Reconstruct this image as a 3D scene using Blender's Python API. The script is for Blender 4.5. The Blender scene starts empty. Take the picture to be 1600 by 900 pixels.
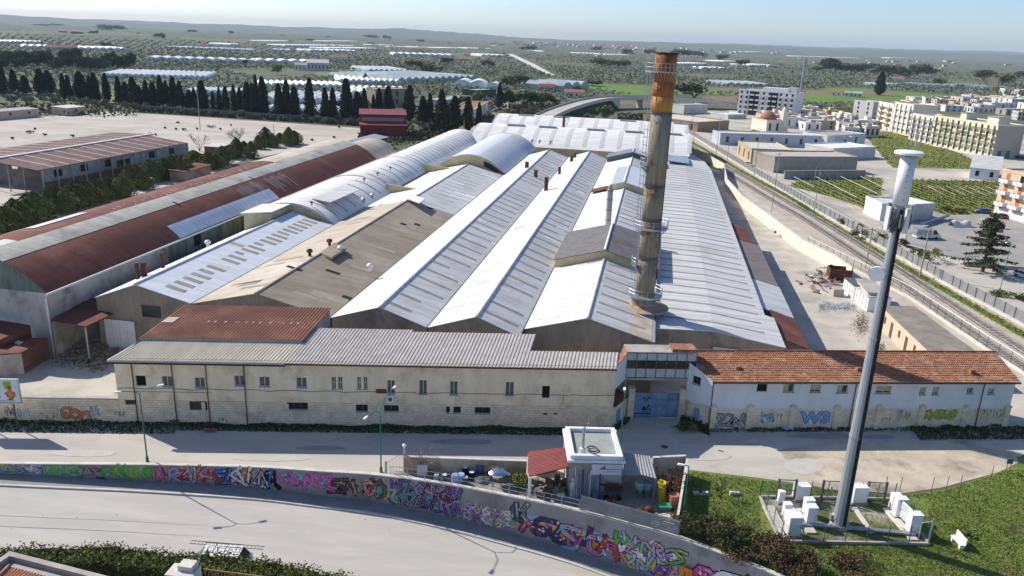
import bpy, math, random
from mathutils import Vector, Matrix
rnd = random.Random(7)
sc = bpy.context.scene
col = sc.collection
# ------------------------------------------------------------------ camera
F_PX = 1230.0; ROLL = math.radians(2.2); PITCH = math.radians(17.68); CAMH = 45.0
fw = Vector((0, math.cos(PITCH), -math.sin(PITCH)))
_r0 = Vector((1, 0, 0)); _u0 = _r0.cross(fw)
RV = _r0*math.cos(ROLL) + _u0*math.sin(ROLL)
UV_ = -_r0*math.sin(ROLL) + _u0*math.cos(ROLL)
CAM = Vector((0, 0, CAMH))
cd = bpy.data.cameras.new('camera'); cam = bpy.data.objects.new('camera', cd); col.objects.link(cam)
cd.sensor_width = 36; cd.lens = F_PX*36/1600; cd.clip_start = 0.5; cd.clip_end = 60000
m = Matrix((RV, UV_, -fw)).transposed().to_4x4(); m.translation = CAM
cam.matrix_world = m
sc.camera = cam
# ------------------------------------------------------------------ light
SUN_AZ = math.radians(59); SUN_EL = math.radians(37)      # shadows fall to the right and towards the camera
sd = Vector((math.cos(SUN_EL)*math.sin(SUN_AZ), -math.cos(SUN_EL)*math.cos(SUN_AZ), -math.sin(SUN_EL)))
ld = bpy.data.lights.new('sun', 'SUN'); ld.energy = 4.8; ld.angle = math.radians(0.5); ld.color = (1, 0.93, 0.82)
lo = bpy.data.objects.new('sun', ld); col.objects.link(lo)
lo.rotation_euler = sd.to_track_quat('-Z', 'Y').to_euler(); lo.location = (-60, 60, 90)
w = bpy.data.worlds.new('World'); sc.world = w; w.use_nodes = True
nt = w.node_tree
sky = nt.nodes.new('ShaderNodeTexSky'); sky.sky_type = 'NISHITA'; sky.sun_disc = False
sky.sun_elevation = SUN_EL; sky.sun_rotation = -SUN_AZ
sky.altitude = 50; sky.air_density = 0.75; sky.dust_density = 0.7; sky.ozone_density = 2.0
bg = nt.nodes['Background']; bg.inputs[1].default_value = 0.125
tint = nt.nodes.new('ShaderNodeMix'); tint.data_type = 'RGBA'; tint.blend_type = 'MULTIPLY'; tint.inputs[0].default_value = 1.0; tint.inputs[7].default_value = (0.91, 0.97, 1.10, 1)
nt.links.new(sky.outputs[0], tint.inputs[6]); nt.links.new(tint.outputs[2], bg.inputs[0])
sc.view_settings.view_transform = 'Standard'; sc.view_settings.look = 'None'
sc.view_settings.exposure = 0.31; sc.view_settings.gamma = 1.0
sc.render.engine = 'CYCLES'
sc.cycles.use_denoising = True; sc.cycles.max_bounces = 6; sc.cycles.transparent_max_bounces = 12; sc.cycles.volume_bounces = 0

# ------------------------------------------------------------------ measuring helpers
def ray(px, py): return fw*F_PX + RV*(px-800) - UV_*(py-450)
def G(px, py, z=0.0):                                   # the spot at height z seen at a photo pixel
    d = ray(px, py); return CAM + d*((z-CAMH)/d.z)
def GH(px, py, b):                                      # height of a photo pixel above the ground spot b
    d = ray(px, py); t = math.hypot(b[0], b[1])/math.hypot(d.x, d.y); return (CAM+d*t).z
def proj(p):
    q = Vector(p)-CAM; z = q.dot(fw); return (800+F_PX*q.dot(RV)/z, 450-F_PX*q.dot(UV_)/z, z)
TH = math.radians(9.8)
EV = Vector((math.sin(TH), math.cos(TH), 0)); EU = Vector((math.cos(TH), -math.sin(TH), 0))
def W(u, v, z=0.0): p = EU*u + EV*v; return Vector((p.x, p.y, z))     # works frame: u across the sheds, v along the ridges
def LUV(p): return (p.x*EU.x+p.y*EU.y, p.x*EV.x+p.y*EV.y)
class Plane:                                            # a vertical wall from A to B
    def __init__(s, A, B):
        s.A = Vector((A[0], A[1], 0)); s.B = Vector((B[0], B[1], 0)); s.e = (s.B-s.A).normalized(); s.L = (s.B-s.A).length
        s.n = Vector((s.e.y, -s.e.x, 0))                # outward, towards the camera
    def at(s, t, z, d=0.0): p = s.A + s.e*t + s.n*d; return Vector((p.x, p.y, z))
    def px(s, x, y, d=0.0):
        r = ray(x, y); k = ((s.A+s.n*d-CAM).dot(s.n))/r.dot(s.n); p = CAM + r*k
        return ((p-s.A).dot(s.e), p.z)

# ------------------------------------------------------------------ mesh helpers
class MB:
    def __init__(s): s.v = []; s.f = []; s.m = []
    def add(s, vs, fs, mi=0):
        b = len(s.v); s.v += [tuple(x) for x in vs]; s.f += [tuple(i+b for i in f) for f in fs]; s.m += [mi]*len(fs); return s
    def hexa(s, b, t, mi=0):
        return s.add(list(b)+list(t), [(3,2,1,0),(4,5,6,7),(0,1,5,4),(1,2,6,5),(2,3,7,6),(3,0,4,7)], mi)
    def box(s, x0, x1, y0, y1, z0, z1, mi=0):
        return s.hexa([(x0,y0,z0),(x1,y0,z0),(x1,y1,z0),(x0,y1,z0)], [(x0,y0,z1),(x1,y0,z1),(x1,y1,z1),(x0,y1,z1)], mi)
    def obox(s, c, ax, hx, hy, z0, z1, mi=0):           # box turned so that its x axis is ax
        ax = Vector((ax[0], ax[1], 0)).normalized(); ay = Vector((-ax.y, ax.x, 0)); c = Vector((c[0], c[1], 0))
        q = [c-ax*hx-ay*hy, c+ax*hx-ay*hy, c+ax*hx+ay*hy, c-ax*hx+ay*hy]
        return s.hexa([(p.x,p.y,z0) for p in q], [(p.x,p.y,z1) for p in q], mi)
    def prism(s, poly, z0, z1, mi=0):
        n = len(poly); vs = [(p[0],p[1],z0) for p in poly]+[(p[0],p[1],z1) for p in poly]
        return s.add(vs, [tuple(range(n-1,-1,-1)), tuple(range(n,2*n))]+[(i,(i+1)%n,n+(i+1)%n,n+i) for i in range(n)], mi)
    def slab(s, q, th, mi=0):                           # four corners of the top face, thickness downwards
        q = [Vector(p) for p in q]; return s.hexa([p-Vector((0,0,th)) for p in q], q, mi)
    def tube(s, pts, r, n=6, mi=0, r1=None):
        pts = [Vector(p) for p in pts]; k = len(pts); rings = []
        for i, p in enumerate(pts):
            d = (pts[min(i+1,k-1)]-pts[max(i-1,0)]).normalized()
            a = d.cross(Vector((0,0,1))) if abs(d.z) < .95 else d.cross(Vector((1,0,0)))
            a.normalize(); b = d.cross(a); rr = r if r1 is None else r+(r1-r)*i/max(1,k-1)
            rings.append([p+a*rr*math.cos(6.28319*j/n)+b*rr*math.sin(6.28319*j/n) for j in range(n)])
        vs = [p for g in rings for p in g]
        fs = [(i*n+j, i*n+(j+1)%n, (i+1)*n+(j+1)%n, (i+1)*n+j) for i in range(k-1) for j in range(n)]
        fs += [tuple(range(n-1,-1,-1)), tuple(range((k-1)*n, k*n))]
        return s.add(vs, fs, mi)
    def lathe(s, c, prof, n=16, mi=0):                  # prof: (radius, z)
        c = Vector(c); vs = []; k = len(prof)
        for r, z in prof: vs += [(c.x+r*math.cos(6.28319*j/n), c.y+r*math.sin(6.28319*j/n), c.z+z) for j in range(n)]
        fs = [(i*n+j, i*n+(j+1)%n, (i+1)*n+(j+1)%n, (i+1)*n+j) for i in range(k-1) for j in range(n)]
        fs += [tuple(range(n-1,-1,-1)), tuple(range((k-1)*n, k*n))]
        return s.add(vs, fs, mi)
    def grid(s, fn, nu, nv, mi=0):
        vs = [fn(i/nu, j/nv) for j in range(nv+1) for i in range(nu+1)]; k = nu+1
        return s.add(vs, [(j*k+i, j*k+i+1, (j+1)*k+i+1, (j+1)*k+i) for j in range(nv) for i in range(nu)], mi)
    def leaf(s, c, size, r, mi=0, up=0.0):              # one small leaf spray, a bent quad
        a = Vector((r.gauss(0,1), r.gauss(0,1), r.gauss(0,1)+up)).normalized()
        b = a.cross(Vector((r.gauss(0,1), r.gauss(0,1), r.gauss(0,1)))).normalized()*size*r.uniform(.5,1); a = a*size*r.uniform(.5,1)
        c = Vector(c); return s.add([c-a, c+b*.6, c+a, c-b*.6], [(0,1,2),(0,2,3)], mi)
    def mesh(s, name, mats, smooth=False):
        me = bpy.data.meshes.new(name); me.from_pydata(s.v, [], s.f)
        for k in (mats if isinstance(mats, (list, tuple)) else [mats]): me.materials.append(k)
        if any(s.m): me.polygons.foreach_set('material_index', s.m)
        if smooth: me.polygons.foreach_set('use_smooth', [True]*len(s.f))
        me.update(); return me
    def build(s, name, mats, parent=None, kind=None, smooth=False, label=None):
        if parent is not None:
            o3 = world_loc(parent); s.v = [(x-o3.x, y-o3.y, z-o3.z) for x, y, z in s.v]
        o = bpy.data.objects.new(name, s.mesh(name, mats, smooth)); col.objects.link(o)
        if parent is not None: o.parent = parent
        if kind: o['kind'] = kind
        if label: o['label'] = label
        return o
def world_loc(o):
    p = Vector(o.location)
    while o.parent: o = o.parent; p += o.location
    return p
def tag(o, label, cat, group=None):
    o['label'] = label; o['category'] = cat
    if group: o['group'] = group
    return o
def thing(name, loc, label, cat, group=None):
    o = bpy.data.objects.new(name, None); col.objects.link(o); o.location = Vector(loc); o.empty_display_size = .3
    return tag(o, label, cat, group)
def struct(o): o['kind'] = 'structure'; return o
KIDS = {}
def copy_tree(o, parent=None):
    c = o.copy(); col.objects.link(c); c.parent = parent
    for ch in [x for x in o.children]: copy_tree(ch, c)
    return c
def part_copy(src, parent, loc, rz=None, scale=None, name=None):     # a repeated part that shares its mesh
    o = bpy.data.objects.new(name or src.name.split('.')[0], src if isinstance(src, bpy.types.Mesh) else src.data)
    col.objects.link(o); o.parent = parent; o.location = Vector(loc) - world_loc(parent)
    if rz is not None: o.rotation_euler = (0, 0, rz)
    if scale is not None: o.scale = scale
    return o
def ordinal(i, n):
    if i == 0: return 'leftmost'
    if i == n-1: return 'rightmost'
    k = i+1; suf = 'th' if 10 <= k % 100 <= 20 else {1:'st',2:'nd',3:'rd'}.get(k % 10, 'th')
    return '%d%s from left' % (k, suf)
def inpoly(x, y, P):
    c = False; n = len(P); j = n-1
    for i in range(n):
        if (P[i][1] > y) != (P[j][1] > y) and x < (P[j][0]-P[i][0])*(y-P[i][1])/(P[j][1]-P[i][1])+P[i][0]: c = not c
        j = i
    return c

# ------------------------------------------------------------------ materials
MATS = {}
def mat(name, c1, c2=None, scale=.5, rough=.85, metal=0.0, stretch=None, rot=0.0, bump=0.0, bscale=None, c3=None, s3=.05, lo=.4, hi=.6, lo3=.5, hi3=.65,
        detail=6, wave=None, spec=.3, brick=None, trans=0.0, objrand=0.0):
    """noise-mixed surface: c1/c2 by a noise (optionally stretched along a turned axis), c3 by a broad second noise; wave = (pitch, rot, strength) corrugation; brick = (w, h, mortar colour)"""
    m = bpy.data.materials.new(name); m.use_nodes = True; N = m.node_tree.nodes; Lk = m.node_tree.links; b = N['Principled BSDF']
    b.inputs['Roughness'].default_value = rough; b.inputs['Metallic'].default_value = metal; b.inputs['Specular IOR Level'].default_value = spec
    geo = N.new('ShaderNodeNewGeometry')
    def coord(r=0.0, s=(1,1,1)):
        mp = N.new('ShaderNodeMapping'); mp.vector_type = 'POINT'; mp.inputs['Rotation'].default_value = (0,0,r); mp.inputs['Scale'].default_value = s
        Lk.new(geo.outputs['Position'], mp.inputs['Vector']); return mp.outputs[0]
    def noise(vec, sc_, det=detail, ro=.6):
        n = N.new('ShaderNodeTexNoise'); n.inputs['Scale'].default_value = sc_; n.inputs['Detail'].default_value = det; n.inputs['Roughness'].default_value = ro
        Lk.new(vec, n.inputs['Vector']); return n.outputs['Fac']
    def ramp(f, a, z):
        r = N.new('ShaderNodeMapRange'); r.inputs['From Min'].default_value = a; r.inputs['From Max'].default_value = z; Lk.new(f, r.inputs['Value']); return r.outputs[0]
    def mix(f, A, B):
        x = N.new('ShaderNodeMix'); x.data_type = 'RGBA'
        if isinstance(f, float): x.inputs[0].default_value = f
        else: Lk.new(f, x.inputs[0])
        for i, k in ((6, A), (7, B)):
            if isinstance(k, tuple): x.inputs[i].default_value = (*k, 1)
            else: Lk.new(k, x.inputs[i])
        return x.outputs[2]
    cur = c1
    st = stretch or (1,1,1)
    nz = noise(coord(rot, st), scale)
    if c2: cur = mix(ramp(nz, lo, hi), cur, c2)
    if c3: cur = mix(ramp(noise(coord(), s3, 8, .65), lo3, hi3), cur, c3)
    hgt = None
    if brick:
        bw, bh, mc, br, bvar = brick
        tx = N.new('ShaderNodeTexBrick'); tx.inputs['Scale'].default_value = 1; tx.inputs['Brick Width'].default_value = bw; tx.inputs['Row Height'].default_value = bh
        tx.inputs['Mortar Size'].default_value = .018; tx.inputs['Mortar Smooth'].default_value = .3
        sx = N.new('ShaderNodeSeparateXYZ'); Lk.new(coord(br), sx.inputs[0]); cx = N.new('ShaderNodeCombineXYZ')
        Lk.new(sx.outputs[0], cx.inputs[0]); Lk.new(sx.outputs[2], cx.inputs[1]); Lk.new(cx.outputs[0], tx.inputs['Vector'])
        tx.inputs['Color1'].default_value = (1-bvar,1-bvar,1-bvar,1); tx.inputs['Color2'].default_value = (1+bvar*.5,1+bvar*.4,1+bvar*.3,1); tx.inputs['Mortar'].default_value = (*mc,1)
        x = N.new('ShaderNodeMix'); x.data_type = 'RGBA'; x.blend_type = 'MULTIPLY'; x.inputs[0].default_value = 1.0
        if isinstance(cur, tuple): x.inputs[6].default_value = (*cur,1)
        else: Lk.new(cur, x.inputs[6])
        Lk.new(tx.outputs[0], x.inputs[7]); cur = x.outputs[2]; hgt = (tx.outputs['Fac'], -.03)
    if objrand:
        oi = N.new('ShaderNodeObjectInfo'); hs = N.new('ShaderNodeHueSaturation')
        r = N.new('ShaderNodeMapRange'); r.inputs['To Min'].default_value = 1-objrand; r.inputs['To Max'].default_value = 1+objrand; Lk.new(oi.outputs['Random'], r.inputs['Value'])
        Lk.new(r.outputs[0], hs.inputs['Value'])
        r2 = N.new('ShaderNodeMapRange'); r2.inputs['To Min'].default_value = .47; r2.inputs['To Max'].default_value = .53; Lk.new(oi.outputs['Random'], r2.inputs['Value']); Lk.new(r2.outputs[0], hs.inputs['Hue'])
        if isinstance(cur, tuple): hs.inputs['Color'].default_value = (*cur,1)
        else: Lk.new(cur, hs.inputs['Color'])
        cur = hs.outputs[0]
    if isinstance(cur, tuple): b.inputs['Base Color'].default_value = (*cur, 1)
    else: Lk.new(cur, b.inputs['Base Color'])
    if bump or wave or hgt:
        bm = N.new('ShaderNodeBump'); bm.inputs['Strength'].default_value = 1.0
        if wave:
            wv = N.new('ShaderNodeTexWave'); wv.wave_type = 'BANDS'; wv.bands_direction = 'X'; wv.inputs['Scale'].default_value = .314159/wave[0]
            Lk.new(coord(wave[1]), wv.inputs['Vector']); bm.inputs['Distance'].default_value = wave[2]; Lk.new(wv.outputs['Fac'], bm.inputs['Height'])
        elif hgt:
            bm.inputs['Distance'].default_value = .03; bm.invert = True; Lk.new(hgt[0], bm.inputs['Height'])
        else:
            bm.inputs['Distance'].default_value = bump; Lk.new(noise(coord(), bscale or scale*3, 8, .65), bm.inputs['Height'])
        Lk.new(bm.outputs[0], b.inputs['Normal'])
    if trans:
        b.inputs['Alpha'].default_value = 1-trans
    MATS[name] = m; return m
RZ = TH          # turning the point by +10 degrees lines x up with u and y up with v
asph_up = mat('street_asphalt', (.44,.41,.36), (.50,.465,.405), .25, .95, stretch=(.3,1.3,1), c3=(.345,.325,.295), s3=.12, lo3=.54, hi3=.74, bump=.01, bscale=6)
asph_low = mat('lower_asphalt', (.45,.425,.385), (.51,.48,.435), .3, .95, stretch=(.25,1.6,1), rot=-.03, c3=(.40,.385,.36), s3=.1, lo3=.55, hi3=.8, bump=.008, bscale=8)
asph_dk = mat('rail_side_asphalt', (.27,.26,.245), (.33,.315,.295), .2, .95, c3=(.33,.32,.3), s3=.06)
concr = mat('concrete', (.42,.40,.36), (.33,.31,.28), .5, .9, bump=.01, c3=(.25,.235,.21), s3=.25, lo3=.55, hi3=.75)
concr_lt = mat('pale_concrete', (.62,.59,.53), (.52,.49,.43), .8, .9, bump=.008)
yardc = mat('yard_concrete', (.52,.48,.41), (.42,.385,.33), .22, .95, c3=(.27,.255,.23), s3=.09, lo3=.55, hi3=.72, bump=.02, bscale=3)
gravel = mat('gravel', (.50,.46,.40), (.42,.385,.335), .12, .95, stretch=(.35,1,1), c3=(.33,.305,.26), s3=.03, lo3=.52, hi3=.7)
dirt = mat('dirt', (.55,.475,.375), (.45,.38,.295), .35, .95, c3=(.27,.23,.185), s3=.17, lo3=.51, hi3=.66, bump=.04, bscale=2)
grass = mat('grass', (.125,.178,.032), (.18,.22,.05), .6, .95, c3=(.17,.15,.055), s3=.16, lo3=.52, hi3=.72, bump=.08, bscale=4)
grass_y = mat('field_grass', (.11,.155,.022), (.16,.19,.035), .3, .95, c3=(.23,.20,.07), s3=.07, lo3=.48, hi3=.62, bump=.12, bscale=2)
grass_v = mat('crop_green', (.10,.19,.02), (.13,.22,.035), .06, .95, c3=(.13,.15,.05), s3=.02)
weed = mat('weeds', (.045,.06,.018), (.075,.09,.026), 1.2, .95)
soil = mat('soil', (.22,.17,.115), (.16,.125,.085), .1, .95)
land = mat('olive_land', (.115,.128,.078), (.095,.11,.066), .03, 1, stretch=(1,1.6,1), c3=(.19,.175,.115), s3=.0045, lo3=.52, hi3=.66)
hillm = mat('hill_land', (.10,.12,.09), (.13,.14,.10), .003, 1, c3=(.15,.14,.10), s3=.0009)
plaster = mat('old_plaster', (.86,.715,.49), (.75,.61,.41), .6, .92, stretch=(1,1,.3), c3=(.52,.395,.25), s3=.35, lo3=.51, hi3=.74, bump=.01, bscale=5)
stone = mat('stone_blocks', (.85,.72,.52), (.73,.605,.43), .9, .92, c3=(.53,.41,.28), s3=.35, lo3=.53, hi3=.76, brick=(.62,.31,(.78,.76,.72),-.05,.11))
white_pl = mat('white_plaster', (.74,.74,.73), (.66,.66,.65), .4, .9, stretch=(1,1,.3), c3=(.52,.50,.47), s3=.25, lo3=.62, hi3=.85)
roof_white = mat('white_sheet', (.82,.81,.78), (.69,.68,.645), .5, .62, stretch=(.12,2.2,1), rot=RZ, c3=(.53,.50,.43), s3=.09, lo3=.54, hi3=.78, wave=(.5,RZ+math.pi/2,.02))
roof_grey = mat('grey_and_shaded_sheet', (.60,.60,.60), (.48,.48,.475), .5, .6, stretch=(.12,2.2,1), rot=RZ, c3=(.40,.38,.34), s3=.09, lo3=.53, hi3=.76, wave=(.5,RZ+math.pi/2,.02))  # also the sheds' right slopes, shade on white sheets put into the colour
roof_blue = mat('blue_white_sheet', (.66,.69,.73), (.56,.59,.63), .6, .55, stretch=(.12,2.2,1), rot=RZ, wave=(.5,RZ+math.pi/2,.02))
roof_brown = mat('brown_fibre_sheet', (.295,.245,.185), (.225,.185,.14), .35, .85, stretch=(.1,1.6,1), rot=RZ, c3=(.37,.325,.26), s3=.08, lo3=.5, hi3=.7, wave=(.5,RZ+math.pi/2,.02))
roof_tan = mat('tan_fibre_sheet', (.50,.435,.34), (.40,.34,.26), .4, .85, stretch=(.1,1.6,1), rot=RZ, c3=(.55,.50,.42), s3=.08)
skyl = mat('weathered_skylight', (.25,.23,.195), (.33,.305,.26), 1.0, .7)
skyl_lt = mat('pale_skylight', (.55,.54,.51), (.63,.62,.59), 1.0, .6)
rust_roof = mat('rust_red_sheet', (.165,.052,.036), (.125,.040,.030), .5, .85, stretch=(.1,2,1), rot=RZ, c3=(.26,.11,.075), s3=.12, lo3=.52, hi3=.72, wave=(.45,RZ+math.pi/2,.02))
rust_side = mat('rust_red_sheet_street', (.215,.085,.06), (.16,.065,.048), .5, .85, c3=(.36,.16,.09), s3=.25, lo3=.5, hi3=.72)
rust = mat('rust', (.125,.052,.028), (.08,.034,.02), 1.5, .9, c3=(.19,.09,.05), s3=.6)
beige_sheet = mat('beige_sheet', (.56,.51,.41), (.48,.43,.34), .8, .8, stretch=(1,.2,1), c3=(.33,.29,.235), s3=.15, lo3=.58, hi3=.8)
mauve_sheet = mat('mauve_grey_sheet', (.47,.43,.395), (.41,.37,.34), .8, .75, c3=(.32,.285,.26), s3=.12, lo3=.6, hi3=.85)
strip_grey = mat('dirty_clear_sheet', (.36,.35,.30), (.47,.455,.40), .8, .7, stretch=(.15,2.5,1), rot=RZ, c3=(.22,.21,.18), s3=.2, lo3=.5, hi3=.7)
brownwall = mat('brown_fibre_wall', (.33,.27,.21), (.26,.215,.17), .8, .9, stretch=(1,1,.2), c3=(.18,.15,.12), s3=.3)
greenwall = mat('green_sheet_wall', (.17,.21,.175), (.10,.13,.11), .8, .85, stretch=(1.5,1.5,.2), c3=(.25,.27,.24), s3=.2, lo3=.55, hi3=.7)
cream = mat('cream_plaster', (.62,.52,.30), (.52,.43,.24), .5, .9, c3=(.38,.31,.2), s3=.3, lo3=.55, hi3=.75)
peach = mat('peach_plaster', (.66,.49,.36), (.58,.43,.32), .4, .9)
cream_w = mat('cream_white_plaster', (.76,.70,.58), (.69,.63,.52), .3, .9, objrand=.06)
grey_w = mat('grey_white_plaster', (.62,.61,.58), (.54,.53,.5), .3, .9, objrand=.12)
lime_w = mat('pale_yellow_plaster', (.76,.71,.55), (.70,.65,.49), .3, .9)
taupe = mat('taupe_plaster', (.44,.39,.33), (.40,.35,.30), .1, .9)
red_barn = mat('red_barn_sheet', (.15,.022,.028), (.12,.018,.022), .5, .7, stretch=(2,2,.2))
red_barn_roof = mat('red_barn_roof', (.24,.055,.062), (.20,.047,.054), .5, .6)
brickm = mat('brick_wall', (.21,.10,.07), (.16,.08,.055), 1.5, .9, c3=(.20,.12,.09), s3=.3, brick=(.5,.25,(.8,.8,.75),.15,.18))
ruinwall = mat('grey_ruin_wall', (.30,.31,.31), (.22,.23,.24), .5, .9, c3=(.15,.155,.16), s3=.2)
glassd = mat('dark_glass', (.018,.02,.024), None, rough=.15, spec=.5)
glassb = mat('bluish_glass', (.05,.07,.085), (.09,.11,.12), 2, .2, spec=.5)
darkm = mat('dark_opening', (.012,.011,.010), None, rough=.95)
framew = mat('window_frame_paint', (.55,.54,.50), None, rough=.6)
frameb = mat('brown_shutter', (.11,.08,.06), (.08,.06,.045), 3, .8)
curt = mat('yellowed_blind', (.50,.43,.24), (.42,.36,.2), 2, .8)
pipem = mat('red_brown_pipe', (.085,.035,.028), None, rough=.7)
greenp = mat('green_paint', (.045,.19,.13), (.035,.15,.10), 1, .5)
galv = mat('galvanised_steel', (.42,.44,.46), (.35,.37,.39), 1.5, .45, metal=.6)
dgalv = mat('dark_steel', (.10,.105,.11), (.14,.145,.15), 2, .6, metal=.3)
whitep = mat('white_paint', (.80,.80,.79), (.74,.74,.73), 1, .5)
lampw = mat('lamp_white', (.85,.85,.84), None, rough=.4)
blue_gate = mat('blue_gate_paint', (.22,.31,.42), (.16,.235,.34), .8, .7, c3=(.10,.14,.2), s3=.6, lo3=.5, hi3=.7)
tile_m = mat('clay_tile', (.33,.155,.09), (.235,.105,.062), 2.2, .9, c3=(.43,.27,.175), s3=.7, lo3=.52, hi3=.7)
tile_old = mat('old_clay_tile', (.36,.15,.095), (.27,.105,.07), 3, .9, c3=(.40,.24,.17), s3=.8)
redtile = mat('red_tile_sheet', (.28,.075,.066), (.23,.06,.054), 1.2, .6)
bark = mat('bark', (.13,.095,.065), (.09,.065,.045), 3, .95)
barkl = mat('pale_twigs', (.30,.25,.20), (.22,.18,.145), 3, .95)
cyp = mat('cypress_leaf', (.020,.032,.018), (.032,.045,.022), 1.2, .95, objrand=.25)
conif = mat('conifer_leaf', (.10,.12,.034), (.15,.16,.045), 1.0, .95, objrand=.25)
pine = mat('pine_leaf', (.03,.055,.022), (.05,.08,.03), .5, .95, objrand=.25)
olive = mat('olive_leaf', (.20,.22,.145), (.145,.168,.105), .25, .95, c3=(.14,.14,.095), s3=.02, objrand=.2)
hedgem = mat('hedge_leaf', (.105,.135,.025), (.17,.18,.036), 1.2, .9, c3=(.10,.07,.035), s3=.8, lo3=.62, hi3=.75)
bushd = mat('dark_bush_leaf', (.06,.075,.025), (.085,.08,.03), 1.5, .95)
bushm = mat('rusty_bush_leaf', (.085,.08,.03), (.13,.08,.042), 1.5, .95, objrand=.15)
gh_white = mat('greenhouse_film', (.86,.86,.85), (.76,.77,.77), .15, .5, c3=(.50,.53,.54), s3=.05, lo3=.55, hi3=.7)
gh_grey = mat('greenhouse_glass', (.36,.42,.43), (.26,.31,.32), .15, .35, c3=(.48,.53,.54), s3=.05)
ballast = mat('ballast', (.50,.435,.35), (.42,.365,.29), 2, 1, c3=(.33,.27,.2), s3=.15, lo3=.52, hi3=.72)
railm = mat('rail_steel', (.55,.52,.48), (.38,.33,.28), .6, .45, metal=.5)
sleeperm = mat('sleeper', (.33,.31,.28), (.26,.24,.215), 2, .95)
graypanel = mat('grey_concrete_panel', (.25,.255,.26), (.20,.205,.21), .6, .9)
wallgrey = mat('retaining_concrete', (.30,.295,.29), (.25,.245,.24), .5, .9, c3=(.20,.195,.19), s3=.3, bump=.006, bscale=6)
# ------------------------------------------------------------------ ground sheets
WT = [(-400,35),(-120,69),(-80,71.2)] + [tuple(G(x,y,.4))[:2] for x,y in [(0,724),(120,725),(240,726),(410,730),(500,736),(590,742),(700,757),(800,776),(900,797),(1000,823),(1060,840),(1200,893)]] + [(34,52),(48,40),(70,22),(120,-20),(400,-140)]
def zl(x):                                              # level of the sunken road
    P = [(-400,.1),(-90,-.2),(-53,-1.05),(-40,-1.65),(-26.7,-2.35),(-15.9,-3.0),(-4.65,-3.75),(1,-4.1),(7.5,-4.5),(11.3,-4.85),(30,-5.8),(70,-6.2),(500,-6.2)]
    for (a,za),(b,zb) in zip(P,P[1:]):
        if x <= b: return za+(zb-za)*max(0,(x-a))/(b-a)
    return -6.2
def sheet(name, pts, z, m, px=True):
    q = [G(x,y,z) for x,y in pts] if px else [Vector((p[0],p[1],z)) for p in pts]
    return struct(MB().add(q, [tuple(range(len(q)))]).build(name, m))
gp = [(p[0], p[1]+.2) for p in WT]
sheet('ground', [(-30000,-2000)]+[(-30000,35)]+gp+[(400,-300),(400,-2000),(30000,-2000),(30000,30000),(-30000,30000)], 0, land, False)
street_poly = [(-400,640),(1900,640),(1900,700),(1560,692),(1430,700),(1300,768),(1190,752),(1075,742),(1062,840)]
bk = [proj((p[0],p[1]+.15,0))[:2] for p in WT[3:14]][::-1]
sheet('street', street_poly+bk[1:]+[(-400,722)], .008, asph_up)
sheet('dirt_lot', [(1218,703),(1262,696),(1330,692),(1420,690),(1520,687),(1560,692),(1582,702),(1592,722),(1560,738),(1470,762),(1400,772),(1290,764),(1268,757),(1250,742),(1236,724),(1222,712)], .020, dirt)
sheet('grass_verge', [(1078,734),(1190,747),(1290,762),(1400,776),(1480,764),(1560,738),(1596,712),(1640,690),(2000,690),(2000,1000),(1500,1000)]+[proj((p[0],p[1]+.2,0))[:2] for p in WT[14:11:-1]], .014, grass)
yard_l = [W(-150,55),W(-59,72),W(-57,95),W(-79,97),W(-79,88),W(-150,88)]
sheet('factory_yard', [W(-135,64),W(-58.5,73.8),W(-55,100),W(-82,101),W(-82,240),W(-110,240),W(-118,100),W(-135,96)], .006, yardc, False)
sheet('factory_yard', [W(-60,74),W(56,94),W(60,98),W(56.5,127),W(43,198),W(27,300),W(12,331),W(-60,331)], .010, yardc, False)
sheet('gravel_lot', [(-200,200),(0,187),(170,174),(330,184),(560,200),(620,214),(600,235),(480,232),(380,250),(300,290),(200,335),(60,365),(-200,420)], .02, gravel)
sheet('ruin_floor', [(0,345),(60,365),(150,330),(110,312),(0,318)], .03, concr)
sheet('back_street', [(655,238),(712,207),(744,196),(775,165),(800,143),(807,146),(790,177),(768,207),(716,226),(690,250)], .03, asph_up)
sheet('farm_track', [(766,71),(773,71),(800,84),(835,100),(866,117),(862,119),(825,101),(795,86)], .12, concr_lt)
sheet('town_pavement', [(1058,192),(1110,170),(1250,180),(1400,192),(1800,205),(1800,480),(1600,430),(1400,378),(1240,292),(1140,238)], .02, mat('pale_town_ground',(.50,.465,.40),(.40,.37,.32),.06,.95,c3=(.30,.27,.22),s3=.03,lo3=.5,hi3=.68))
sheet('town_pavement', [(1440,330),(1530,325),(1700,360),(1700,430),(1500,404),(1410,378)], .03, asph_dk)
sheet('ballast_bed', [(1046,203),(1062,200),(1140,248),(1240,308),(1280,331),(1360,376),(1433,417),(1487,448),(1600,509),(1800,615),(1800,690),(1560,548),(1425,478),(1300,392),(1180,308),(1134,268),(1098,246),(1062,225)], .03, ballast)
sheet('side_road', [(1060,193),(1075,190),(1115,213),(1160,243),(1205,270),(1250,299),(1300,325),(1350,352),(1400,380),(1440,395),(1500,404),(1600,424),(1800,470),(1800,612),(1600,505),(1487,445),(1433,414),(1360,373),(1280,328),(1240,305),(1140,245)], .04, asph_up)
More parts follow.
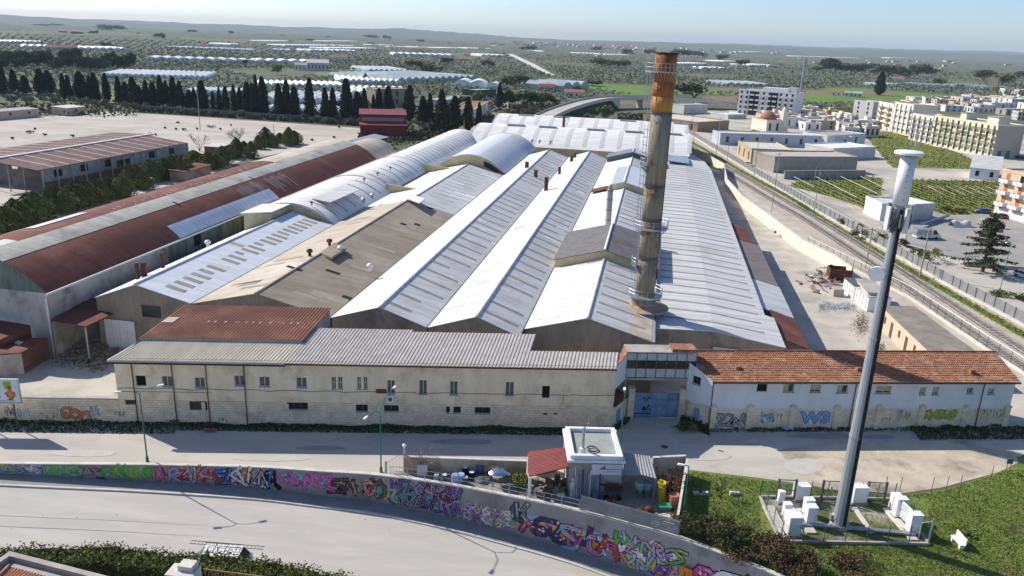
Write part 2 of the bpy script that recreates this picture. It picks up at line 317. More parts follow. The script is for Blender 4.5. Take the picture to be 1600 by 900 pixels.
FIELDS = [('field',[(1232,290),(1262,276),(1310,281),(1352,275),(1378,279),(1376,340),(1342,322),(1300,308),(1270,300)],grass_y),
 ('field',[(1408,280),(1560,284),(1566,333),(1480,336),(1412,318)],grass_y),('field',[(1352,212),(1378,205),(1420,208),(1500,240),(1523,251),(1520,264),(1420,262),(1395,262),(1372,236)],grass_y),
 ('crop_field',[(912,131),(1000,133),(1155,141),(1155,148),(1060,147),(990,150),(918,138)],grass_v),('crop_field',[(1252,150),(1290,137),(1340,138),(1500,150),(1515,153),(1440,162),(1360,163),(1300,164),(1254,163)],grass_v),
 ('bare_field',[(1100,150),(1155,150),(1155,160),(1095,157)],soil),('field',[(1290,171),(1330,168),(1335,180),(1320,182)],grass_y),('field',[(492,112),(545,110),(560,118),(500,122)],grass_y),('field',[(160,143),(182,146),(182,162),(160,162)],grass_v),
 ('bare_field',[(700,84),(760,80),(770,92),(690,96)],land),('bare_field',[(1060,135),(1230,140),(1400,145),(1400,149),(1200,146)],soil),('field',[(790,180),(850,176),(835,192),(760,205)],weed)]
for i,(n,p,k) in enumerate(FIELDS): sheet(n, p, .05+.004*i, k)
PT = random.Random(83)
for i,(x,y,w_,h_,m_) in enumerate(((1290,681,70,5,'d'),(1375,683,30,4,'d'),(1180,690,24,4,'l'),(1110,712,40,9,'l'),(930,706,40,4,'d'),(720,690,60,5,'d'),(500,700,46,4,'d'),(420,716,70,5,'l'),(130,708,60,6,'l'),(1460,684,40,3,'d'),(1255,728,34,14,'l'))):
    pts_=[(x+w_*(math.cos(a*.7)*PT.uniform(.8,1)),y+h_*math.sin(a*.7)*PT.uniform(.8,1)) for a in range(9)]
    sheet('road_patch', pts_, .030, mat('dark_road_patch',(.30,.29,.275),(.35,.335,.315),.5,.95) if m_=='d' and 'dark_road_patch' not in MATS else MATS['dark_road_patch'] if m_=='d' else MATS.get('light_road_patch') or mat('light_road_patch',(.50,.475,.43),(.45,.43,.39),.5,.95))
# distant hills
def hill(name, x0, x1, y, h, seed, depth):
    r = random.Random(seed); ph = [r.uniform(0,6.28) for _ in range(6)]
    def fn(a, b):
        x = x0+(x1-x0)*a; s = math.sin(math.pi*b)**1.2; e = min(1, a*5, (1-a)*5)
        hh = h*(.62+.2*math.sin(a*5+ph[0])+.12*math.sin(a*13+ph[1])+.05*math.sin(a*37+ph[2])+.03*math.sin(a*91+ph[3])+.035*math.sin(a*233+ph[1])*math.sin(a*57)+.02*math.sin(a*611))
        return (x, y+(b-.5)*depth+300*math.sin(a*4+ph[4]), hh*s*max(e,0)-.5)
    struct(MB().grid(fn, 600, 8).build(name, hillm, smooth=True))
hill('hills', -14000, 1500, 10500, 150, 3, 3500)
hill('hills', -9000, 9000, 8200, 62, 5, 2600)
hill('hills', 500, 11000, 9500, 66, 9, 3000)
hill('hills', -14000, 14000, 13000, 120, 12, 3000)
# ------------------------------------------------------------------ sunken road, pavement, kerb
sp = [Vector((p[0],p[1],0)) for p in WT]
WS = [0.0]
for a,b in zip(sp,sp[1:]): WS.append(WS[-1]+(b-a).length)
def wall_at(s, z=None, d=0.0):                          # point on the retaining wall at arc length s, d in front of its face
    s = min(max(s,0),WS[-1]-.01); i = max(k for k in range(len(sp)-1) if WS[k] <= s); t = (s-WS[i])/(WS[i+1]-WS[i])
    def tg(k):
        a = sp[max(k-1,0)]; b = sp[min(k+1,len(sp)-1)]; return (b-a).normalized()
    L_ = WS[i+1]-WS[i]; t0 = tg(i)*L_; t1 = tg(i+1)*L_; t2=t*t; t3=t2*t
    p = sp[i]*(2*t3-3*t2+1)+t0*(t3-2*t2+t)+sp[i+1]*(-2*t3+3*t2)+t1*(t3-t2)
    e = (tg(i)*(1-t)+tg(i+1)*t).normalized(); n = Vector((e.y,-e.x,0)); q = p+n*d
    return Vector((q.x,q.y, zl(p.x) if z is None else z)), n
S0, S1 = WS[1], WS[-3]
st = [S0+(S1-S0)*i/160 for i in range(161)]
def strip(d0, d1, dz, th=None):
    mb = MB(); vs=[]
    for s in st:
        for d in (d0,d1):
            p,_ = wall_at(s,None,d); vs.append((p.x,p.y,p.z+dz))
            if th: vs.append((p.x,p.y,p.z+dz-th))
    k = 4 if th else 2
    fs = [(i*2,i*2+1,i*2+3,i*2+2) for i in range(160)] if not th else [q for i in range(160) for q in ((i*4,i*4+2,i*4+6,i*4+4),(i*4+2,i*4+3,i*4+7,i*4+6))]
    return mb.add(vs,fs)
def lowfn(a,b):
    x = -160+300*a; s = b
    p = None
    y0 = 75-0*x
    return x, y0
mb = MB(); vs = []; nb = 14
for s in st:
    p,n = wall_at(s,None,0)
    for j in range(nb+1):
        d = 0.0 if j == 0 else 2.2+ (75)*(j-1)/(nb-1)
        q = p+n*d; vs.append((q.x, q.y, zl(q.x)-.002*0 if j else p.z))
k = nb+1
mb.add(vs, [(i*k+j,i*k+j+1,(i+1)*k+j+1,(i+1)*k+j) for i in range(160) for j in range(nb)])
struct(mb.build('lower_road', asph_low))
struct(strip(.01,1.75,.15).build('pavement', mat('grey_paving',(.30,.29,.28),(.25,.245,.235),.6,.9)))
struct(strip(1.752,2.02,.165,.2).build('kerb', concr_lt))
tyre = mat('tyre_mark',(.432,.407,.368),(.49,.46,.415),.5,.95,stretch=(.1,1,1))
for d0,d1 in ((6.6,7.0),(8.3,8.7),(11.6,12.0)): struct(strip(d0,d1,.006).build('tyre_mark', tyre))
# ------------------------------------------------------------------ retaining wall with its murals
TOPZ = .42
wall = thing('retaining_wall', wall_at((S0+S1)/2,0)[0], 'long curved grey concrete retaining wall painted with graffiti beside the sunken road', 'wall')
pan = []; s = S0; pn = 5.2
while s < S1-.1:
    e = min(s+pn, S1); mb = MB()
    def fn(a,b, s=s, e=e):
        p,n = wall_at(s+.02+(e-s-.04)*a, None, 0); z0 = p.z-.3; return (p.x,p.y, z0+(TOPZ-.1-z0)*b)
    mb.grid(fn,4,1); 
    def fb(a,b, s=s, e=e):
        p,n = wall_at(s+(e-s)*a, None, -.05-.3*0); z0 = p.z-.3; return (p.x,p.y, z0+(TOPZ-.12-z0)*b)
    mb.grid(fb,4,1)
    mb.build('panel', wallgrey, wall); s = e
mb = MB(); vs=[]
for q in st:
    for d,z in ((.06,TOPZ-.1),(.06,TOPZ),(-.4,TOPZ),(-.4,-.4)):
        p,_ = wall_at(q,z,d); vs.append(p)
mb.add(vs,[(i*4+j,i*4+j+1,i*4+j+5,i*4+j+4) for i in range(160) for j in range(3)]+[(i*4+4,i*4,i*4+0,i*4+4) for i in range(0)])
mb.build('coping', concr_lt, wall)
def s_of_px(px):
    best=None
    for i in range(1500):
        q = S0+(S1-S0)*i/1500; p,_ = wall_at(q,None,0); x,y,z = proj((p.x,p.y,(p.z+TOPZ)/2))
        if z > 1 and (best is None or abs(x-px) < best[0]): best=(abs(x-px),q)
    return best[1]
PAL = {}
def paint(name, c): 
    if name not in PAL: PAL[name] = mat('paint_'+name, c, tuple(x*.82 for x in c), 2.5, .75)
    return PAL[name]
C = dict(black=(.012,.012,.015),white=(.72,.72,.70),pink=(.62,.16,.36),hotpink=(.55,.08,.25),cyan=(.16,.50,.55),teal=(.06,.36,.30),green=(.10,.38,.08),lime=(.30,.50,.06),yellow=(.62,.47,.04),
 orange=(.60,.20,.03),red=(.45,.04,.04),maroon=(.16,.035,.05),purple=(.20,.10,.34),lilac=(.42,.30,.52),navy=(.025,.045,.14),blue=(.07,.17,.48),sky=(.27,.44,.62),brown=(.20,.10,.06),grey=(.33,.33,.34),dgrey=(.10,.11,.12),mint=(.30,.55,.40),salmon=(.60,.28,.22),silver=(.50,.50,.50))
class Paint:
    """flat paint on a wall: star-shaped patches in wall coordinates, each layer a hair in front of the last"""
    def __init__(s, fmap, cols): s.f = fmap; s.mb = MB(); s.cols = cols; s.k = 0
    def poly(s, pts, c, lay):
        s.k += 1; d = .004+.0045*lay+.00013*(s.k % 30)
        cx = sum(p[0] for p in pts)/len(pts); cy = sum(p[1] for p in pts)/len(pts)
        n = len(pts); s.mb.add([s.f(cx,cy,d)]+[s.f(x,y,d) for x,y in pts], [(0,1+i,1+(i+1)%n) for i in range(n)], s.cols.index(c))
    def ribbon(s, pts, wd, c, lay):
        s.k += 1; d = .004+.0045*lay+.00013*(s.k % 30); L_=[]; R_=[]
        for i,(x,y) in enumerate(pts):
            a = pts[max(i-1,0)]; b = pts[min(i+1,len(pts)-1)]; dx,dy = b[0]-a[0],b[1]-a[1]; l = math.hypot(dx,dy) or 1
            L_.append(s.f(x-dy/l*wd/2,y+dx/l*wd/2,d)); R_.append(s.f(x+dy/l*wd/2,y-dx/l*wd/2,d))
        n = len(pts); s.mb.add(L_+R_, [(i,i+1,n+i+1,n+i) for i in range(n-1)], s.cols.index(c))
    def aribbon(s, pts, wd, c, lay, hgt):                     # ribbon whose width is in metres while y runs 0..1 over hgt metres
        s.k += 1; d=.004+.0045*lay+.00013*(s.k % 30); L_=[]; R_=[]
        for i,(x,y) in enumerate(pts):
            a=pts[max(i-1,0)]; b=pts[min(i+1,len(pts)-1)]; dx,dy=b[0]-a[0],(b[1]-a[1])*hgt; l=math.hypot(dx,dy) or 1; ox,oy=-dy/l*wd/2,dx/l*wd/2/hgt
            if i==0: x-=dx/l*wd*.3; y-=dy/l*wd*.3/hgt
            if i==len(pts)-1: x+=dx/l*wd*.3; y+=dy/l*wd*.3/hgt
            L_.append(s.f(x+ox,y+oy,d)); R_.append(s.f(x-ox,y-oy,d))
        n=len(pts); s.mb.add(L_+R_, [(i,i+1,n+i+1,n+i) for i in range(n-1)], s.cols.index(c))
def blob(r, cx, cy, rx, ry, n=14, jag=.25, ph=None):
    out=[]; p1=r.uniform(0,6.28); p2=r.uniform(0,6.28)
    for i in range(n):
        a = 6.28319*i/n; k = 1+jag*(.6*math.sin(3*a+p1)+.4*math.sin(5*a+p2))*1.0
        out.append((cx+rx*k*math.cos(a), cy+ry*k*math.sin(a)))
    return out
def letter(r, cx, cy, w, h, style):
    n = r.choice((8,9,10)) if style=='spiky' else 12; out=[]; tw=r.uniform(-.4,.4)
    for i in range(n):
        a = 6.28319*i/n+tw; k = (1.0 if i%2 else (.55 if style=='spiky' else .82))*r.uniform(.8,1.15)
        x = w*k*math.cos(a); y = h*k*math.sin(a); out.append((cx+x+.25*y*tw, cy+y))
    return out
GLY = [[[(.8,.8),(-.6,.9),(-.8,.3),(.7,-.2),(.7,-.8),(-.8,-.9)]],[[(.8,.9),(-.7,.8),(-.7,-.9),(.8,-.8)],[(-.6,0),(.5,.1)]],[[(-.7,-.9),(-.7,.9),(.6,.8),(.6,.1),(-.5,0),(.9,-1)]],[[(-.9,-.9),(0,1),(.9,-.9)],[(-.5,-.2),(.5,-.2)]],
 [[(-.8,-.9),(-.7,.9),(.7,-.9),(.8,1)]],[[(-.7,.9),(-.7,-.9)],[(.8,1),(-.5,0),(.9,-.9)]],[[(0,.9),(-.8,.5),(-.8,-.5),(0,-.9),(.8,-.5),(.8,.5),(0,.9)]],[[(-.8,.8),(.8,.9),(-.8,-.8),(.9,-.9)]],[[(-.9,.9),(-.5,-.9),(0,.3),(.5,-.9),(.9,.9)]]]
def pieces(P, r, s0, wd, t0, t1, hgt, fills, line, hi, style, rows=1):
    """interlocking strokes in the manner of spray can lettering: dark outline, fill, highlight, arrows and bits in between"""
    n = max(2, int(wd/(hgt*(t1-t0)/rows*.46))); sp_ = style=='spiky'
    for row in range(rows):
        cy0 = t0+(t1-t0)*(row+.5)/rows; hh = (t1-t0)/2/rows*.86; x = s0; sizes=[r.uniform(.75,1.3) for _ in range(n)]; tot=sum(sizes); todo=[]
        for i in range(n):
            w_ = wd*sizes[i]/tot; cx=x+w_/2; x+=w_; lw=w_*.78; cy=cy0+r.uniform(-.14,.14)*hh; sk=r.uniform(-.35,.5); g_=r.choice(GLY)
            for st_ in g_:
                q=[]
                for a,b in st_:
                    a+=r.uniform(-.42,.42); b+=r.uniform(-.3,.3); q.append((cx+lw*(a+sk*b*.4), cy+hh*b))
                if not sp_:                                      # round the corners
                    o=[]
                    for k in range(len(q)-1): (ax,ay),(bx,by)=q[k],q[k+1]; o+=[(ax*.75+bx*.25,ay*.75+by*.25),(ax*.25+bx*.75,ay*.25+by*.75)]
                    q=[q[0]]+o+[q[-1]]
                todo.append((q,lw,cx,cy))
            for _ in range(3): ax=cx+r.uniform(-.9,.9)*lw; ay=cy+r.uniform(-.8,.8)*hh; P.poly(letter(r,ax,ay,lw*r.uniform(.2,.5),hh*r.uniform(.2,.5),style), r.choice(fills+[line]), 1)
        k=(t1-t0)*hgt/rows
        for q,lw,cx,cy in todo: P.aribbon(q, k*.25, line, 2+hash(round(cx*10))%2*2, hgt)
        for q,lw,cx,cy in todo:
            c_=r.choice(fills); P.aribbon(q, k*.165, c_, 3+hash(round(cx*10))%2*2, hgt)
            if r.random()<.7: P.aribbon(q[:max(2,len(q)//2+1)], k*.08, r.choice(fills), 5, hgt)
            if hi and r.random()<.8: a=r.randrange(len(q)-1); P.aribbon([q[a],((q[a][0]+q[a+1][0])/2,(q[a][1]+q[a+1][1])/2)], k*.05, r.choice(hi), 5, hgt)
            if sp_ and r.random()<.6: ax,ay=q[-1]; P.poly([(ax-lw*.3,ay-hh*.1),(ax+lw*.1,ay+hh*.35),(ax+lw*.5,ay-hh*.2)], line, 4); P.poly([(ax-lw*.18,ay-hh*.05),(ax+lw*.1,ay+hh*.22),(ax+lw*.36,ay-hh*.12)], c_, 5)
        for _ in range(int(n*7)): ax=s0+wd*r.random(); ay=cy0+hh*r.uniform(-1,1); P.poly(blob(r,ax,ay,wd/n*r.uniform(.04,.12),hh*r.uniform(.05,.16),7,.3), r.choice(fills+list(hi)+[line]), 6)
def mural(name, x0, x1, t0, t1, bgc, fills, line, hi, style, seed, label, rows=1, dens=1.0):
    r = random.Random(seed); s0, s1 = s_of_px(x0), s_of_px(x1)
    cols = list(dict.fromkeys([*bgc,*fills,line,*hi]))
    def f(x, y, d):
        p,_ = wall_at(x,None,d); return (p.x,p.y,p.z+.15+(TOPZ-.1-p.z-.15)*y)
    P = Paint(f, cols); wd = s1-s0; hgt = TOPZ-.25-wall_at((s0+s1)/2)[0].z
    tm = (t0+t1)/2; th = (t1-t0)/2
    if bgc:
        for i in range(int(wd*2.2*dens)+3):
            P.poly(blob(r, s0+wd*r.uniform(.06,.94), tm+th*r.uniform(-.6,.6), wd*.07+.35, th*r.uniform(.3,.5), 12, .3), r.choice(bgc), 0)
    pieces(P, r, s0, wd, t0, t1, hgt, fills, line, hi, style, rows)
    P.mb.build('graffiti', [paint(c,C[c]) for c in cols], wall, label=label)
mural('g',0,36,.12,.95,['yellow'],['sky','blue','yellow'],'navy',[], 'round',1,'faded yellow and blue graffiti')
mural('g',38,68,.2,.95,[],['lilac','white','maroon'],'purple',['white'],'spiky',2,'small purple and white graffiti tag')
mural('g',64,120,.15,.95,['lime'],['green','lime','mint'],'teal',['white'],'round',3,'light green graffiti')
mural('g',112,156,.12,.98,['grey'],['brown','green','maroon','salmon'],'dgrey',['silver'],'spiky',4,'brown and green graffiti')
mural('g',163,236,.08,.98,['sky'],['green','lime','yellow'],'green',['red'],'round',5,'green and yellow bubble graffiti with blue edge')
mural('g',240,336,.06,.98,['salmon'],['red','pink','sky','orange','cyan'],'maroon',['white'],'spiky',6,'red, pink and blue spiky graffiti')
mural('g',339,431,.06,.98,['orange','red'],['navy','blue','black','white'],'black',['sky','white'],'spiky',7,'navy and black wildstyle graffiti with orange flames')
mural('g',440,519,.22,.92,['cyan','sky'],['pink','pink','hotpink'],'purple',['cyan'],'round',8,'pink graffiti letters outlined in blue and cyan')
mural('g',523,599,.18,.86,['teal','mint'],['maroon','salmon','brown'],'black',['salmon'],'spiky',9,'dark red spiky graffiti on teal')
mural('g',600,622,.12,.62,['cyan','teal'],['sky','yellow'],'teal',[], 'round',10,'small teal and yellow graffiti')
mural('g',612,718,.06,.97,['teal'],['purple','maroon','grey','purple'],'black',['salmon','lilac'],'spiky',11,'large purple and black graffiti in two rows',2)
mural('g',722,803,.06,.60,['yellow'],['lilac','purple','grey','white'],'brown',['white','yellow'],'round',12,'violet graffiti under a yellow cloud',2)
mural('g',798,826,.3,.86,[],['dgrey','teal','grey'],'black',['silver'],'round',13,'dark grey and teal graffiti')
mural('g',822,962,.04,.66,['yellow','orange','sky'],['hotpink','white','navy','grey','red','sky'],'maroon',['white','sky'],'round',14,'crimson, white and yellow graffiti mural',1)
mural('g',964,1066,.05,.80,['white','mint'],['lilac','green','sky','salmon','yellow','purple'],'black',['white','orange'],'round',15,'lilac, green and yellow graffiti mural with white outline',2)
mural('g',1088,1200,.1,.75,['pink'],['lilac','hotpink','white'],'black',['white'],'round',16,'pink and lilac graffiti with black outline')
# orange detour board in front of the wall
s_ = s_of_px(1074); p,n = wall_at(s_,None,.35)
bd = thing('road_sign', p, 'orange road sign board with black arrow standing before the painted wall', 'sign')
e = Vector((-n.y,n.x,0)); zb = p.z+.9
mb = MB(); mb.obox((p.x,p.y),e,.62,.03,zb,zb+2.0); mb.build('sign_board', paint('orange',C['orange']), bd)
mb = MB()
for a,b,cw,ch in ((-.05,1.0,.09,1.1),(.1,.95,.8,.09),(-.2,.55,.3,.09)):
    q = p+e*a+n*.045; mb.obox((q.x,q.y),e,cw/2,.004,zb+b-ch/2+.05,zb+b+ch/2)
mb.build('sign_arrow', paint('black',C['black']), bd)
q = p+e*-.38+n*.045; mb = MB(); mb.obox((q.x,q.y),e,.13,.004,zb+.3,zb+.62); mb.build('sign_symbol', paint('white',C['white']), bd)
for a in (-.45,.45): q=p+e*a; MB().tube([(q.x,q.y,p.z+.1),(q.x,q.y,zb+.05)],.035).build('post',galv,bd)
# ------------------------------------------------------------------ hedge, house and van in the foreground
def foliage_box(mb, poly_fn, n, size, r, mi=0):
    for _ in range(n): mb.leaf(poly_fn(r), size, r, mi)
hp = [(-40,849),(0,850),(100,847),(190,846),(260,858),(330,858),(400,868),(440,872),(500,886),(540,895),(600,912)]
hl = []
for x,y in hp:
    g = G(x,y,0); zz = zl(g.x)+2.3; hl.append(G(x,y,zz))
hedge = thing('hedge', (hl[4].x,hl[4].y,zl(hl[4].x)), 'thick green clipped hedge along the pale lower road', 'hedge')
r = random.Random(21); mb = MB()
for i in range(15000):
    k = r.uniform(0,len(hl)-1.001); j=int(k); t=k-j; a=hl[j].lerp(hl[j+1],t); d=r.uniform(0,2.6); top = .25*math.sin(k*5.1)+.15*math.sin(k*13)+.1*math.sin(k*29)
    zz = zl(a.x)+ (r.uniform(0,2.3) if r.random()<.45 else r.uniform(1.7,2.3+top+.5*r.random()**4))
    if .5<d<2.1 and zz-zl(a.x)<1.5: continue
    mb.leaf((a.x, a.y-d-.1, zz), .17, r)
mb.build('foliage', hedgem, hedge)
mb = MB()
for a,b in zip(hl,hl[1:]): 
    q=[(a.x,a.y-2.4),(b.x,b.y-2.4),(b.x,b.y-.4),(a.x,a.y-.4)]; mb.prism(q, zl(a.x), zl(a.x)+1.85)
mb.build('branches', mat('hedge_inside_shade',(.02,.028,.01),None,rough=1), hedge)  # solid dark core, the shade between the leaves put into its colour
# tiled house with parapet
P0 = G(15,861,6.5); ex = (G(165,899,6.5)-P0); ex.z=0; ex.normalize(); ey = Vector((ex.y,-ex.x,0))
hs = thing('tiled_house', (P0.x,P0.y,zl(P0.x)), 'red tiled hip roof house with grey parapet behind the hedge', 'house')
def HP(a,b,z): q=P0+ex*a+ey*b; return Vector((q.x,q.y,z))
mb=MB(); z0=zl(P0.x)
for a0,a1,b0,b1 in ((0,16,0,.45),(0,.45,.45,12),(15.55,16,.45,12),(.45,15.55,11.55,12)):
    mb.prism([HP(a0,b0,0),HP(a0,b1,0),HP(a1,b1,0),HP(a1,b0,0)], z0, 6.5)
mb.build('parapet', concr, hs)
rt = MB(); apx=[HP(4.5,6,8.3),HP(11.5,6,8.3)]; c4=[HP(1.1,1.1,6.15),HP(14.9,1.1,6.15),HP(14.9,10.9,6.15),HP(1.1,10.9,6.15)]
def roof_face(mb, A,B,Cq,D, nw, amp, rows, mi=0, stepd=.03):       # A,B lower edge, D,Cq upper edge; waves along AB, stepped courses up the slope
    nrm = (B-A).cross(D-A).normalized()
    if nrm.z<0: nrm=-nrm
    for j in range(rows):
        b0,b1=j/rows,(j+1)/rows+.02
        def fn(a,b):
            t=b0+(b1-b0)*b; L_=A.lerp(D,t); R_=B.lerp(Cq,t); p=L_.lerp(R_,a)
            return p+nrm*(amp*math.sin(a*nw*6.28319)+ stepd*(1-b))
        mb.grid(fn, nw*4, 1, mi)
roof_face(rt,c4[0],c4[1],apx[1],apx[0],48,.035,14); roof_face(rt,c4[3],c4[0],apx[0],apx[0],36,.035,14)
roof_face(rt,c4[2],c4[3],apx[0],apx[1],48,.035,14); roof_face(rt,c4[1],c4[2],apx[1],apx[1],36,.035,14)
rt.build('tile_roof', tile_old, hs)
mb=MB(); mb.tube([c4[0]+Vector((0,0,.1)),apx[0]+Vector((0,0,.1))],.13); mb.tube([apx[0]+Vector((0,0,.1)),apx[1]+Vector((0,0,.1))],.13); mb.build('ridge_tile', tile_old, hs)
mb=MB(); mb.prism([HP(.45,.45,0),HP(.45,11.5,0),HP(15.5,11.5,0),HP(15.5,.45,0)],6.0,6.05); mb.build('gutter_floor', concr, hs)
# terrace with chimney block and railing
T0=G(270,893,5.6); tx=(G(385,908,5.6)-T0); tx.z=0; tx.normalize(); ty=Vector((tx.y,-tx.x,0))
te=thing('roof_terrace',(T0.x,T0.y,zl(T0.x)),'small grey roof terrace with a chimney block and tan railing at the lower edge','terrace')
def TP(a,b,z): q=T0+tx*a+ty*b; return Vector((q.x,q.y,z))
mb=MB(); mb.prism([TP(0,0,0),TP(0,9,0),TP(12,9,0),TP(12,0,0)],zl(T0.x),5.4); mb.build('terrace_block', concr, te)
mb=MB(); mb.prism([TP(.3,.1,0),TP(.3,1.5,0),TP(2.4,1.5,0),TP(2.4,.1,0)],5.4,6.5); mb.prism([TP(1.0,-.0,0),TP(1.0,.9,0),TP(2.1,.9,0),TP(2.1,0,0)],6.5,6.9); mb.build('chimney_block', concr_lt, te)
mb=MB()
for i in range(28): p=TP(2.7+.26*i,.1,5.4); mb.tube([p,p+Vector((0,0,.85))],.025,5)
mb.tube([TP(2.6,.1,6.28),TP(10,.1,6.28)],.045); mb.build('railing', mat('tan_paint',(.42,.24,.10),None,rough=.7), te)
an=thing('roof_antenna', TP(2.3,.5,6.5), 'grey television aerial on a thin mast beside the chimney block', 'antenna')
mb=MB(); b=TP(2.3,.5,6.5); mb.tube([b,b+Vector((.35,.4,1.5))],.03); mb.build('mast',galv,an)
mb=MB(); 
for k in range(5): q=b+Vector((-.4+.15*k,.1+.1*k,1.0+.06*k)); mb.tube([q-ty*.3,q+ty*.3],.015,4)
mb.tube([b+Vector((-.5,.05,.95)),b+Vector((.4,.6,1.3))],.02,4); mb.build('aerial',galv,an)
# ------------------------------------------------------------------ street front: old plaster works building
FA = Plane((-45.3,82.85),(12.7,85.95))
fb_ = thing('works_building', FA.at(FA.L/2,0), 'long two storey cream plaster building with stone base and corrugated roofs along the street', 'building')
EZ = 8.25
def FD(t, d, z): p = FA.at(t,0)+EV*d; return Vector((p.x,p.y,z))
def wall_with_holes(mb, pl, t0, t1, z0, z1, holes, d=0.0, depth=.3, mi=0):
    """one wall face with real openings and their reveals; holes = (a,b,c,d) in wall coordinates"""
    xs = sorted({t0,t1,*[h[0] for h in holes],*[h[1] for h in holes]}); 
    for a,b in zip(xs,xs[1:]):
        if b-a < 1e-4: continue
        hz = sorted([(h[2],h[3]) for h in holes if h[0] <= a+1e-4 and h[1] >= b-1e-4]); cur = z0
        for lo_,hi_ in hz+[(z1,z1)]:
            if lo_ > cur+1e-4: mb.add([pl.at(a,cur,d),pl.at(b,cur,d),pl.at(b,lo_,d),pl.at(a,lo_,d)],[(0,1,2,3)],mi)
            cur = max(cur,hi_)
    for a,b,c,e in holes:
        o=[pl.at(a,c,d),pl.at(b,c,d),pl.at(b,e,d),pl.at(a,e,d)]; i=[pl.at(a,c,d-depth),pl.at(b,c,d-depth),pl.at(b,e,d-depth),pl.at(a,e,d-depth)]
        mb.add(o+i,[(0,1,5,4),(1,2,6,5),(2,3,7,6),(3,0,4,7)],mi)
def rect_px(pl, r, d=0.0):
    ym=(r[1]+r[3])/2; xm=(r[0]+r[2])/2
    return (pl.px(r[0],ym,d)[0], pl.px(r[2],ym,d)[0], pl.px(xm,r[3],d)[1], pl.px(xm,r[1],d)[1])
def window(parent, pl, h, style, d=0.0, depth=.3):
    a,b,c,e = h; wn = MB(); 
    wn.add([pl.at(a,c,d-depth+.02),pl.at(b,c,d-depth+.02),pl.at(b,e,d-depth+.02),pl.at(a,e,d-depth+.02)],[(0,1,2,3)])
    gl = {'open':darkm,'glass':glassb,'pair':glassd,'vent':glassd,'reveal':frameb,'blind':glassd,'half':glassd,'shut':frameb}[style]
    wo = wn.build('window', gl, parent)
    if style in ('open',): return
    f = .06; fr = MB(); dd = d-depth+.03
    def bar(x0,x1,z0,z1,th=.05):
        q=[pl.at(x0,z0,dd),pl.at(x1,z0,dd),pl.at(x1,z1,dd),pl.at(x0,z1,dd)]; fr.hexa([pl.at(x0,z0,dd),pl.at(x1,z0,dd),pl.at(x1,z0,dd+th),pl.at(x0,z0,dd+th)],[pl.at(x0,z1,dd),pl.at(x1,z1,dd),pl.at(x1,z1,dd+th),pl.at(x0,z1,dd+th)])
    if style != 'reveal':
        bar(a,a+f,c,e); bar(b-f,b,c,e); bar(a+f,b-f,c,c+f); bar(a+f,b-f,e-f,e)
        if style in ('glass','pair','blind','half'): bar((a+b)/2-.045,(a+b)/2+.045,c+f,e-f,.06)
        if style=='pair': bar(a+f,b-f,(c+e)/2-.04,(c+e)/2+.04,.055)
        if style=='vent':
            n = max(2,round((b-a)/.95))
            for i in range(1,n): x=a+(b-a)*i/n; bar(x-.07,x+.07,c+f,e-f,.06)
        fr.build('frame', framew if style!='vent' else frameb, wo)
    else:
        for i in range(4): z=c+(e-c)*(i+.5)/4; bar(a,b,z-.03,z+.03,.04)
        fr.build('slat', frameb, wo)
    if style in ('blind','half'):
        bl=MB(); x1=b-f if style=='blind' else (a+b)/2-.05
        bl.add([pl.at(a+f,c+f+.15*(style=='blind'),dd+.01),pl.at(x1,c+f+.15*(style=='blind'),dd+.01),pl.at(x1,e-f,dd+.01),pl.at(a+f,e-f,dd+.01)],[(0,1,2,3)]); bl.build('blind', curt, wo)
    sl=MB(); sl.hexa([pl.at(a-.08,c-.08,d-.0),pl.at(b+.08,c-.08,d-.0),pl.at(b+.08,c-.08,d+.09),pl.at(a-.08,c-.08,d+.09)],[pl.at(a-.08,c-.01,d-.0),pl.at(b+.08,c-.01,d-.0),pl.at(b+.08,c-.01,d+.09),pl.at(a-.08,c-.01,d+.09)])
    if style!='reveal': sl.build('sill', concr, wo)
UP=[((212,587,228,603),'open'),((253,588,269,604),'glass'),((304,590,320,606),'glass'),((366,587,382,603),'glass'),((405,589,421,604),'glass'),((463,590,479,606),'glass'),
 ((518,589,525,608),'pair'),((528,589,535,608),'pair'),((558,589,564,608),'pair'),((568,589,574,608),'pair'),((605,594,617,615),'glass'),((655,594,667,616),'glass'),((703,596,715,617),'glass'),((790,597,803,618),'glass'),((847,603,859,622),'open')]
LO=[((195,621,213,632),'reveal'),((296,627,324,641),'reveal'),((448,629,481,640),'vent'),((556,632,578,643),'vent'),((600,633,623,643),'vent'),((697,635,720,645),'vent'),((742,636,766,646),'vent'),((849,645,855,648),'reveal'),((865,645,871,648),'reveal')]
SB = 3.1
hu=[rect_px(FA,r) for r,_ in UP]; hlw=[rect_px(FA,r) for r,_ in LO]
mb=MB(); wall_with_holes(mb,FA,0,FA.L,SB,EZ+.15,[(a,b,max(c,SB+.02),e) for a,b,c,e in hu+hlw if c>SB-.5]); 
for t in (0,FA.L):
    mb.add([FD(t,0,SB),FD(t,7 if t else 12.5,SB),FD(t,7 if t else 12.5,9.2),FD(t,0,EZ+.15)],[(0,1,2,3)])
mb.build('upper_wall', plaster, fb_)
mb=MB(); wall_with_holes(mb,FA,0,FA.L,0,SB,[h for h in hlw if h[2]<=SB-.5],d=.03)
mb.add([FA.at(0,SB,.03),FA.at(FA.L,SB,.03),FA.at(FA.L,SB,0),FA.at(0,SB,0)],[(0,1,2,3)])
for t in (0,FA.L): mb.add([FA.at(t,0,.03),FD(t,9,0),FD(t,9,SB),FA.at(t,SB,.03)],[(0,1,2,3)])
mb.build('stone_base', stone, fb_)
for h,(r,s_) in zip(hu,UP): window(fb_,FA,h,s_)
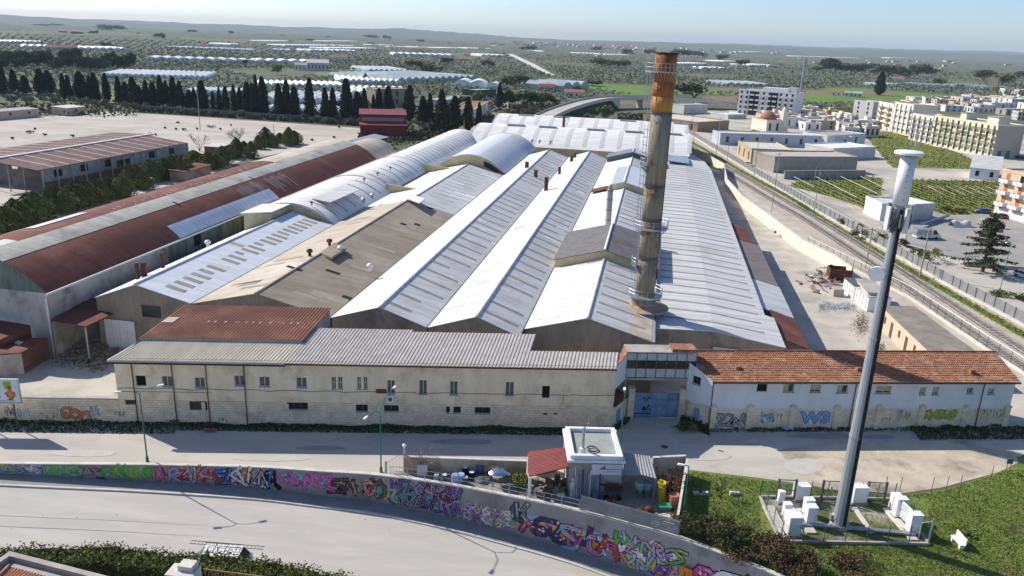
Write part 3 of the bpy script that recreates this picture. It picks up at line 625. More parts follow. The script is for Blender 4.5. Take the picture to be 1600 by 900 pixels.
for h,(r,s_) in zip(hlw,LO): window(fb_,FA,h,s_,.03 if h[2]<=SB-.5 else 0)
for (x0,y0,x1,y1) in ((205,566,217,660),(267,564,278,662),(321,565,329,664),(380,566,388,667)):
    t=(FA.px(x0,y0)[0]+FA.px(x1,y1)[0])/2; MB().tube([FA.at(t,EZ-.1,.14),FA.at(t,.1,.14)],.062,8).build('downpipe',pipem,fb_)
mb=MB(); pts=[FA.at(FA.L*i/60,4.55+.05*math.sin(i*1.3)+(.05 if i%9 else -.05),.05) for i in range(61)]; mb.tube(pts,.028,4); mb.build('cable',dgalv,fb_)
mb=MB(); pts=[FA.at(FA.px(x,610)[0],4.2,.05) for x in (195,330)]; mb.tube(pts,.02,4); mb.tube([FA.at(52,3.4,.05),FA.at(52,4.5,.05)],.02,4); mb.build('cable',dgalv,fb_)
for i in range(1,12):                                        # shallow pilaster strips of the stone base
    t=FA.L*i/12; mb=MB(); mb.hexa([FA.at(t-.22,0,.03),FA.at(t+.22,0,.03),FA.at(t+.22,0,.09),FA.at(t-.22,0,.09)],[FA.at(t-.22,SB-.15,.03),FA.at(t+.22,SB-.15,.03),FA.at(t+.22,SB-.15,.09),FA.at(t-.22,SB-.15,.09)]); mb.build('pilaster',stone,fb_)
a=rect_px(FA,(588,608,604,613)); mb=MB(); mb.hexa([FA.at(a[0],a[2],0),FA.at(a[1],a[2],0),FA.at(a[1],a[2],.3),FA.at(a[0],a[2],.3)],[FA.at(a[0],a[3],0),FA.at(a[1],a[3],0),FA.at(a[1],a[3],.12),FA.at(a[0],a[3],.12)]); mb.build('rusty_awning',rust,fb_)
a=rect_px(FA,(605,617,615,627)); mb=MB(); mb.hexa([FA.at(a[0],a[2],0),FA.at(a[1],a[2],0),FA.at(a[1],a[2],.35),FA.at(a[0],a[2],.35)],[FA.at(a[0],a[3],0),FA.at(a[1],a[3],0),FA.at(a[1],a[3],.35),FA.at(a[0],a[3],.35)])
acu=mb.build('air_conditioner',whitep,fb_); p=FA.at((a[0]+a[1])/2,(a[2]+a[3])/2,.36)
mb=MB(); mb.tube([p-FA.n*.02,p+FA.n*.012],.27,14); mb.build('fan_grille',dgalv,acu)
mb=MB()
for x in (627,655,717): 
    t=FA.px(x,668)[0]
mb=MB()
def corr(mb, A,B,Cq,D, pitch, amp, mi=0, rows=6, th=.0):        # trapezoid ribbed sheet: A,B lower edge, D,C upper edge, ribs run up the slope
    nrm=(B-A).cross(D-A).normalized(); nrm = nrm if nrm.z>0 else -nrm
    n=max(4,int((B-A).length/pitch)); cols=[]
    for i in range(n):
        for k,h in ((0,0),(.42,0),(.55,1),(.88,1)): cols.append(((i+k)/n,h))
    cols.append((1,0)); vs=[]
    for j in range(rows+1):
        L_=A.lerp(D,j/rows); R_=B.lerp(Cq,j/rows); vs+=[L_.lerp(R_,a)+nrm*(amp*h) for a,h in cols]
    k=len(cols); mb.add(vs,[(j*k+i,j*k+i+1,(j+1)*k+i+1,(j+1)*k+i) for j in range(rows) for i in range(k-1)],mi)
# roofs
tR = 19.6; SL=.155
mb=MB(); corr(mb,FD(-.5,-.45,EZ),FD(tR,-.45,EZ),FD(tR+.1,4.3,EZ+.75),FD(.6,4.3,EZ+.75),.42,.06); mb.build('beige_roof',beige_sheet,fb_)
mb=MB(); corr(mb,FD(.5,4.1,EZ+1.05),FD(tR+.1,4.1,EZ+1.05),FD(tR+.2,12.8,EZ+2.3),FD(1.0,12.8,EZ+2.3),.42,.06); mb.build('red_roof',rust_side,fb_)
MB().slab([FD(.9,7.9,EZ+1.70),FD(2.3,7.9,EZ+1.70),FD(2.4,9.3,EZ+1.9),FD(1.0,9.3,EZ+1.9)],.02).build('pale_roof_patch',roof_tan,fb_)   # dull patched panes along the red roof
for i in range(11):
    t=6.2+i*1.1+.3*math.sin(i*5); MB().slab([FD(t,8.3,EZ+1.69),FD(t+.35,8.3,EZ+1.69),FD(t+.4,8.65,EZ+1.74),FD(t+.05,8.65,EZ+1.74)],.02).build('pale_roof_patch',roof_tan,fb_)
mb=MB(); mb.hexa([FD(-.5,-.3,EZ-.42),FD(tR,-.3,EZ-.42),FD(tR,0,EZ-.42),FD(-.5,0,EZ-.42)],[FD(-.5,-.3,EZ-.06),FD(tR,-.3,EZ-.06),FD(tR,0,EZ-.06),FD(-.5,0,EZ-.06)]); mb.build('fascia',concr_lt,fb_)
mb=MB(); mb.tube([FD(-.5,-.42,EZ-.36),FD(tR,-.42,EZ-.36)],.09,6); mb.tube([FD(tR,-.5,EZ-.14),FD(FA.L+.1,-.5,EZ-.14)],.09,6); mb.build('gutter',pipem,fb_)
t1=FA.L*0+FA.px(822,560)[0]; t2=FA.px(614,560)[0]
mb=MB()
for a,b,dp in ((tR+.05,t2,7.9),(t2,t1,7.4),(t1,FA.L+.05,3.3)):
    corr(mb,FD(a,-.45,EZ),FD(b,-.45,EZ),FD(b,dp,EZ+.155*(dp+.45)),FD(a,dp,EZ+.155*(dp+.45)),.42,.06)
mb.build('mauve_roof',mauve_sheet,fb_)
mb=MB()                                                       # back walls and the step between the roofs
for a,b,dp in ((tR,t2,7.8),(t2,t1,7.3),(t1,FA.L,3.2)):
    z=EZ+.155*(dp+.4)-.05; mb.add([FD(a,dp,0),FD(b,dp,0),FD(b,dp,z),FD(a,dp,z)],[(0,1,2,3)])
mb.add([FD(.6,12.6,0),FD(tR,12.6,0),FD(tR,12.6,EZ+2.2),FD(.9,12.6,EZ+2.2)],[(0,1,2,3)])
mb.add([FD(tR,-.2,EZ),FD(tR,4.2,EZ),FD(tR,12.7,EZ),FD(tR,12.7,EZ+2.25),FD(tR,4.2,EZ+1.0),FD(tR,4.2,EZ+.68)],[(0,1,2,3,4,5)])
mb.add([FD(.5,0,EZ-.2),FD(.5,12.7,EZ-.2),FD(.9,12.7,EZ+2.25),FD(.6,4.2,EZ+1.0)],[(0,1,2,3)])
mb.add([FD(.5,4.15,EZ+.7),FD(tR,4.15,EZ+.7),FD(tR,4.15,EZ+1.02),FD(.5,4.15,EZ+1.02)],[(0,1,2,3)])
mb.build('back_wall',concr,fb_)
# boundary wall left of it
BW = Plane(FA.at(-34,0),FA.at(-.02,0)); bw_=thing('boundary_wall',BW.at(20,0),'low stone block wall with orange and blue graffiti left of the cream building','wall')
BH=3.15
for i in range(6):
    a=BW.L*i/6; b=BW.L*(i+1)/6-.03; mb=MB(); q=[BW.at(a,0,.0),BW.at(b,0,.0),BW.at(b,0,-.4),BW.at(a,0,-.4)]; mb.prism([(p.x,p.y) for p in q][::-1],0,BH); mb.build('wall_bay',stone,bw_)
q=[BW.at(0,0,.06),BW.at(BW.L,0,.06),BW.at(BW.L,0,-.46),BW.at(0,0,-.46)]; MB().prism([(p.x,p.y) for p in q][::-1],BH,BH+.12).build('coping',concr,bw_)
def bubble(parent, pl, rect, fill, line, n, seed, label, d=.0, style='round'):
    r=random.Random(seed); a,b,c,e=rect_px(pl,rect,d); cols=list(dict.fromkeys([*fill,line]))
    P=Paint(lambda x,y,k: pl.at(x,y,d+k),cols); w_=(b-a)/n
    pieces(P, r, a, b-a, c, e, 1.0, fill, line, [], style, 1)
    P.mb.build('graffiti',[paint(k,C[k]) for k in cols],parent,label=label)
def scribble(parent, pl, rect, c, n, seed, label, d=.0, wd=.07):
    r=random.Random(seed); a,b,lo_,hi_=rect_px(pl,rect,d); P=Paint(lambda x,y,k: pl.at(x,y,d+k),[c]); w_=(b-a)/n
    for i in range(n):
        x0=a+w_*i; pts=[(x0+w_*r.uniform(0,1),lo_+(hi_-lo_)*r.uniform(0,1)) for _ in range(5)]; 
        P.ribbon(pts,wd,c,0)
    P.mb.build('graffiti',[paint(c,C[c])],parent,label=label)
bubble(bw_,BW,(101,637,138,655),['orange','salmon'],'brown',4,31,'orange bubble graffiti')
scribble(bw_,BW,(141,632,156,650),'blue',6,32,'small blue graffiti scrawl')
scribble(bw_,BW,(6,634,30,652),'navy',7,33,'black and blue tags under the billboard'); scribble(bw_,BW,(28,636,46,652),'sky',5,34,'pale blue tag'); scribble(bw_,BW,(62,644,92,656),'dgrey',5,35,'dark scrawl')
scribble(fb_,FA,(180,642,196,656),'dgrey',4,36,'dark scrawl at the left corner',.03); scribble(fb_,FA,(340,651,356,660),'dgrey',4,37,'small grey tag',.03)
# billboard
bz=BW.px(10,628)[1]; t_b0,zb0=BW.px(-60,630,1.6); t_b1,zb1=BW.px(32.5,629,1.6); zt=BW.px(26,594,1.6)[1]; zb_=BW.px(30,629,1.6)[1]
bb=thing('billboard',BW.at(t_b1-3,0,1.6),'white advertising billboard with a flower pot picture at the left edge of the street','billboard')
mb=MB(); mb.hexa([BW.at(t_b0,zb_,1.5),BW.at(t_b1,zb_,1.5),BW.at(t_b1,zb_,1.6),BW.at(t_b0,zb_,1.6)],[BW.at(t_b0,zt,1.5),BW.at(t_b1,zt,1.5),BW.at(t_b1,zt,1.6),BW.at(t_b0,zt,1.6)]); mb.build('board',mat('poster_white',(.66,.70,.74),(.60,.64,.68),1,.5),bb)
mb=MB()
for a,b,c,e in ((t_b0,t_b1+.1,zt,zt+.12),(t_b0,t_b1+.1,zb_-.14,zb_),(t_b1,t_b1+.12,zb_,zt)):
    mb.hexa([BW.at(a,c,1.45),BW.at(b,c,1.45),BW.at(b,c,1.68),BW.at(a,c,1.68)],[BW.at(a,e,1.45),BW.at(b,e,1.45),BW.at(b,e,1.68),BW.at(a,e,1.68)])
mb.build('board_frame',galv,bb)
for x in (t_b1-.9,t_b1-4.2): MB().tube([BW.at(x,0,1.5),BW.at(x,zb_,1.5)],.09).build('post',dgalv,bb)
hB=zt-zb_; Pp=Paint(lambda x,y,k: BW.at(t_b1+x,zb_+y*hB,1.6+k),['orange','brown','salmon','hotpink','lilac','lime','sky','grey'])
Pp.poly([(-1.7,.93),(-.7,.93),(-.8,.6),(-1.5,.6)],'lime',0)
Pp.poly([(-1.35,.72),(-1.1,.8),(-.75,.72),(-.8,.52),(-.45,.45),(-.4,.3),(-.75,.16),(-1.1,.14),(-1.4,.24),(-1.65,.42),(-1.2,.52)],'orange',1); Pp.poly(blob(rnd,-1.0,.36,.28,.1,9),'salmon',2); Pp.poly(blob(rnd,-1.05,.14,.35,.035,9),'brown',2); Pp.poly(blob(rnd,-1.0,.66,.18,.07,8),'brown',2)
for i in range(3): Pp.ribbon([(-2.6,.85-.1*i),(-2.0,.85-.1*i)],.05*.4,'lilac',1)
Pp.ribbon([(-2.3+.32*math.cos(a),.36+.13*math.sin(a)) for a in [.9+k*.4 for k in range(12)]],.10,'hotpink',1); Pp.ribbon([(-2.75,.39),(-2.25,.40)],.03,'hotpink',1); Pp.ribbon([(-2.75,.33),(-2.28,.34)],.03,'hotpink',1)
for i in range(12): Pp.ribbon([(-2.9+i*.2,.075),(-2.78+i*.2,.075)],.05*.9,'grey',1)
Pp.mb.build('poster_print',[paint(c,C[c]) for c in Pp.cols],bb)
# ------------------------------------------------------------------ gate recess and panelled bridge
gA,gB=G(983,652,0),G(1062,653,0); GP=Plane(gA,gB)
gt=thing('factory_gate',GP.at(GP.L/2,0),'wide closed blue metal gate with black scrawls between two stone piers','gate')
zg=GP.px(1020,614)[1]; npn=4
for i in range(npn):
    a=.35+(GP.L-.7)*i/npn; b=.35+(GP.L-.7)*(i+1)/npn-.02; mb=MB(); mb.hexa([GP.at(a,.1,-.04),GP.at(b,.1,-.04),GP.at(b,.1,.04),GP.at(a,.1,.04)],[GP.at(a,zg,-.04),GP.at(b,zg,-.04),GP.at(b,zg,.04),GP.at(a,zg,.04)]); mb.build('gate_panel',blue_gate,gt)
mb=MB()
for z in (.1,zg*.5,zg-.02): mb.hexa([GP.at(.35,z-.05,.04),GP.at(GP.L-.35,z-.05,.04),GP.at(GP.L-.35,z-.05,.08),GP.at(.35,z-.05,.08)],[GP.at(.35,z+.05,.04),GP.at(GP.L-.35,z+.05,.04),GP.at(GP.L-.35,z+.05,.08),GP.at(.35,z+.05,.08)])
mb.build('gate_rail',blue_gate,gt)
scribble(gt,GP,(1005,620,1016,625),'black',3,41,'short black tag',.08,.09); scribble(gt,GP,(1003,631,1018,642),'black',5,42,'black tag',.08,.10); 
Pg=Paint(lambda x,y,k: GP.at(x,y,.08+k),['black']); a,b,c,e=rect_px(GP,(991,644,1015,646),.08); Pg.ribbon([(a,c),(b,c+.02)],.1,'black',0); Pg.mb.build('graffiti',[paint('black',C['black'])],gt)
for t in (0,GP.L):
    mb=MB(); mb.obox(GP.at(t,0),GP.e,.38,.45,0,zg+.6); mb.obox(GP.at(t,0),GP.e,.46,.53,zg+.6,zg+.75); mb.build('pier',stone,gt)
# side walls of the recess
def wall_thing(name,pts,h,m,label,th=.3,cop=True):
    o=thing(name,(pts[0][0],pts[0][1],0),label,'wall'); 
    for a,b in zip(pts,pts[1:]):
        a=Vector((a[0],a[1],0)); b=Vector((b[0],b[1],0)); e=(b-a).normalized(); n=Vector((-e.y,e.x,0))*th
        MB().prism([a[:2],b[:2],(b+n)[:2],(a+n)[:2]],0,h).build('wall_bay',m,o)
        if cop: n1=Vector((-e.y,e.x,0)); MB().prism([(a-n1*.06)[:2],(b-n1*.06)[:2],(b+n+n1*.06)[:2],(a+n+n1*.06)[:2]],h,h+.1).build('coping',concr_lt,o)
    return o
lw=wall_thing('side_wall',[FA.at(FA.L+.06,0,-.1),GP.at(-.4,0,0)],2.9,stone,'short stone side wall with a blue door left of the blue gate')
pl=Plane(FA.at(FA.L+.06,0,-.1),GP.at(-.4,0,0)); mb=MB(); a,b=pl.L*.25,pl.L*.5; mb.hexa([pl.at(a,0,-.02),pl.at(b,0,-.02),pl.at(b,0,.05),pl.at(a,0,.05)],[pl.at(a,2.2,-.02),pl.at(b,2.2,-.02),pl.at(b,2.2,.05),pl.at(a,2.2,.05)]); mb.build('door',blue_gate,lw)
mb=MB(); 
def sh(t,d,z): p=pl.at(t,0,d); return Vector((p.x,p.y,z))
mb.slab([sh(.1,.2,3.1),sh(pl.L*.9,.2,3.1),sh(pl.L*.9,-2,4.0),sh(.1,-2,4.0)],.1); mb.build('rusty_canopy',rust,lw)
# tile roof building
TB=Plane((24.6,87.2),(63.2,90.6)); tb=thing('tile_roof_building',TB.at(TB.L/2,0),'long white two storey building with orange clay tile roof right of the gate','building')
tl=Plane(GP.at(GP.L+.3,0,.3),(24.6,87.2)); TZ=6.45; TS=2.75
rw=wall_thing('side_wall',[GP.at(GP.L+.45,0,.1),(24.5,87.1)],2.9,stone,'short stone side wall with a pale blue door right of the blue gate')
mb=MB(); a,b=tl.L*.42,tl.L*.64; mb.hexa([tl.at(a,0,-.02),tl.at(b,0,-.02),tl.at(b,0,.08),tl.at(a,0,.08)],[tl.at(a,2.2,-.02),tl.at(b,2.2,-.02),tl.at(b,2.2,.08),tl.at(a,2.2,.08)]); mb.build('door',blue_gate,rw)
TW=[((1183,600,1199,612),'open'),((1224,600,1241,613),'half'),((1266,601,1283,613),'blind'),((1308,602,1325,614),'half'),((1369,603,1393,615),'blind'),((1437,605,1447,617),'blind'),((1457,605,1467,617),'blind'),((1511,606,1521,615),'glass'),((1544,607,1554,616),'blind')]
th_=[rect_px(TB,r) for r,_ in TW]
mb=MB(); wall_with_holes(mb,TB,0,TB.L,TS,TZ+.1,th_); mb.add([TB.at(TB.L,0),TB.at(TB.L,0,-6),TB.at(TB.L,7.7,-6),TB.at(TB.L,TZ,0)],[(0,1,2,3)])
A_,B_=tl.at(tl.L*.02,0),tl.at(tl.L,0)
hole=rect_px(tl,(1082,588,1095,601)); wall_with_holes(mb,tl,tl.L*.02,tl.L,TS,TZ,[hole]); mb.add([tl.at(tl.L*.02,TZ),tl.at(tl.L,TZ),tl.at(tl.L*.02,7.75)],[(0,1,2)])
mb.add([TB.at(0,0,-6),TB.at(TB.L,0,-6),TB.at(TB.L,7.6,-6),TB.at(0,7.6,-6)],[(0,1,2,3)])
mb.build('upper_wall',white_pl,tb); window(tb,tl,hole,'vent')
mb=MB(); wall_with_holes(mb,TB,0,TB.L,0,TS,[],d=.06); mb.add([TB.at(0,TS,.06),TB.at(TB.L,TS,.06),TB.at(TB.L,TS,0),TB.at(0,TS,0)],[(0,1,2,3)]); mb.build('stone_base',stone,tb)
for h,(r_,s_) in zip(th_,TW): window(tb,TB,h,s_)
for x in (1113,1170,1237,1306,1371,1438,1506,1572):
    t=min(max(TB.px(x,650)[0],.3),TB.L-.3); mb=MB(); mb.obox(TB.at(t,0,.12),TB.e,.34,.14,0,TS+.25); mb.obox(TB.at(t,0,.12),TB.e,.42,.2,TS+.25,TS+.4); mb.obox(TB.at(t,0,.12),TB.e,.25,.12,TS+.4,TS+.55); mb.build('pilaster',stone,tb)
for x in (1112,1334,1533):
    t=TB.px(x,620)[0]; mb=MB(); mb.tube([TB.at(t,TZ-.1,.3),TB.at(t,TZ-.5,.12),TB.at(t,.1,.3 if x==1112 else .16)],.06,7); mb.build('downpipe',pipem,tb)
ne=EV*0+Vector((-.045,.999,0))
def TR(t,d,z): p=TB.at(t,0)+Vector((-.34,.94,0))*d if t<1 else TB.at(t,0)+Vector((.03,1,0))*d; return Vector((p.x,p.y,z))
A=TR(-.25,-.45,TZ); B=TR(TB.L+.35,-.45,TZ); Cq=TR(TB.L+.35,5.9,7.95); D=TR(-.25,5.9,7.95)
nrm=(B-A).cross(D-A).normalized(); nr=14
for j in range(nr):                                            # one clay tile course per part, each lapping over the one below
    mb=MB(); b0,b1=j/nr,(j+1)/nr+.012; rr=random.Random(j); nw=130; jit=[rr.uniform(-.02,.02) for _ in range(nw+1)]
    def fn(a,b):
        t=b0+(b1-b0)*b; p=A.lerp(D,t).lerp(B.lerp(Cq,t),a); k=a*nw; c=abs((k%1)-.5)*2
        return p+nrm*(.075*(1-c*c)+.075*(1-b)+jit[int(k)%nw])
    mb.grid(fn,nw*4,1); mb.grid(lambda a,b: fn(a,0)-nrm*(.07*b),nw*4,1); mb.build('tile_course',tile_m,tb)
MB().tube([D+nrm*.1,Cq+nrm*.1],.14).build('ridge_tile',tile_m,tb)
mb=MB(); mb.tube([A-nrm*.06+Vector((0,-.06,0)),B-nrm*.06+Vector((0,-.06,0))],.09); mb.build('gutter',pipem,tb)
for x,y in ((1153,575),(1342,577),(1519,580)):
    g=G(x,y,7.2); k=TB.px(x,y); mb=MB(); mb.obox((g.x,g.y),TB.e,.3,.25,6.9,7.45); mb.build('roof_vent',tile_m,tb)
bubble(tb,TB,(1114,646,1168,666),['silver','grey'],'black',4,51,'silver bubble graffiti letters outlined in black',.06)
scribble(tb,TB,(1186,645,1222,662),'dgrey',7,52,'black and pale blue graffiti scrawl',.06); bubble(tb,TB,(1192,643,1208,655),['sky'],'teal',2,53,'small pale blue graffiti',.06)
scribble(tb,TB,(1400,640,1422,660),'dgrey',9,54,'dark graffiti scrawl',.06,.05); scribble(tb,TB,(1535,638,1572,654),'dgrey',7,55,'black outline graffiti at the right end',.06)
bubble(tb,TB,(1446,640,1493,656),['lime','yellow'],'black',5,56,'yellow green graffiti outlined in black',.06); scribble(tb,TB,(1375,650,1392,660),'dgrey',4,57,'small tag',.06,.05)
def text_mesh(txt, size, fmap, m, parent, name, label=None, bold=.0):
    cu=bpy.data.curves.new('lettering','FONT'); cu.body=txt; cu.size=size; cu.offset=bold; o=bpy.data.objects.new('lettering',cu); col.objects.link(o)
    dg=bpy.context.evaluated_depsgraph_get(); me=bpy.data.meshes.new_from_object(o.evaluated_get(dg)); bpy.data.objects.remove(o)
    vs=[fmap(v.co.x,v.co.y) for v in me.vertices]; fs=[tuple(p.vertices) for p in me.polygons]
    return MB().add(vs,fs).build(name,m,parent,label=label)
a,b,c,e=rect_px(TB,(1250,641,1287,663),.06)
text_mesh('W3',(e-c)*1.05,lambda x,y: TB.at(a+.15+x*1.2,c+.25+y,.075),paint('blue',C['blue']),tb,'graffiti','blue bubble letters W3 on the stone base',.15)
text_mesh('W3',(e-c)*1.05,lambda x,y: TB.at(a+.15+x*1.2,c+.25+y,.082),paint('sky',C['sky']),tb,'graffiti','pale blue fill of the W3 letters',.055)
# bridge over the gate
b1=Plane(GP.at(-1.0,0,.35),GP.at(GP.L+1.2,0,.35)); br=thing('covered_bridge',b1.at(b1.L/2,0),'covered bridge of white and glass panels spanning above the blue gate','bridge')
zlo=b1.px(1010,591)[1]; zhi=b1.px(1010,552)[1]; hh=zhi-zlo
nP=7; brp=mat('dull_white_panel',(.50,.49,.47),(.42,.41,.39),1.2,.7)
for i in range(nP):
    a=b1.L*i/nP+.05; b=b1.L*(i+1)/nP-.05
    for c,e,m_,nm in ((zlo+.15,zlo+hh*.38,brp,'lower_panel'),(zlo+hh*.40,zlo+hh*.70,glassd,'window'),(zlo+hh*.72,zhi-.05,brp,'upper_panel')):
        mb=MB(); dd=.0 if nm!='window' else -.06; mb.hexa([b1.at(a,c,-.08),b1.at(b,c,-.08),b1.at(b,c,dd),b1.at(a,c,dd)],[b1.at(a,e,-.08),b1.at(b,e,-.08),b1.at(b,e,dd),b1.at(a,e,dd)]); mb.build(nm,m_,br)
mb=MB()
for i in range(nP+1): t=b1.L*i/nP; mb.hexa([b1.at(t-.05,zlo,-.1),b1.at(t+.05,zlo,-.1),b1.at(t+.05,zlo,.03),b1.at(t-.05,zlo,.03)],[b1.at(t-.05,zhi,-.1),b1.at(t+.05,zhi,-.1),b1.at(t+.05,zhi,.03),b1.at(t-.05,zhi,.03)])
mb.build('mullions',dgalv,br,kind='stuff')
mb=MB(); q=[b1.at(0,0,-.1),b1.at(b1.L,0,-.1),b1.at(b1.L,0,-2.6),b1.at(0,0,-2.6)]; q=[(p.x,p.y) for p in q][::-1]; mb.prism(q,zlo-.3,zlo); mb.prism(q,zhi,zhi+.12); mb.build('deck_and_roof',concr,br)
mb=MB(); mb.add([b1.at(0,zlo,-2.6),b1.at(b1.L,zlo,-2.6),b1.at(b1.L,zhi,-2.6),b1.at(0,zhi,-2.6)],[(0,1,2,3)]); mb.build('back_panel',white_pl,br)
mb=MB(); mb.tube([b1.at(.1,0,-.3),b1.at(.1,zlo,-.3)],.12); mb.build('post',concr,br); MB().tube([b1.at(b1.L-.1,0,-.3),b1.at(b1.L-.1,zlo,-.3)],.12).build('post',concr,br)
p=b1.at(b1.L*.82,0,-1.2); mb=MB(); mb.obox((p.x,p.y),b1.e,1.5,1.0,zhi+.12,zhi+.5); mb.build('tiled_cap',tile_m,br)
mb=MB(); a=FA.at(FA.L,zhi-.2); mb.slab([FA.at(FA.L,EZ+.1,0),b1.at(0,zhi+.05,.1),b1.at(0,zhi+.05,-2.6),FD(FA.L,3.2,EZ+.6)],.12); mb.build('tiled_link',tile_m,br)
mb=MB(); mb.add([FA.at(FA.L+.01,zlo-.2,-.05),b1.at(0,zlo-.2,0),b1.at(0,zhi,0),FA.at(FA.L+.01,EZ,-.05)],[(0,1,2,3)]); mb.build('side_panel',white_pl,br)
# ------------------------------------------------------------------ street lamps
def lamp(px, py, h, arms, label, name='street_lamp', r=.085, group='green street lamps', head=(.75,.16)):
    b=G(px,py,0); t=thing(name,b,label,'street lamp',group); zt=b.z+h
    mb=MB(); mb.tube([b,b+Vector((0,0,h*.55)),b+Vector((0,0,h))],r,8,0,r*.65); mb.lathe(b,[(.16,0),(.16,.5),(.1,.7)],8); mb.build('pole',greenp,t)
    for dx,dy,rise in arms:
        e=Vector((dx,dy,rise)); top=b+Vector((0,0,h-.05)); tip=top+e
        MB().tube([top,top+Vector((dx*.35,dy*.35,rise*.75)),tip],.04,6).build('arm',greenp,t)
        d=Vector((dx,dy,0)).normalized(); hm=MB(); c=tip+d*.3
        hm.hexa([tuple(c-d*.4+Vector((-d.y,d.x,0))*s1*.12+Vector((0,0,-.07))) if 0 else tuple(c+d*a*head[0]/2+Vector((-d.y,d.x,0))*s1*head[1]+Vector((0,0,-.06))) for a,s1 in ((-1,-.7),(1,-1),(1,1),(-1,.7))],[tuple(c+d*a*head[0]/2*.8+Vector((-d.y,d.x,0))*s1*head[1]*.7+Vector((0,0,.07))) for a,s1 in ((-1,-.7),(1,-1),(1,1),(-1,.7))]); hm.build('lamp_head',lampw,t)
    return t
lamp(230.5,721.5,8.1,[(1.5,1.0,.5),(-1.6,-.6,.45)],'green double arm street lamp at the painted wall, left of the other')
lamp(595.5,738,7.1,[(.9,2.9,1.5),(-.9,-2.3,.75)],'green double arm street lamp by the gated storage yard')
b=G(967,722,0); lamp(967,722,GH(974,613,b),[(.05,.5,.1)],'green street lamp rising behind the white workshop near the blue gate')
b=G(1066,818,0); lamp(1066,818,GH(1074,728,b),[(-.4,.1,.1)],'green lamp post by the right wall of the scrap yard')
# weeds along the street front
r=random.Random(5); mb=MB()
def weeds(mb,P,Q,wd,n,h,size):
    for _ in range(n):
        t=r.random(); a=P.lerp(Q,t); d=r.random()**1.5*wd; k=h*(1-d/wd*.7)*r.random()**.6*(.6+.4*math.sin(t*37)*math.sin(t*11)); mb.leaf((a.x,a.y-d-.05,max(.05,k)),size,r)
weeds(mb,BW.at(3,0),FA.at(7,0),2.4,3000,.7,.22); weeds(mb,FA.at(7,0),FA.at(FA.L,0),1.5,6000,.55,.2); weeds(mb,TB.at(0,0),TB.at(20,0),.9,700,.4,.16); weeds(mb,TB.at(5,0),TB.at(33,0),.8,900,.35,.16); weeds(mb,TB.at(26,0),TB.at(50,0),3.0,3200,.7,.22)
weeds(mb,rw and GP.at(GP.L,0),Vector((24.6,87,0)),1.6,900,1.0,.22); weeds(mb,FA.at(FA.L,0),GP.at(0,0),1.0,350,.6,.2)
for s_ in (0,): 
    for _ in range(500): 
        t=r.uniform(s_of_px(205),s_of_px(330)); p,_n=wall_at(t,.1,-.5-r.random()*.25); mb.leaf((p.x,p.y,.05+.2*r.random()**2),.09,r)
mb.build('weeds',weed,kind='stuff')
for px,py,c,label in ((328,674,'hotpink','crumpled bright pink plastic sheet in the weeds by the cream building'),(1230,672,'sky','crumpled pale bag on the ground before the silver graffiti')):
    g=G(px,py,0); mb=MB(); rr=random.Random(px)
    def fn(a,b): return (g.x+(a-.5)*1.5,g.y+(b-.5)*.7,.12+.25*rr.random())
    mb.grid(fn,7,5); tag(mb.build('plastic_sheet',paint(c,C[c])),label,'litter')
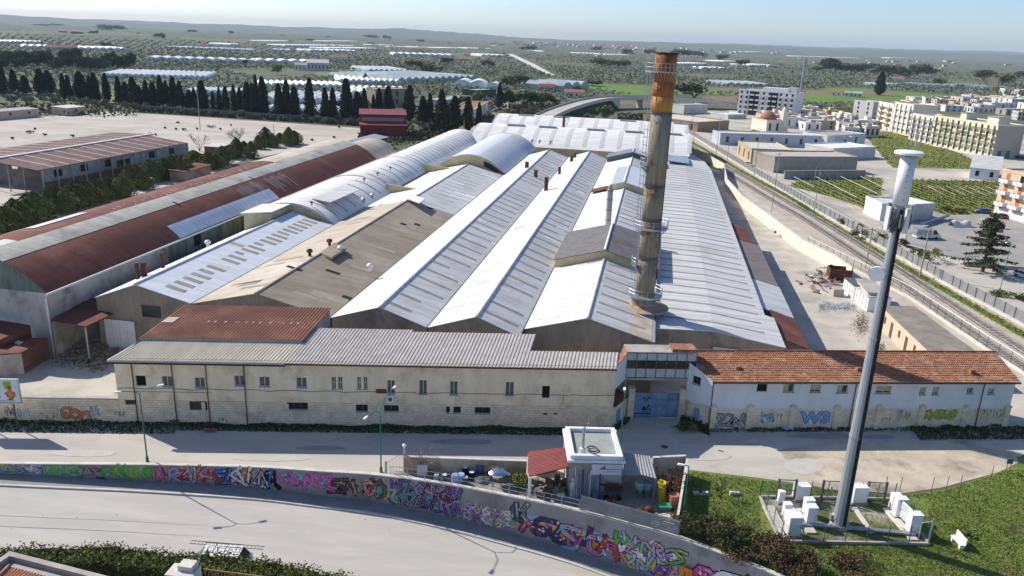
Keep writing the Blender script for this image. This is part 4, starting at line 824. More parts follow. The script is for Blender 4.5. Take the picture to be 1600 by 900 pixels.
# ------------------------------------------------------------------ factory sheds
PATCH=[mat('patch_sheet_a',(.68,.66,.62),(.58,.56,.52),.8,.7),mat('patch_sheet_b',(.50,.48,.44),(.56,.54,.5),.8,.7),mat('patch_sheet_c',(.78,.78,.77),(.70,.70,.69),.8,.6)]
PATCHB=[mat('patch_sheet_d',(.24,.20,.16),(.30,.26,.21),.8,.8),mat('patch_sheet_e',(.36,.31,.25),(.3,.26,.21),.8,.8)]
def slope_quad(mb, P, th=.12, mi=0): mb.slab(P, th, mi)
def shed(u0,ur,u1,v0,v1,z0,zr,mL,mR,label,sL=None,sR=None,z1=None,name='factory_shed',gable=brownwall,seg=None,front=True,cap=None):
    """gabled shed; sL/sR = (first v, step, count, f0, f1, width, material, seed) skylight strips per slope"""
    z1 = z0 if z1 is None else z1
    o=thing(name,W(ur,v0,0),label,'shed','factory sheds of the plaster works')
    ov=.25
    mb=MB(); mb.slab([W(u0,v0-ov,z0),W(ur,v0-ov,zr),W(ur,v1,zr),W(u0,v1,z0)],.1); mb.build('left_roof',mL,o)
    mb=MB(); mb.slab([W(ur,v0-ov,zr),W(u1,v0-ov,z1),W(u1,v1,z1),W(ur,v1,zr)],.1); mb.build('right_roof',mR,o)
    MB().tube([W(ur,v0-ov-.1,zr+.04),W(ur,v1,zr+.04)],.17,6).build('ridge_cap',cap or roof_grey,o)
    for v in ((v0,v1) if front else (v1,)): MB().add([W(u0+.05,v,0),W(u1-.05,v,0),W(u1-.05,v,z1-.1),W(ur,v,zr-.1),W(u0+.05,v,z0-.1)],[(0,1,2,3,4)]).build('gable_wall',gable,o)
    pr=random.Random(int(u0*10)+int(v0))
    for (a,za,b,zb,mm) in ((ur,zr,u0,z0,mL),(ur,zr,u1,z1,mR)):                # sheets that were replaced: a little darker, lighter or dirtier
        for _ in range(int((v1-v0)/9)):
            v=pr.uniform(v0+1,v1-4); g0=pr.choice((.0,.33,.5)); g1=g0+pr.choice((.33,.5)); w_=pr.choice((1.0,1.05,2.1)); k=pr.choice(PATCH if mm not in (roof_brown,roof_tan) else PATCHB)
            MB().slab([W(a+(b-a)*g0,v,za+(zb-za)*g0+.02),W(a+(b-a)*g1,v,za+(zb-za)*g1+.02),W(a+(b-a)*g1,v+w_,za+(zb-za)*g1+.02),W(a+(b-a)*g0,v+w_,za+(zb-za)*g0+.02)],.03).build('patched_sheet',k,o)
    mb=MB(); mb.tube([W(u1,v0-ov,z1-.06),W(u1,v1,z1-.06)],.14,5); mb.build('valley_gutter',dgalv,o)
    for S,a,za,b,zb in ((sL,ur,zr,u0,z0),(sR,ur,zr,u1,z1)):
        if not S: continue
        va,stp,n,f0,f1,wd,m_,seed=S; r=random.Random(seed); me=None
        sg=1 if b>a else -1; L_=math.hypot(b-a,zb-za)
        for i in range(n):
            v=va+stp*i
            if r.random()<.06: continue
            g0,g1=f0,f1
            if r.random()<.12: g1=f0+(f1-f0)*r.uniform(.45,.8)
            q=[W(a+(b-a)*g0,v,za+(zb-za)*g0+.035),W(a+(b-a)*g1,v,za+(zb-za)*g1+.035),W(a+(b-a)*g1,v+wd,za+(zb-za)*g1+.035),W(a+(b-a)*g0,v+wd,za+(zb-za)*g0+.035)]
            if me is None or g1!=f1:
                base=q[0]; mb=MB(); mb.slab([p-base for p in q],.05); m2=mb.mesh('skylight',m_)
                if g1==f1: me=m2
            else: m2=me
            part_copy(m2,o,q[0],name='skylight')
    return o
V0=94.5
sA=shed(-76.7,-70,-61.5,V0,145,7.4,10.0,roof_blue,roof_blue,'blue white corrugated shed with a row of grey roof panes at the left',sR=(96.5,2.15,23,.36,.70,1.0,skyl,1),z1=8)
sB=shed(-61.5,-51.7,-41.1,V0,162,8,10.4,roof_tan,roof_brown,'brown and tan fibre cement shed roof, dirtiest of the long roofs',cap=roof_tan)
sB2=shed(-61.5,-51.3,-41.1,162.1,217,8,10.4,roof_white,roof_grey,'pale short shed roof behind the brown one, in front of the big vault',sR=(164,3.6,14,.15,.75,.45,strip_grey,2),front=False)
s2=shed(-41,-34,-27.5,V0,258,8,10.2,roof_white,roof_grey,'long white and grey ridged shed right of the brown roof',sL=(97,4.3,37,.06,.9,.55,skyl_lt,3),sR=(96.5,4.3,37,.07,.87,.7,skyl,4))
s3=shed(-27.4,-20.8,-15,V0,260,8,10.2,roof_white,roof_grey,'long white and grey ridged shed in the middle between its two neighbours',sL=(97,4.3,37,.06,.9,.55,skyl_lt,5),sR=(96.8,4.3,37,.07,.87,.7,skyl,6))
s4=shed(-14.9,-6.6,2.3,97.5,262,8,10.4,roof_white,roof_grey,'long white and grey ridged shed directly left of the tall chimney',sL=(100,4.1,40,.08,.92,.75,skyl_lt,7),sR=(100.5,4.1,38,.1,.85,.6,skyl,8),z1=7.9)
# shed right of the chimney: one broad shallow roof with a cut corner and a rounded far end
s5=thing('factory_shed',W(10,104,0),'broad shallow grey sheet roof with many narrow panes right of the chimney','shed','factory sheds of the plaster works')
def z5(u): return 7.5-.2*(u-2.3)/8 if u<10.3 else 7.3-1.2*(u-10.3)/9.5
out=[(2.4,103.8),(10.3,105.6),(20.0,105.0),(20.0,117.3),(18.7,117.9),(18.7,262),(17.5,280),(14.5,292),(10.3,298),(2.4,298)]
mb=MB()
def col5(ua,ub,pts): mb.slab([W(u,v,z5(u)) for u,v in pts],.12)
col5(2.4,10.3,[(2.4,103.8),(10.3,105.6),(10.3,298),(2.4,298)]); col5(0,0,[(10.3,105.6),(18.7,105.05),(18.7,262),(10.3,298)]); col5(0,0,[(18.7,105.05),(20.0,105),(20.0,117.3),(18.7,117.9)]); 
mb.add([W(10.3,298,z5(10.3)),W(18.7,262,z5(18.7)),W(17.5,280,z5(17.5)),W(14.5,292,z5(14.5))],[(0,1,2,3)]); mb.build('roof',roof_grey,s5)
mb=MB()
for (a,b) in zip(out,out[1:]+out[:1]): mb.add([W(a[0]-.1,a[1]+.1,0),W(b[0]-.1,b[1]+.1,0),W(b[0]-.1,b[1]+.1,z5(b[0])-.1),W(a[0]-.1,a[1]+.1,z5(a[0])-.1)],[(0,1,2,3)])
mb.build('wall',brownwall,s5)
mb=MB(); mb.hexa([W(10.4,105.3,0),W(19.8,104.8,0),W(19.8,105,0),W(10.4,105.5,0)],[W(10.4,105.3,5.1),W(19.8,104.8,5.0),W(19.8,105,5.0),W(10.4,105.5,5.1)]); mb.build('sheet_cladding',galv,s5)
r=random.Random(9)
for i in range(43):
    v=109+i*4.05
    for ua,ub in ((3.0,9.2),(10.9,17.6)):
        if v>262 and ua>8: continue
        a=ua+(r.uniform(0,1) if r.random()<.3 else 0)
        if ua<8: mb=MB(); mb.slab([W(ua,v,z5(ua)+.035),W(10.3,v,z5(10.3)+.035),W(10.3,v+.55,z5(10.3)+.035),W(ua,v+.55,z5(ua)+.035)],.05)
        else: mb=MB(); mb.slab([W(10.3,v,z5(10.3)+.035),W(ub,v,z5(ub)+.035),W(ub,v+.55,z5(ub)+.035),W(10.3,v+.55,z5(10.3)+.035)],.05)
        mb.build('skylight',skyl,s5)
# lean-tos on its right side
def lean(v0,v1,u1,z1,m_,label,zi=5.6):
    o=thing('lean_to',W(19,v0,0),label,'lean-to','lean-tos along the right shed'); ua=19.0 if v0>117 else 20.1
    mb=MB(); mb.slab([W(ua,v0,zi),W(u1,v0,z1),W(u1,v1,z1),W(ua,v1,zi)],.1); mb.build('roof',m_,o)
    mb=MB(); mb.add([W(ua,v0+.1,0),W(u1-.2,v0+.1,0),W(u1-.2,v0+.1,z1-.1),W(ua,v0+.1,zi-.1)],[(0,1,2,3)]); mb.add([W(u1-.25,v0,0),W(u1-.25,v1,0),W(u1-.25,v1,z1-.1),W(u1-.25,v0,z1-.1)],[(0,1,2,3)]); mb.build('wall',brownwall,o); return o
lean(110,123,24.2,4.3,rust_roof,'rust red lean-to roof nearest the street, right of the broad shed'); lean(123.2,140,24.0,4.4,roof_grey,'pale grey lean-to roof between the red and the dark striped lean-tos'); lean(140.2,170,23.8,4.5,mat('dark_striped_sheet',(.17,.135,.125),(.24,.21,.20),.8,.8,stretch=(.3,3,1),rot=RZ),'dark striped lean-to roof, longest of the four'); lean(170.2,186,22.6,4.8,rust_roof,'dark red lean-to roof farthest from the street')
# roof lights and monitors on the shed left of the chimney
def monitor(name,u0,ur,u1,v0,v1,lift,mL,mR,label,side=cream):
    o=thing(name,W(ur,v0,9),label,'roof monitor'); zr=10.4+lift; k=2.4/8.3; z0=zr-(ur-u0)*k; z1=zr-(u1-ur)*.28; b0=10.4-(ur-u0)*k-.05; b1=10.4-(u1-ur)*.28-.05
    mb=MB(); mb.slab([W(u0-.3,v0-.3,z0),W(ur,v0-.3,zr),W(ur,v1+.3,zr),W(u0-.3,v1+.3,z0)],.12); mb.build('left_roof',mL,o)
    mb=MB(); mb.slab([W(ur,v0-.3,zr),W(u1+.3,v0-.3,z1),W(u1+.3,v1+.3,z1),W(ur,v1+.3,zr)],.12); mb.build('right_roof',mR,o)
    for v in (v0,v1): MB().add([W(u0,v,b0),W(ur,v,10.3),W(u1,v,b1),W(u1,v,z1-.1),W(ur,v,zr-.1),W(u0,v,z0-.1)],[(0,1,4,5),(1,2,3,4)]).build('end_wall',side,o)
    for u,z,b in ((u0,z0,b0),(u1,z1,b1)): MB().add([W(u,v0,b),W(u,v1,b),W(u,v1,z-.1),W(u,v0,z-.1)],[(0,1,2,3)]).build('side_wall',side,o)
    MB().tube([W(ur,v0-.3,zr+.05),W(ur,v1+.3,zr+.05)],.2,6).build('ridge_cap',roof_white,o); return o
dark_mon=mat('dark_monitor_sheet',(.135,.125,.122),(.18,.165,.158),.6,.6,c3=(.15,.075,.055),s3=.14,lo3=.56,hi3=.7)
monitor('roof_monitor',-14.8,-6.6,2.2,127.5,147.5,1.5,dark_mon,dark_mon,'large dark roof monitor with rusty edge at the foot of the thin chimney')
monitor('roof_monitor',-9.5,-6.6,-1.0,195,222,1.6,mat('slate_sheet',(.42,.45,.48),(.36,.39,.42),.6,.5),roof_blue,'pale blue grey roof monitor in the middle of the ridge left of the tall chimney')
monitor('roof_monitor',-14.5,-6.6,2.0,252,261,1.6,mat('slate_sheet_far',(.21,.22,.235),(.17,.18,.19),.6,.5),roof_grey,'grey roof monitor at the far end of the ridge left of the tall chimney',dgalv)
mb=MB(); mb.slab([W(-14.8,196,8.6),W(-9.6,196,10.1),W(-9.6,201,10.1),W(-14.8,201,8.6)],.1); tag(mb.build('rusty_roof_patch',rust,None),'rust red roof patch on the white slope beside the pale roof monitor','roof patch')
# thin chimney and roof pipes
tc=thing('thin_chimney',W(-7.7,151.9,9.6),'thin pale ringed chimney pipe standing behind the dark roof monitor','chimney')
b=W(-7.7,151.9,9.4); mb=MB(); mb.lathe(b,[(.62,0),(.6,8.2),(.55,8.25)],14); mb.build('stack',mat('dirty_white_pipe',(.58,.55,.50),(.45,.41,.36),1.2,.7,stretch=(1,1,.2)),tc)
for z in (.2,2.2,4.2,6.2,8.0): MB().lathe(b+Vector((0,0,z)),[(.66,0),(.66,.12)],14).build('band',dgalv,tc)
MB().lathe(b+Vector((0,0,8.3)),[(.35,0),(.5,.4),(.2,.9)],10).build('cowl',concr,tc)
def roof_pipe(px,py,z,h,rr,m_,label,cap=False):
    g=G(px,py,z); o=thing('roof_pipe',g,label,'roof pipe','short rusty pipes on the shed roofs'); MB().lathe(g-Vector((0,0,.3)),[(rr,0),(rr,h+.3)],10).build('pipe',m_,o)
    if cap: MB().lathe(g+Vector((0,0,h+.05)),[(rr*1.5,0),(rr*1.5,.12)],10).build('cap',m_,o)
for a in ((823,265,9.3,2.2,.55,rust,'short square rusty pipe on the white slope left of the middle shed'),(837,276,9.2,1.6,.5,rust,'short dark capped pipe just right of the ridge, left of the middle shed',True),(853,299,8.3,3.6,.5,rust,'tallest rusty red pipe in the valley left of the middle ridge'),(874,273,8.4,2.2,.4,rust,'thin rusty pipe in the valley beyond the tallest rusty pipe'),(893,251,9,1.4,.5,rust,'small rusty capped pipe near the far end of the middle shed',True),(898,245,9,1.2,.5,rust,'small rusty capped pipe farthest from the street on the middle shed',True),(255,418,8.2,2.5,.28,rust,'thin rusty pipe at the left edge of the blue white roof'),(226,433,8.2,2.4,.42,rust,'thick rusty pipe with white face beside the green sheet wall'),(216,438,7.8,2.8,.30,rust,'thin rusty pipe nearest the red vault front'),(880,206,11,6,.5,rust,'thin brown chimney pipe on the back vault hall')): roof_pipe(*a)
def vent(px,py,z,m_,label,s=1.0):
    g=G(px,py,z); o=thing('roof_ventilator',g,label,'roof vent','turbine vents on the shed roofs'); s*=.68; MB().lathe(g-Vector((0,0,.2)),[(.4*s,0),(.4*s,.6*s),(.3*s,.65*s)],10).build('base',m_,o)
    MB().lathe(g+Vector((0,0,.42*s)),[(.3*s,0),(.75*s,.3*s),(.75*s,.7*s),(.4*s,1.0*s),(.05*s,1.1*s)],12).build('cowl',m_,o)
for a in ((325,384,9.8,whitep,'white ventilator at the ridge of the blue white shed'),(532,393,10.2,whitep,'white ventilator on the ridge monitor of the brown roof'),(578,421,9.3,whitep,'white ventilator low on the brown slope'),(515,382,10.4,rust,'brown ventilator beyond the ridge of the brown roof, right one'),(484,398,10.4,rust,'brown ventilator beyond the ridge of the brown roof, left one'),(568,316,10,galv,'grey ventilator on the small vault, left of a pair'),(582,309,10,galv,'grey ventilator on the small vault, right of a pair'),(831,222,10.5,galv,'left of three ventilators at the foot of the back vault'),(843,223,10.5,galv,'middle of three ventilators at the foot of the back vault'),(860,224,10.5,galv,'right of three ventilators at the foot of the back vault')): vent(*a)
for a in ((487,319,11.4),(569,282,11.4),(590,273,11.4),(610,264,11.4)): vent(*a,rust,'small brown ventilator on the small vaults, %s'%('nearest','second nearest','third nearest','farthest')[(487,569,590,610).index(a[0])],.6)
# open square holes and raised panes on the brown roof
rp=MB(); q=[(500,408),(525,378),(545,385),(518,402)]
pts=[G(518,402,10.55),G(500,395,10.55),G(523,379,10.75),G(541,387,10.6)]; mb=MB(); mb.slab(pts,.35); tag(mb.build('roof_hatch',roof_brown),'square brown raised hatch on the ridge of the brown roof','roof hatch')
def hole(px,py,L_,v,label):
    g=G(px,py,9.2); mb=MB(); u,vv=LUV(g); k=2.4/10.6; zz=lambda uu: 10.4-(uu+51.7)*k+.03
    mb.add([W(u,vv,zz(u)),W(u+L_,vv,zz(u+L_)),W(u+L_,vv+v,zz(u+L_)),W(u,vv+v,zz(u))],[(0,1,2,3)]); mb.build('broken_pane',darkm,sB)
for a in ((447,432,2.4,.9,''),(508,427,2.2,.9,''),(533,455,1.6,.9,''),(544,458,1.6,.9,''),(646,349,1.2,1.2,''),(624,352,1.2,1.2,''),(667,326,1.2,1.2,'')): hole(*a)
stn=mat('rust_stain_sheet',(.50,.40,.28),(.58,.54,.46),.35,.7,stretch=(.5,1.2,1),rot=RZ,c3=(.42,.27,.15),s3=.22,lo3=.5,hi3=.68)
MB().slab([W(-3.6,97.4,9.52),W(1.9,97.4,8.06),W(1.9,105.5,8.06),W(-2.6,104.5,9.26)],.02).build('stained_sheet',stn,s4)
# ------------------------------------------------------------------ vaults
def arcz(c,hw,zb,rise):
    R=(hw*hw+rise*rise)/(2*rise); return lambda u: zb+rise-R+math.sqrt(max(R*R-(u-c)**2,0))
def vault(name,u0,u1,v0,v1,zb,rise,m_,label,ribs=None,along='v',endm=cream,ribm=None,fr=(.5,.97),n=20,ribw=.35,group=None):
    c=(u0+u1)/2; hw=(u1-u0)/2; f=arcz(c,hw,zb,rise)
    P=(lambda a,b,z: W(a,b,z)) if along=='v' else (lambda a,b,z: W(b,a,z))
    o=thing(name,P(c,v0,0),label,'vaulted hall',group); mb=MB(); mb.grid(lambda a,b: P(u0+(u1-u0)*a,v0+(v1-v0)*b,f(u0+(u1-u0)*a)),n,max(1,int((v1-v0)/8))); mb.build('vault_roof',m_,o,smooth=True)
    for v in (v0+.15,v1-.15):
        e=[P(u0+(u1-u0)*i/n,v,f(u0+(u1-u0)*i/n)-.04) for i in range(n+1)]; MB().add(e+[P(u1,v,0),P(u0,v,0)],[tuple(range(n+3))]).build('end_wall',endm,o)
    for u in (u0+.05,u1-.05): MB().add([P(u,v0,0),P(u,v1,0),P(u,v1,zb-.02),P(u,v0,zb-.02)],[(0,1,2,3)]).build('side_wall',endm,o)
    mb=MB()
    e0=[(u0+(u1-u0)*i/n) for i in range(n+1)]
    for v in (v0,v1):
        mb=MB(); vs=[P(u,v-.12,f(u)+.1) for u in e0]+[P(u,v+.12,f(u)+.1) for u in e0]+[P(u,v-.12,f(u)-.35) for u in e0]; k=n+1
        mb.add(vs,[(i,i+1,k+i+1,k+i) for i in range(n)]+[(i,2*k+i,2*k+i+1,i+1) for i in range(n)]); mb.build('verge_trim',concr_lt,o)
    if ribs:
        st_,step,cnt=ribs; r=random.Random(int(v0)); me=None
        for i in range(cnt):
            v=st_+step*i; a0,a1=fr
            if me is None:
                mb=MB(); base=P(c,v,0); nn=9; us=[u0+(u1-u0)*(a0+(a1-a0)*k/nn) for k in range(nn+1)]
                vs=[P(u,v,f(u)+.05)-base for u in us]+[P(u,v+ribw,f(u)+.05)-base for u in us]; mb.add(vs,[(k,k+1,nn+2+k,nn+1+k) for k in range(nn)]); me=mb.mesh('skylight',ribm or skyl)
            part_copy(me,o,P(c,v,0),name='skylight')
    return o
ribdk=mat('dark_lap_joint',(.13,.155,.19),(.20,.225,.26),1,.7)
gv='small barrel vaults behind the blue white shed'
vault('vault_hall',-80.5,-61.7,145.2,180,8,3.6,roof_white,'nearest of the small white barrel vaults, behind the blue white shed',(149,5.2,6),ribm=skyl,fr=(.62,.96),group=gv)
vault('vault_hall',-80,-62.5,180.3,213,8,3.7,roof_white,'middle one of the small white barrel vaults in the left row',(184,4.6,6),ribm=ribdk,fr=(.62,.96),group=gv)
vault('vault_hall',-79.5,-63,213.3,288,8,3.7,roof_white,'long far white barrel vault with dark joints at the end of the left row',(216,3.7,19),ribm=ribdk,fr=(.6,.94),group=gv)
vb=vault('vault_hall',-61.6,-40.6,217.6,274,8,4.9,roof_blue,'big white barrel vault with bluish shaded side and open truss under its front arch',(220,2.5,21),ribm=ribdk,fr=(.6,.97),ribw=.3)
mb=MB(); f=arcz(-51.1,10.5,8,4.9); us=[-47+.55*i for i in range(11)]
mb.add([W(u,217.55,f(u)-.9) for u in us]+[W(u,217.55,max(8.4,f(u)-2.4)) for u in us],[(i,i+1,12+i,11+i) for i in range(10)]); mb.build('truss_opening',darkm,vb)
mb=MB()
for i in range(10): mb.tube([W(us[i],217.4,f(us[i])-.95),W(us[i+1],217.4,max(8.4,f(us[i+1])-2.4)),],.05,4)
mb.build('truss',dgalv,vb)
for (ua,ub,v) in ((-63,-53.5,180.2),(-63.5,-54,213.2)):
    mb=MB(); mb.hexa([W(ua,v-.2,6),W(ub,v-.2,6),W(ub,v+.2,6),W(ua,v+.2,6)],[W(ua,v-.2,10.2),W(ub,v-.2,9.3),W(ub,v+.2,9.3),W(ua,v+.2,10.2)]); tag(mb.build('gusset_wall',cream),'triangular yellow cream wall between the small vaults and the pale shed, '+('nearer one' if v<200 else 'farther one'),'wall')
t1_=vault('vault_hall',279,318,-66.5,12,8,5.2,roof_white,'nearer of two wide white cross vaults with grey bands at the back of the works',(-62,6.1,13),along='u',ribm=skyl_lt,fr=(.04,.49),ribw=1.5)
t2_=vault('vault_hall',318.5,360,-67,12,8,5.4,roof_white,'farther of two wide white cross vaults with grey bands at the back of the works',(-62,6.1,13),along='u',ribm=skyl_lt,fr=(.04,.49),ribw=1.5)
for o_,v,us in ((t1_,296.5,(-52,-40,-22,-8,6)),(t2_,337,(-55,-40,-12,2,10))):
    for u in us:
        mb=MB(); c=W(u,v,0); mb.obox((c.x,c.y),EU,3.2,.9,13.0,13.75); mb.build('ridge_vent',mat('ridge_vent_grey',(.30,.31,.30),None,rough=.7) if 'ridge_vent_grey' not in MATS else MATS['ridge_vent_grey'],o_)
mb=MB(); mb.slab([W(4,262,8.6),W(11.5,262,8.0),W(11.5,277,8.0),W(4,277,8.6)],.2); tag(mb.build('blue_roof',mat('blue_sheet',(.22,.30,.42),(.30,.37,.46),.6,.5,stretch=(2,.3,1),rot=RZ)),'small blue striped roof right behind the tall chimney','roof')
# yellowish box on the blue white shed and flat panel roof on the first vault
bx=thing('rooftop_box',W(-74,140,8),'yellowish rooftop box with pale flat lid at the far end of the blue white shed','rooftop box')
a=[G(381,352,8.2),G(428,340,8.2),G(453,329,8.2)]
mb=MB(); mb.prism([W(-76.2,136.3),W(-71.2,137.5),W(-71.2,145.4),W(-76.2,144.4)],7.5,11.0); mb.build('box_wall',cream,bx)
mb=MB(); mb.slab([W(-76.7,135.8,11.1),W(-70.8,137.2,11.5),W(-70.8,146,11.5),W(-76.7,144.8,11.1)],.2); mb.build('lid',roof_white,bx)
mb=MB(); mb.slab([G(487,310,11.6),G(516,316,11.6),G(562,296,11.8),G(537,289,11.8)],.15); o=tag(mb.build('raised_roof_panel',roof_grey),'flat pale raised panel lying on the nearest small vault','roof panel')
mb=MB(); mb.slab([G(629,307,11.2),G(655,317,11.2),G(664,310,11.2),G(640,303,11.2)],.15); tag(mb.build('raised_roof_panel',roof_white),'small white raised lid on the ridge where the brown roof ends','roof panel')
# ------------------------------------------------------------------ rusty red vault at the left
rv=vault('red_vault_hall',-101.5,-80.5,90,223,9,4.6,rust_roof,'long rusty red barrel vault with a pale strip along its top','x',endm=white_pl)if 0 else None
rv=thing('red_vault_hall',W(-92.5,90,0),'long rusty red barrel vaulted shed with a pale strip along its crown','vaulted hall')
f=arcz(-92.5,12,9,5)
def vp(u0,u1,v0,v1,m_,name,up=.0,nv=16): mb=MB(); mb.grid(lambda a,b: W(u0+(u1-u0)*a,v0+(v1-v0)*b,f(u0+(u1-u0)*a)+up),8,nv); return mb.build(name,m_,rv,smooth=True)
vp(-104.5,-80.5,90,223,rust_roof,'vault_roof'); vp(-90.3,-86.7,90,223,strip_grey,'crown_strip',.05)
vp(-95.3,-93.6,104,116,skyl_lt,'pale_patch',.05,2); vp(-92.5,-90.4,90,97,skyl_lt,'pale_patch',.05,2); vp(-83,-80.6,122,160,roof_blue,'pale_patch',.05,4); vp(-103,-90.4,178,223,roof_tan,'pale_patch',.04,6); vp(-104,-98,90,223,mat('sunlit_rust_sheet',(.40,.24,.18),(.33,.18,.13),.5,.85,stretch=(.1,2,1),rot=RZ),'faded_band',.03)  # last band is lighter salmon: sunlight on the far flank put into the colour
r=random.Random(77); stain=MB()
for i in range(26):
    v=150+i*.75+(2.5 if i>13 else 0); u0=-86.3+r.uniform(0,1.2); u1=u0+r.uniform(1.5,4); w_=r.uniform(.08,.2)
    stain.grid(lambda a,b: W(u0+(u1-u0)*a,v+w_*b,f(u0+(u1-u0)*a)+.06),4,1)
for i in range(40):
    v=120+i*1.6; u0=-90.5-r.uniform(0,1.5); u1=u0-r.uniform(.3,1.2)
    stain.grid(lambda a,b: W(u1+(u0-u1)*a,v+.15*b,f(u1+(u0-u1)*a)+.06),2,1)
stain.build('pale_streaks',skyl_lt,rv,kind='stuff')
for v,u in ((131,-87.6),(160,-87.9)): vp(u,u+1.4,v,v+.5,darkm,'broken_pane',.08,1)
n=20; e=[W(-104.5+24*i/n,90.05,f(-104.5+24*i/n)-.04) for i in range(n+1)]
MB().add(e,[tuple(range(n+1))]).build('tympanum',greenwall,rv); MB().add([W(-104.5,90,0),W(-80.5,90,0),W(-80.5,90,9),W(-104.5,90,9)],[(0,1,2,3)]).build('front_wall',mat('stained_white_wall',(.52,.50,.46),(.40,.375,.33),.5,.9,stretch=(1,1,.3),c3=(.2,.175,.14),s3=.22,lo3=.5,hi3=.68),rv)
e=[W(-104.5+24*i/n,222.9,f(-104.5+24*i/n)-.04) for i in range(n+1)]; MB().add(e+[W(-80.5,222.9,0),W(-104.5,222.9,0)],[tuple(range(n+3))]).build('back_wall',white_pl,rv)
MB().add([W(-80.55,90,0),W(-80.55,118,0),W(-80.55,118,8.95),W(-80.55,90,8.95)],[(0,1,2,3)]).build('side_wall',MATS['stained_white_wall'],rv)
v=118
while v<222: MB().add([W(-80.55,v+.03,0),W(-80.55,min(v+4,222.8),0),W(-80.55,min(v+4,222.8),8.95),W(-80.55,v+.03,8.95)],[(0,1,2,3)]).build('wall_sheet',greenwall,rv); v+=4.03
for v in (126,167,196): MB().box(0,0,0,0,0,0) if 0 else MB().add([W(-80.5,v,6.6),W(-80.5,v+2.2,6.6),W(-80.5,v+2.2,8.6),W(-80.5,v,8.6)],[(0,1,2,3)]).build('broken_opening',darkm,rv)
MB().add([W(-104.45,90,0),W(-104.45,222,0),W(-104.45,222,8.95),W(-104.45,90,8.95)],[(0,1,2,3)]).build('side_wall',white_pl,rv)
mb=MB(); mb.tube([W(-80.35,89.7,8.9),W(-80.35,223,8.9)],.16,6); mb.build('gutter',whitep,rv); MB().tube([W(-80.4,89.8,8.8),W(-80.5,89.6,8.2),W(-80.5,89.7,.2)],.12,6).build('downpipe',whitep,rv)
vault('red_vault_hall',-99.5,-84,223.6,250,7.6,4.0,roof_tan,'short faded barrel vault behind the red vault',None,endm=white_pl)
# lean-to roofs in the left yard
def canopy(name,pts,th,m_,posts,label,walls=None,cat='canopy'):
    c=sum((p for p in pts),Vector())/len(pts); o=thing(name,(c.x,c.y,0),label,cat); MB().slab(pts,th).build('roof',m_,o)
    for p in posts: MB().tube([Vector((p.x,p.y,0)),Vector((p.x,p.y,p.z))],.14,6).build('post',concr,o)
    if walls:
        for a,b,h,m2 in walls: MB().add([Vector((a.x,a.y,0)),Vector((b.x,b.y,0)),Vector((b.x,b.y,h)),Vector((a.x,a.y,h))],[(0,1,2,3)]).build('wall',m2,o)
    return o
c1=[G(80,500,5.6),G(134,510,5.2),G(214,472,5.2),G(150,460,5.6)]
canopy('rusty_canopy',c1,.15,rust_roof,[G(133,510,5.1),G(184,490,5.1)],'rusty sheet canopy on posts beside the red vault front',[(c1[0],c1[3],5.3,MATS['stained_white_wall'])])
dw=thing('sliding_door',G(197,520,0),'white sheet sliding door standing ajar under the rusty canopy','door')
p0=W(-75.5,V0-.15,0); 
for i in range(4): MB().hexa([W(-75.6+i*1.2,V0-.25,0),W(-74.45+i*1.2,V0-.25,0),W(-74.45+i*1.2,V0-.15,0),W(-75.6+i*1.2,V0-.15,0)],[W(-75.6+i*1.2,V0-.25,4.3),W(-74.45+i*1.2,V0-.25,4.3),W(-74.45+i*1.2,V0-.15,4.3),W(-75.6+i*1.2,V0-.15,4.3)]).build('door_panel',whitep,dw)
MB().add([W(-69.5,V0-.05,5.2),W(-66.5,V0-.05,5.2),W(-66.5,V0-.05,7),W(-69.5,V0-.05,7)],[(0,1,2,3)]).build('window',glassd,sA)
c2=[G(-60,520,4.6),G(0,531,4.2),G(47,508,4.2),G(-20,497,4.6)]; canopy('dark_lean_to',c2,.12,rust_roof,[],'dark rusty lean-to roof at the far left edge, upper one',[(c2[1],c2[2],4.1,brickm)],'lean-to')
c3=[G(-30,555,3.2),G(33,551,3.0),G(74,528,3.0),G(0,527,3.2)]; o=canopy('dark_lean_to',c3,.12,rust_roof,[],'dark rusty lean-to roof with a pale pane at the far left edge, lower one',[(c3[1],c3[2],2.9,brickm),(c3[0],c3[1],2.9,MATS['stained_white_wall'])],'lean-to')
MB().slab([G(22,535,3.16),G(30,539,3.16),G(37,534,3.16),G(28,532,3.16)],.03).build('pale_pane',skyl_lt,o)
r=random.Random(12); mb=MB()
for i in range(170):
    g=G(r.gauss(150,26),r.gauss(556,10),0); mb.tube([g+Vector((0,0,.1)),g+Vector((r.uniform(-.7,.7),r.uniform(-.7,.7),r.uniform(.05,.7)))],.035,4)
    mb.obox(g,Vector((r.gauss(0,1),r.gauss(0,1),0)),r.uniform(.1,.5),r.uniform(.05,.25),0,r.uniform(.05,.5))
mb.build('scrap_heap',brownwall,kind='stuff')
mb=MB()
for i in range(420): g=G(r.gauss(140,26),r.gauss(566,6),0); mb.leaf(g+Vector((0,0,.05+r.random()*.35)),.16,r)
mb.build('weeds',weed,kind='stuff')
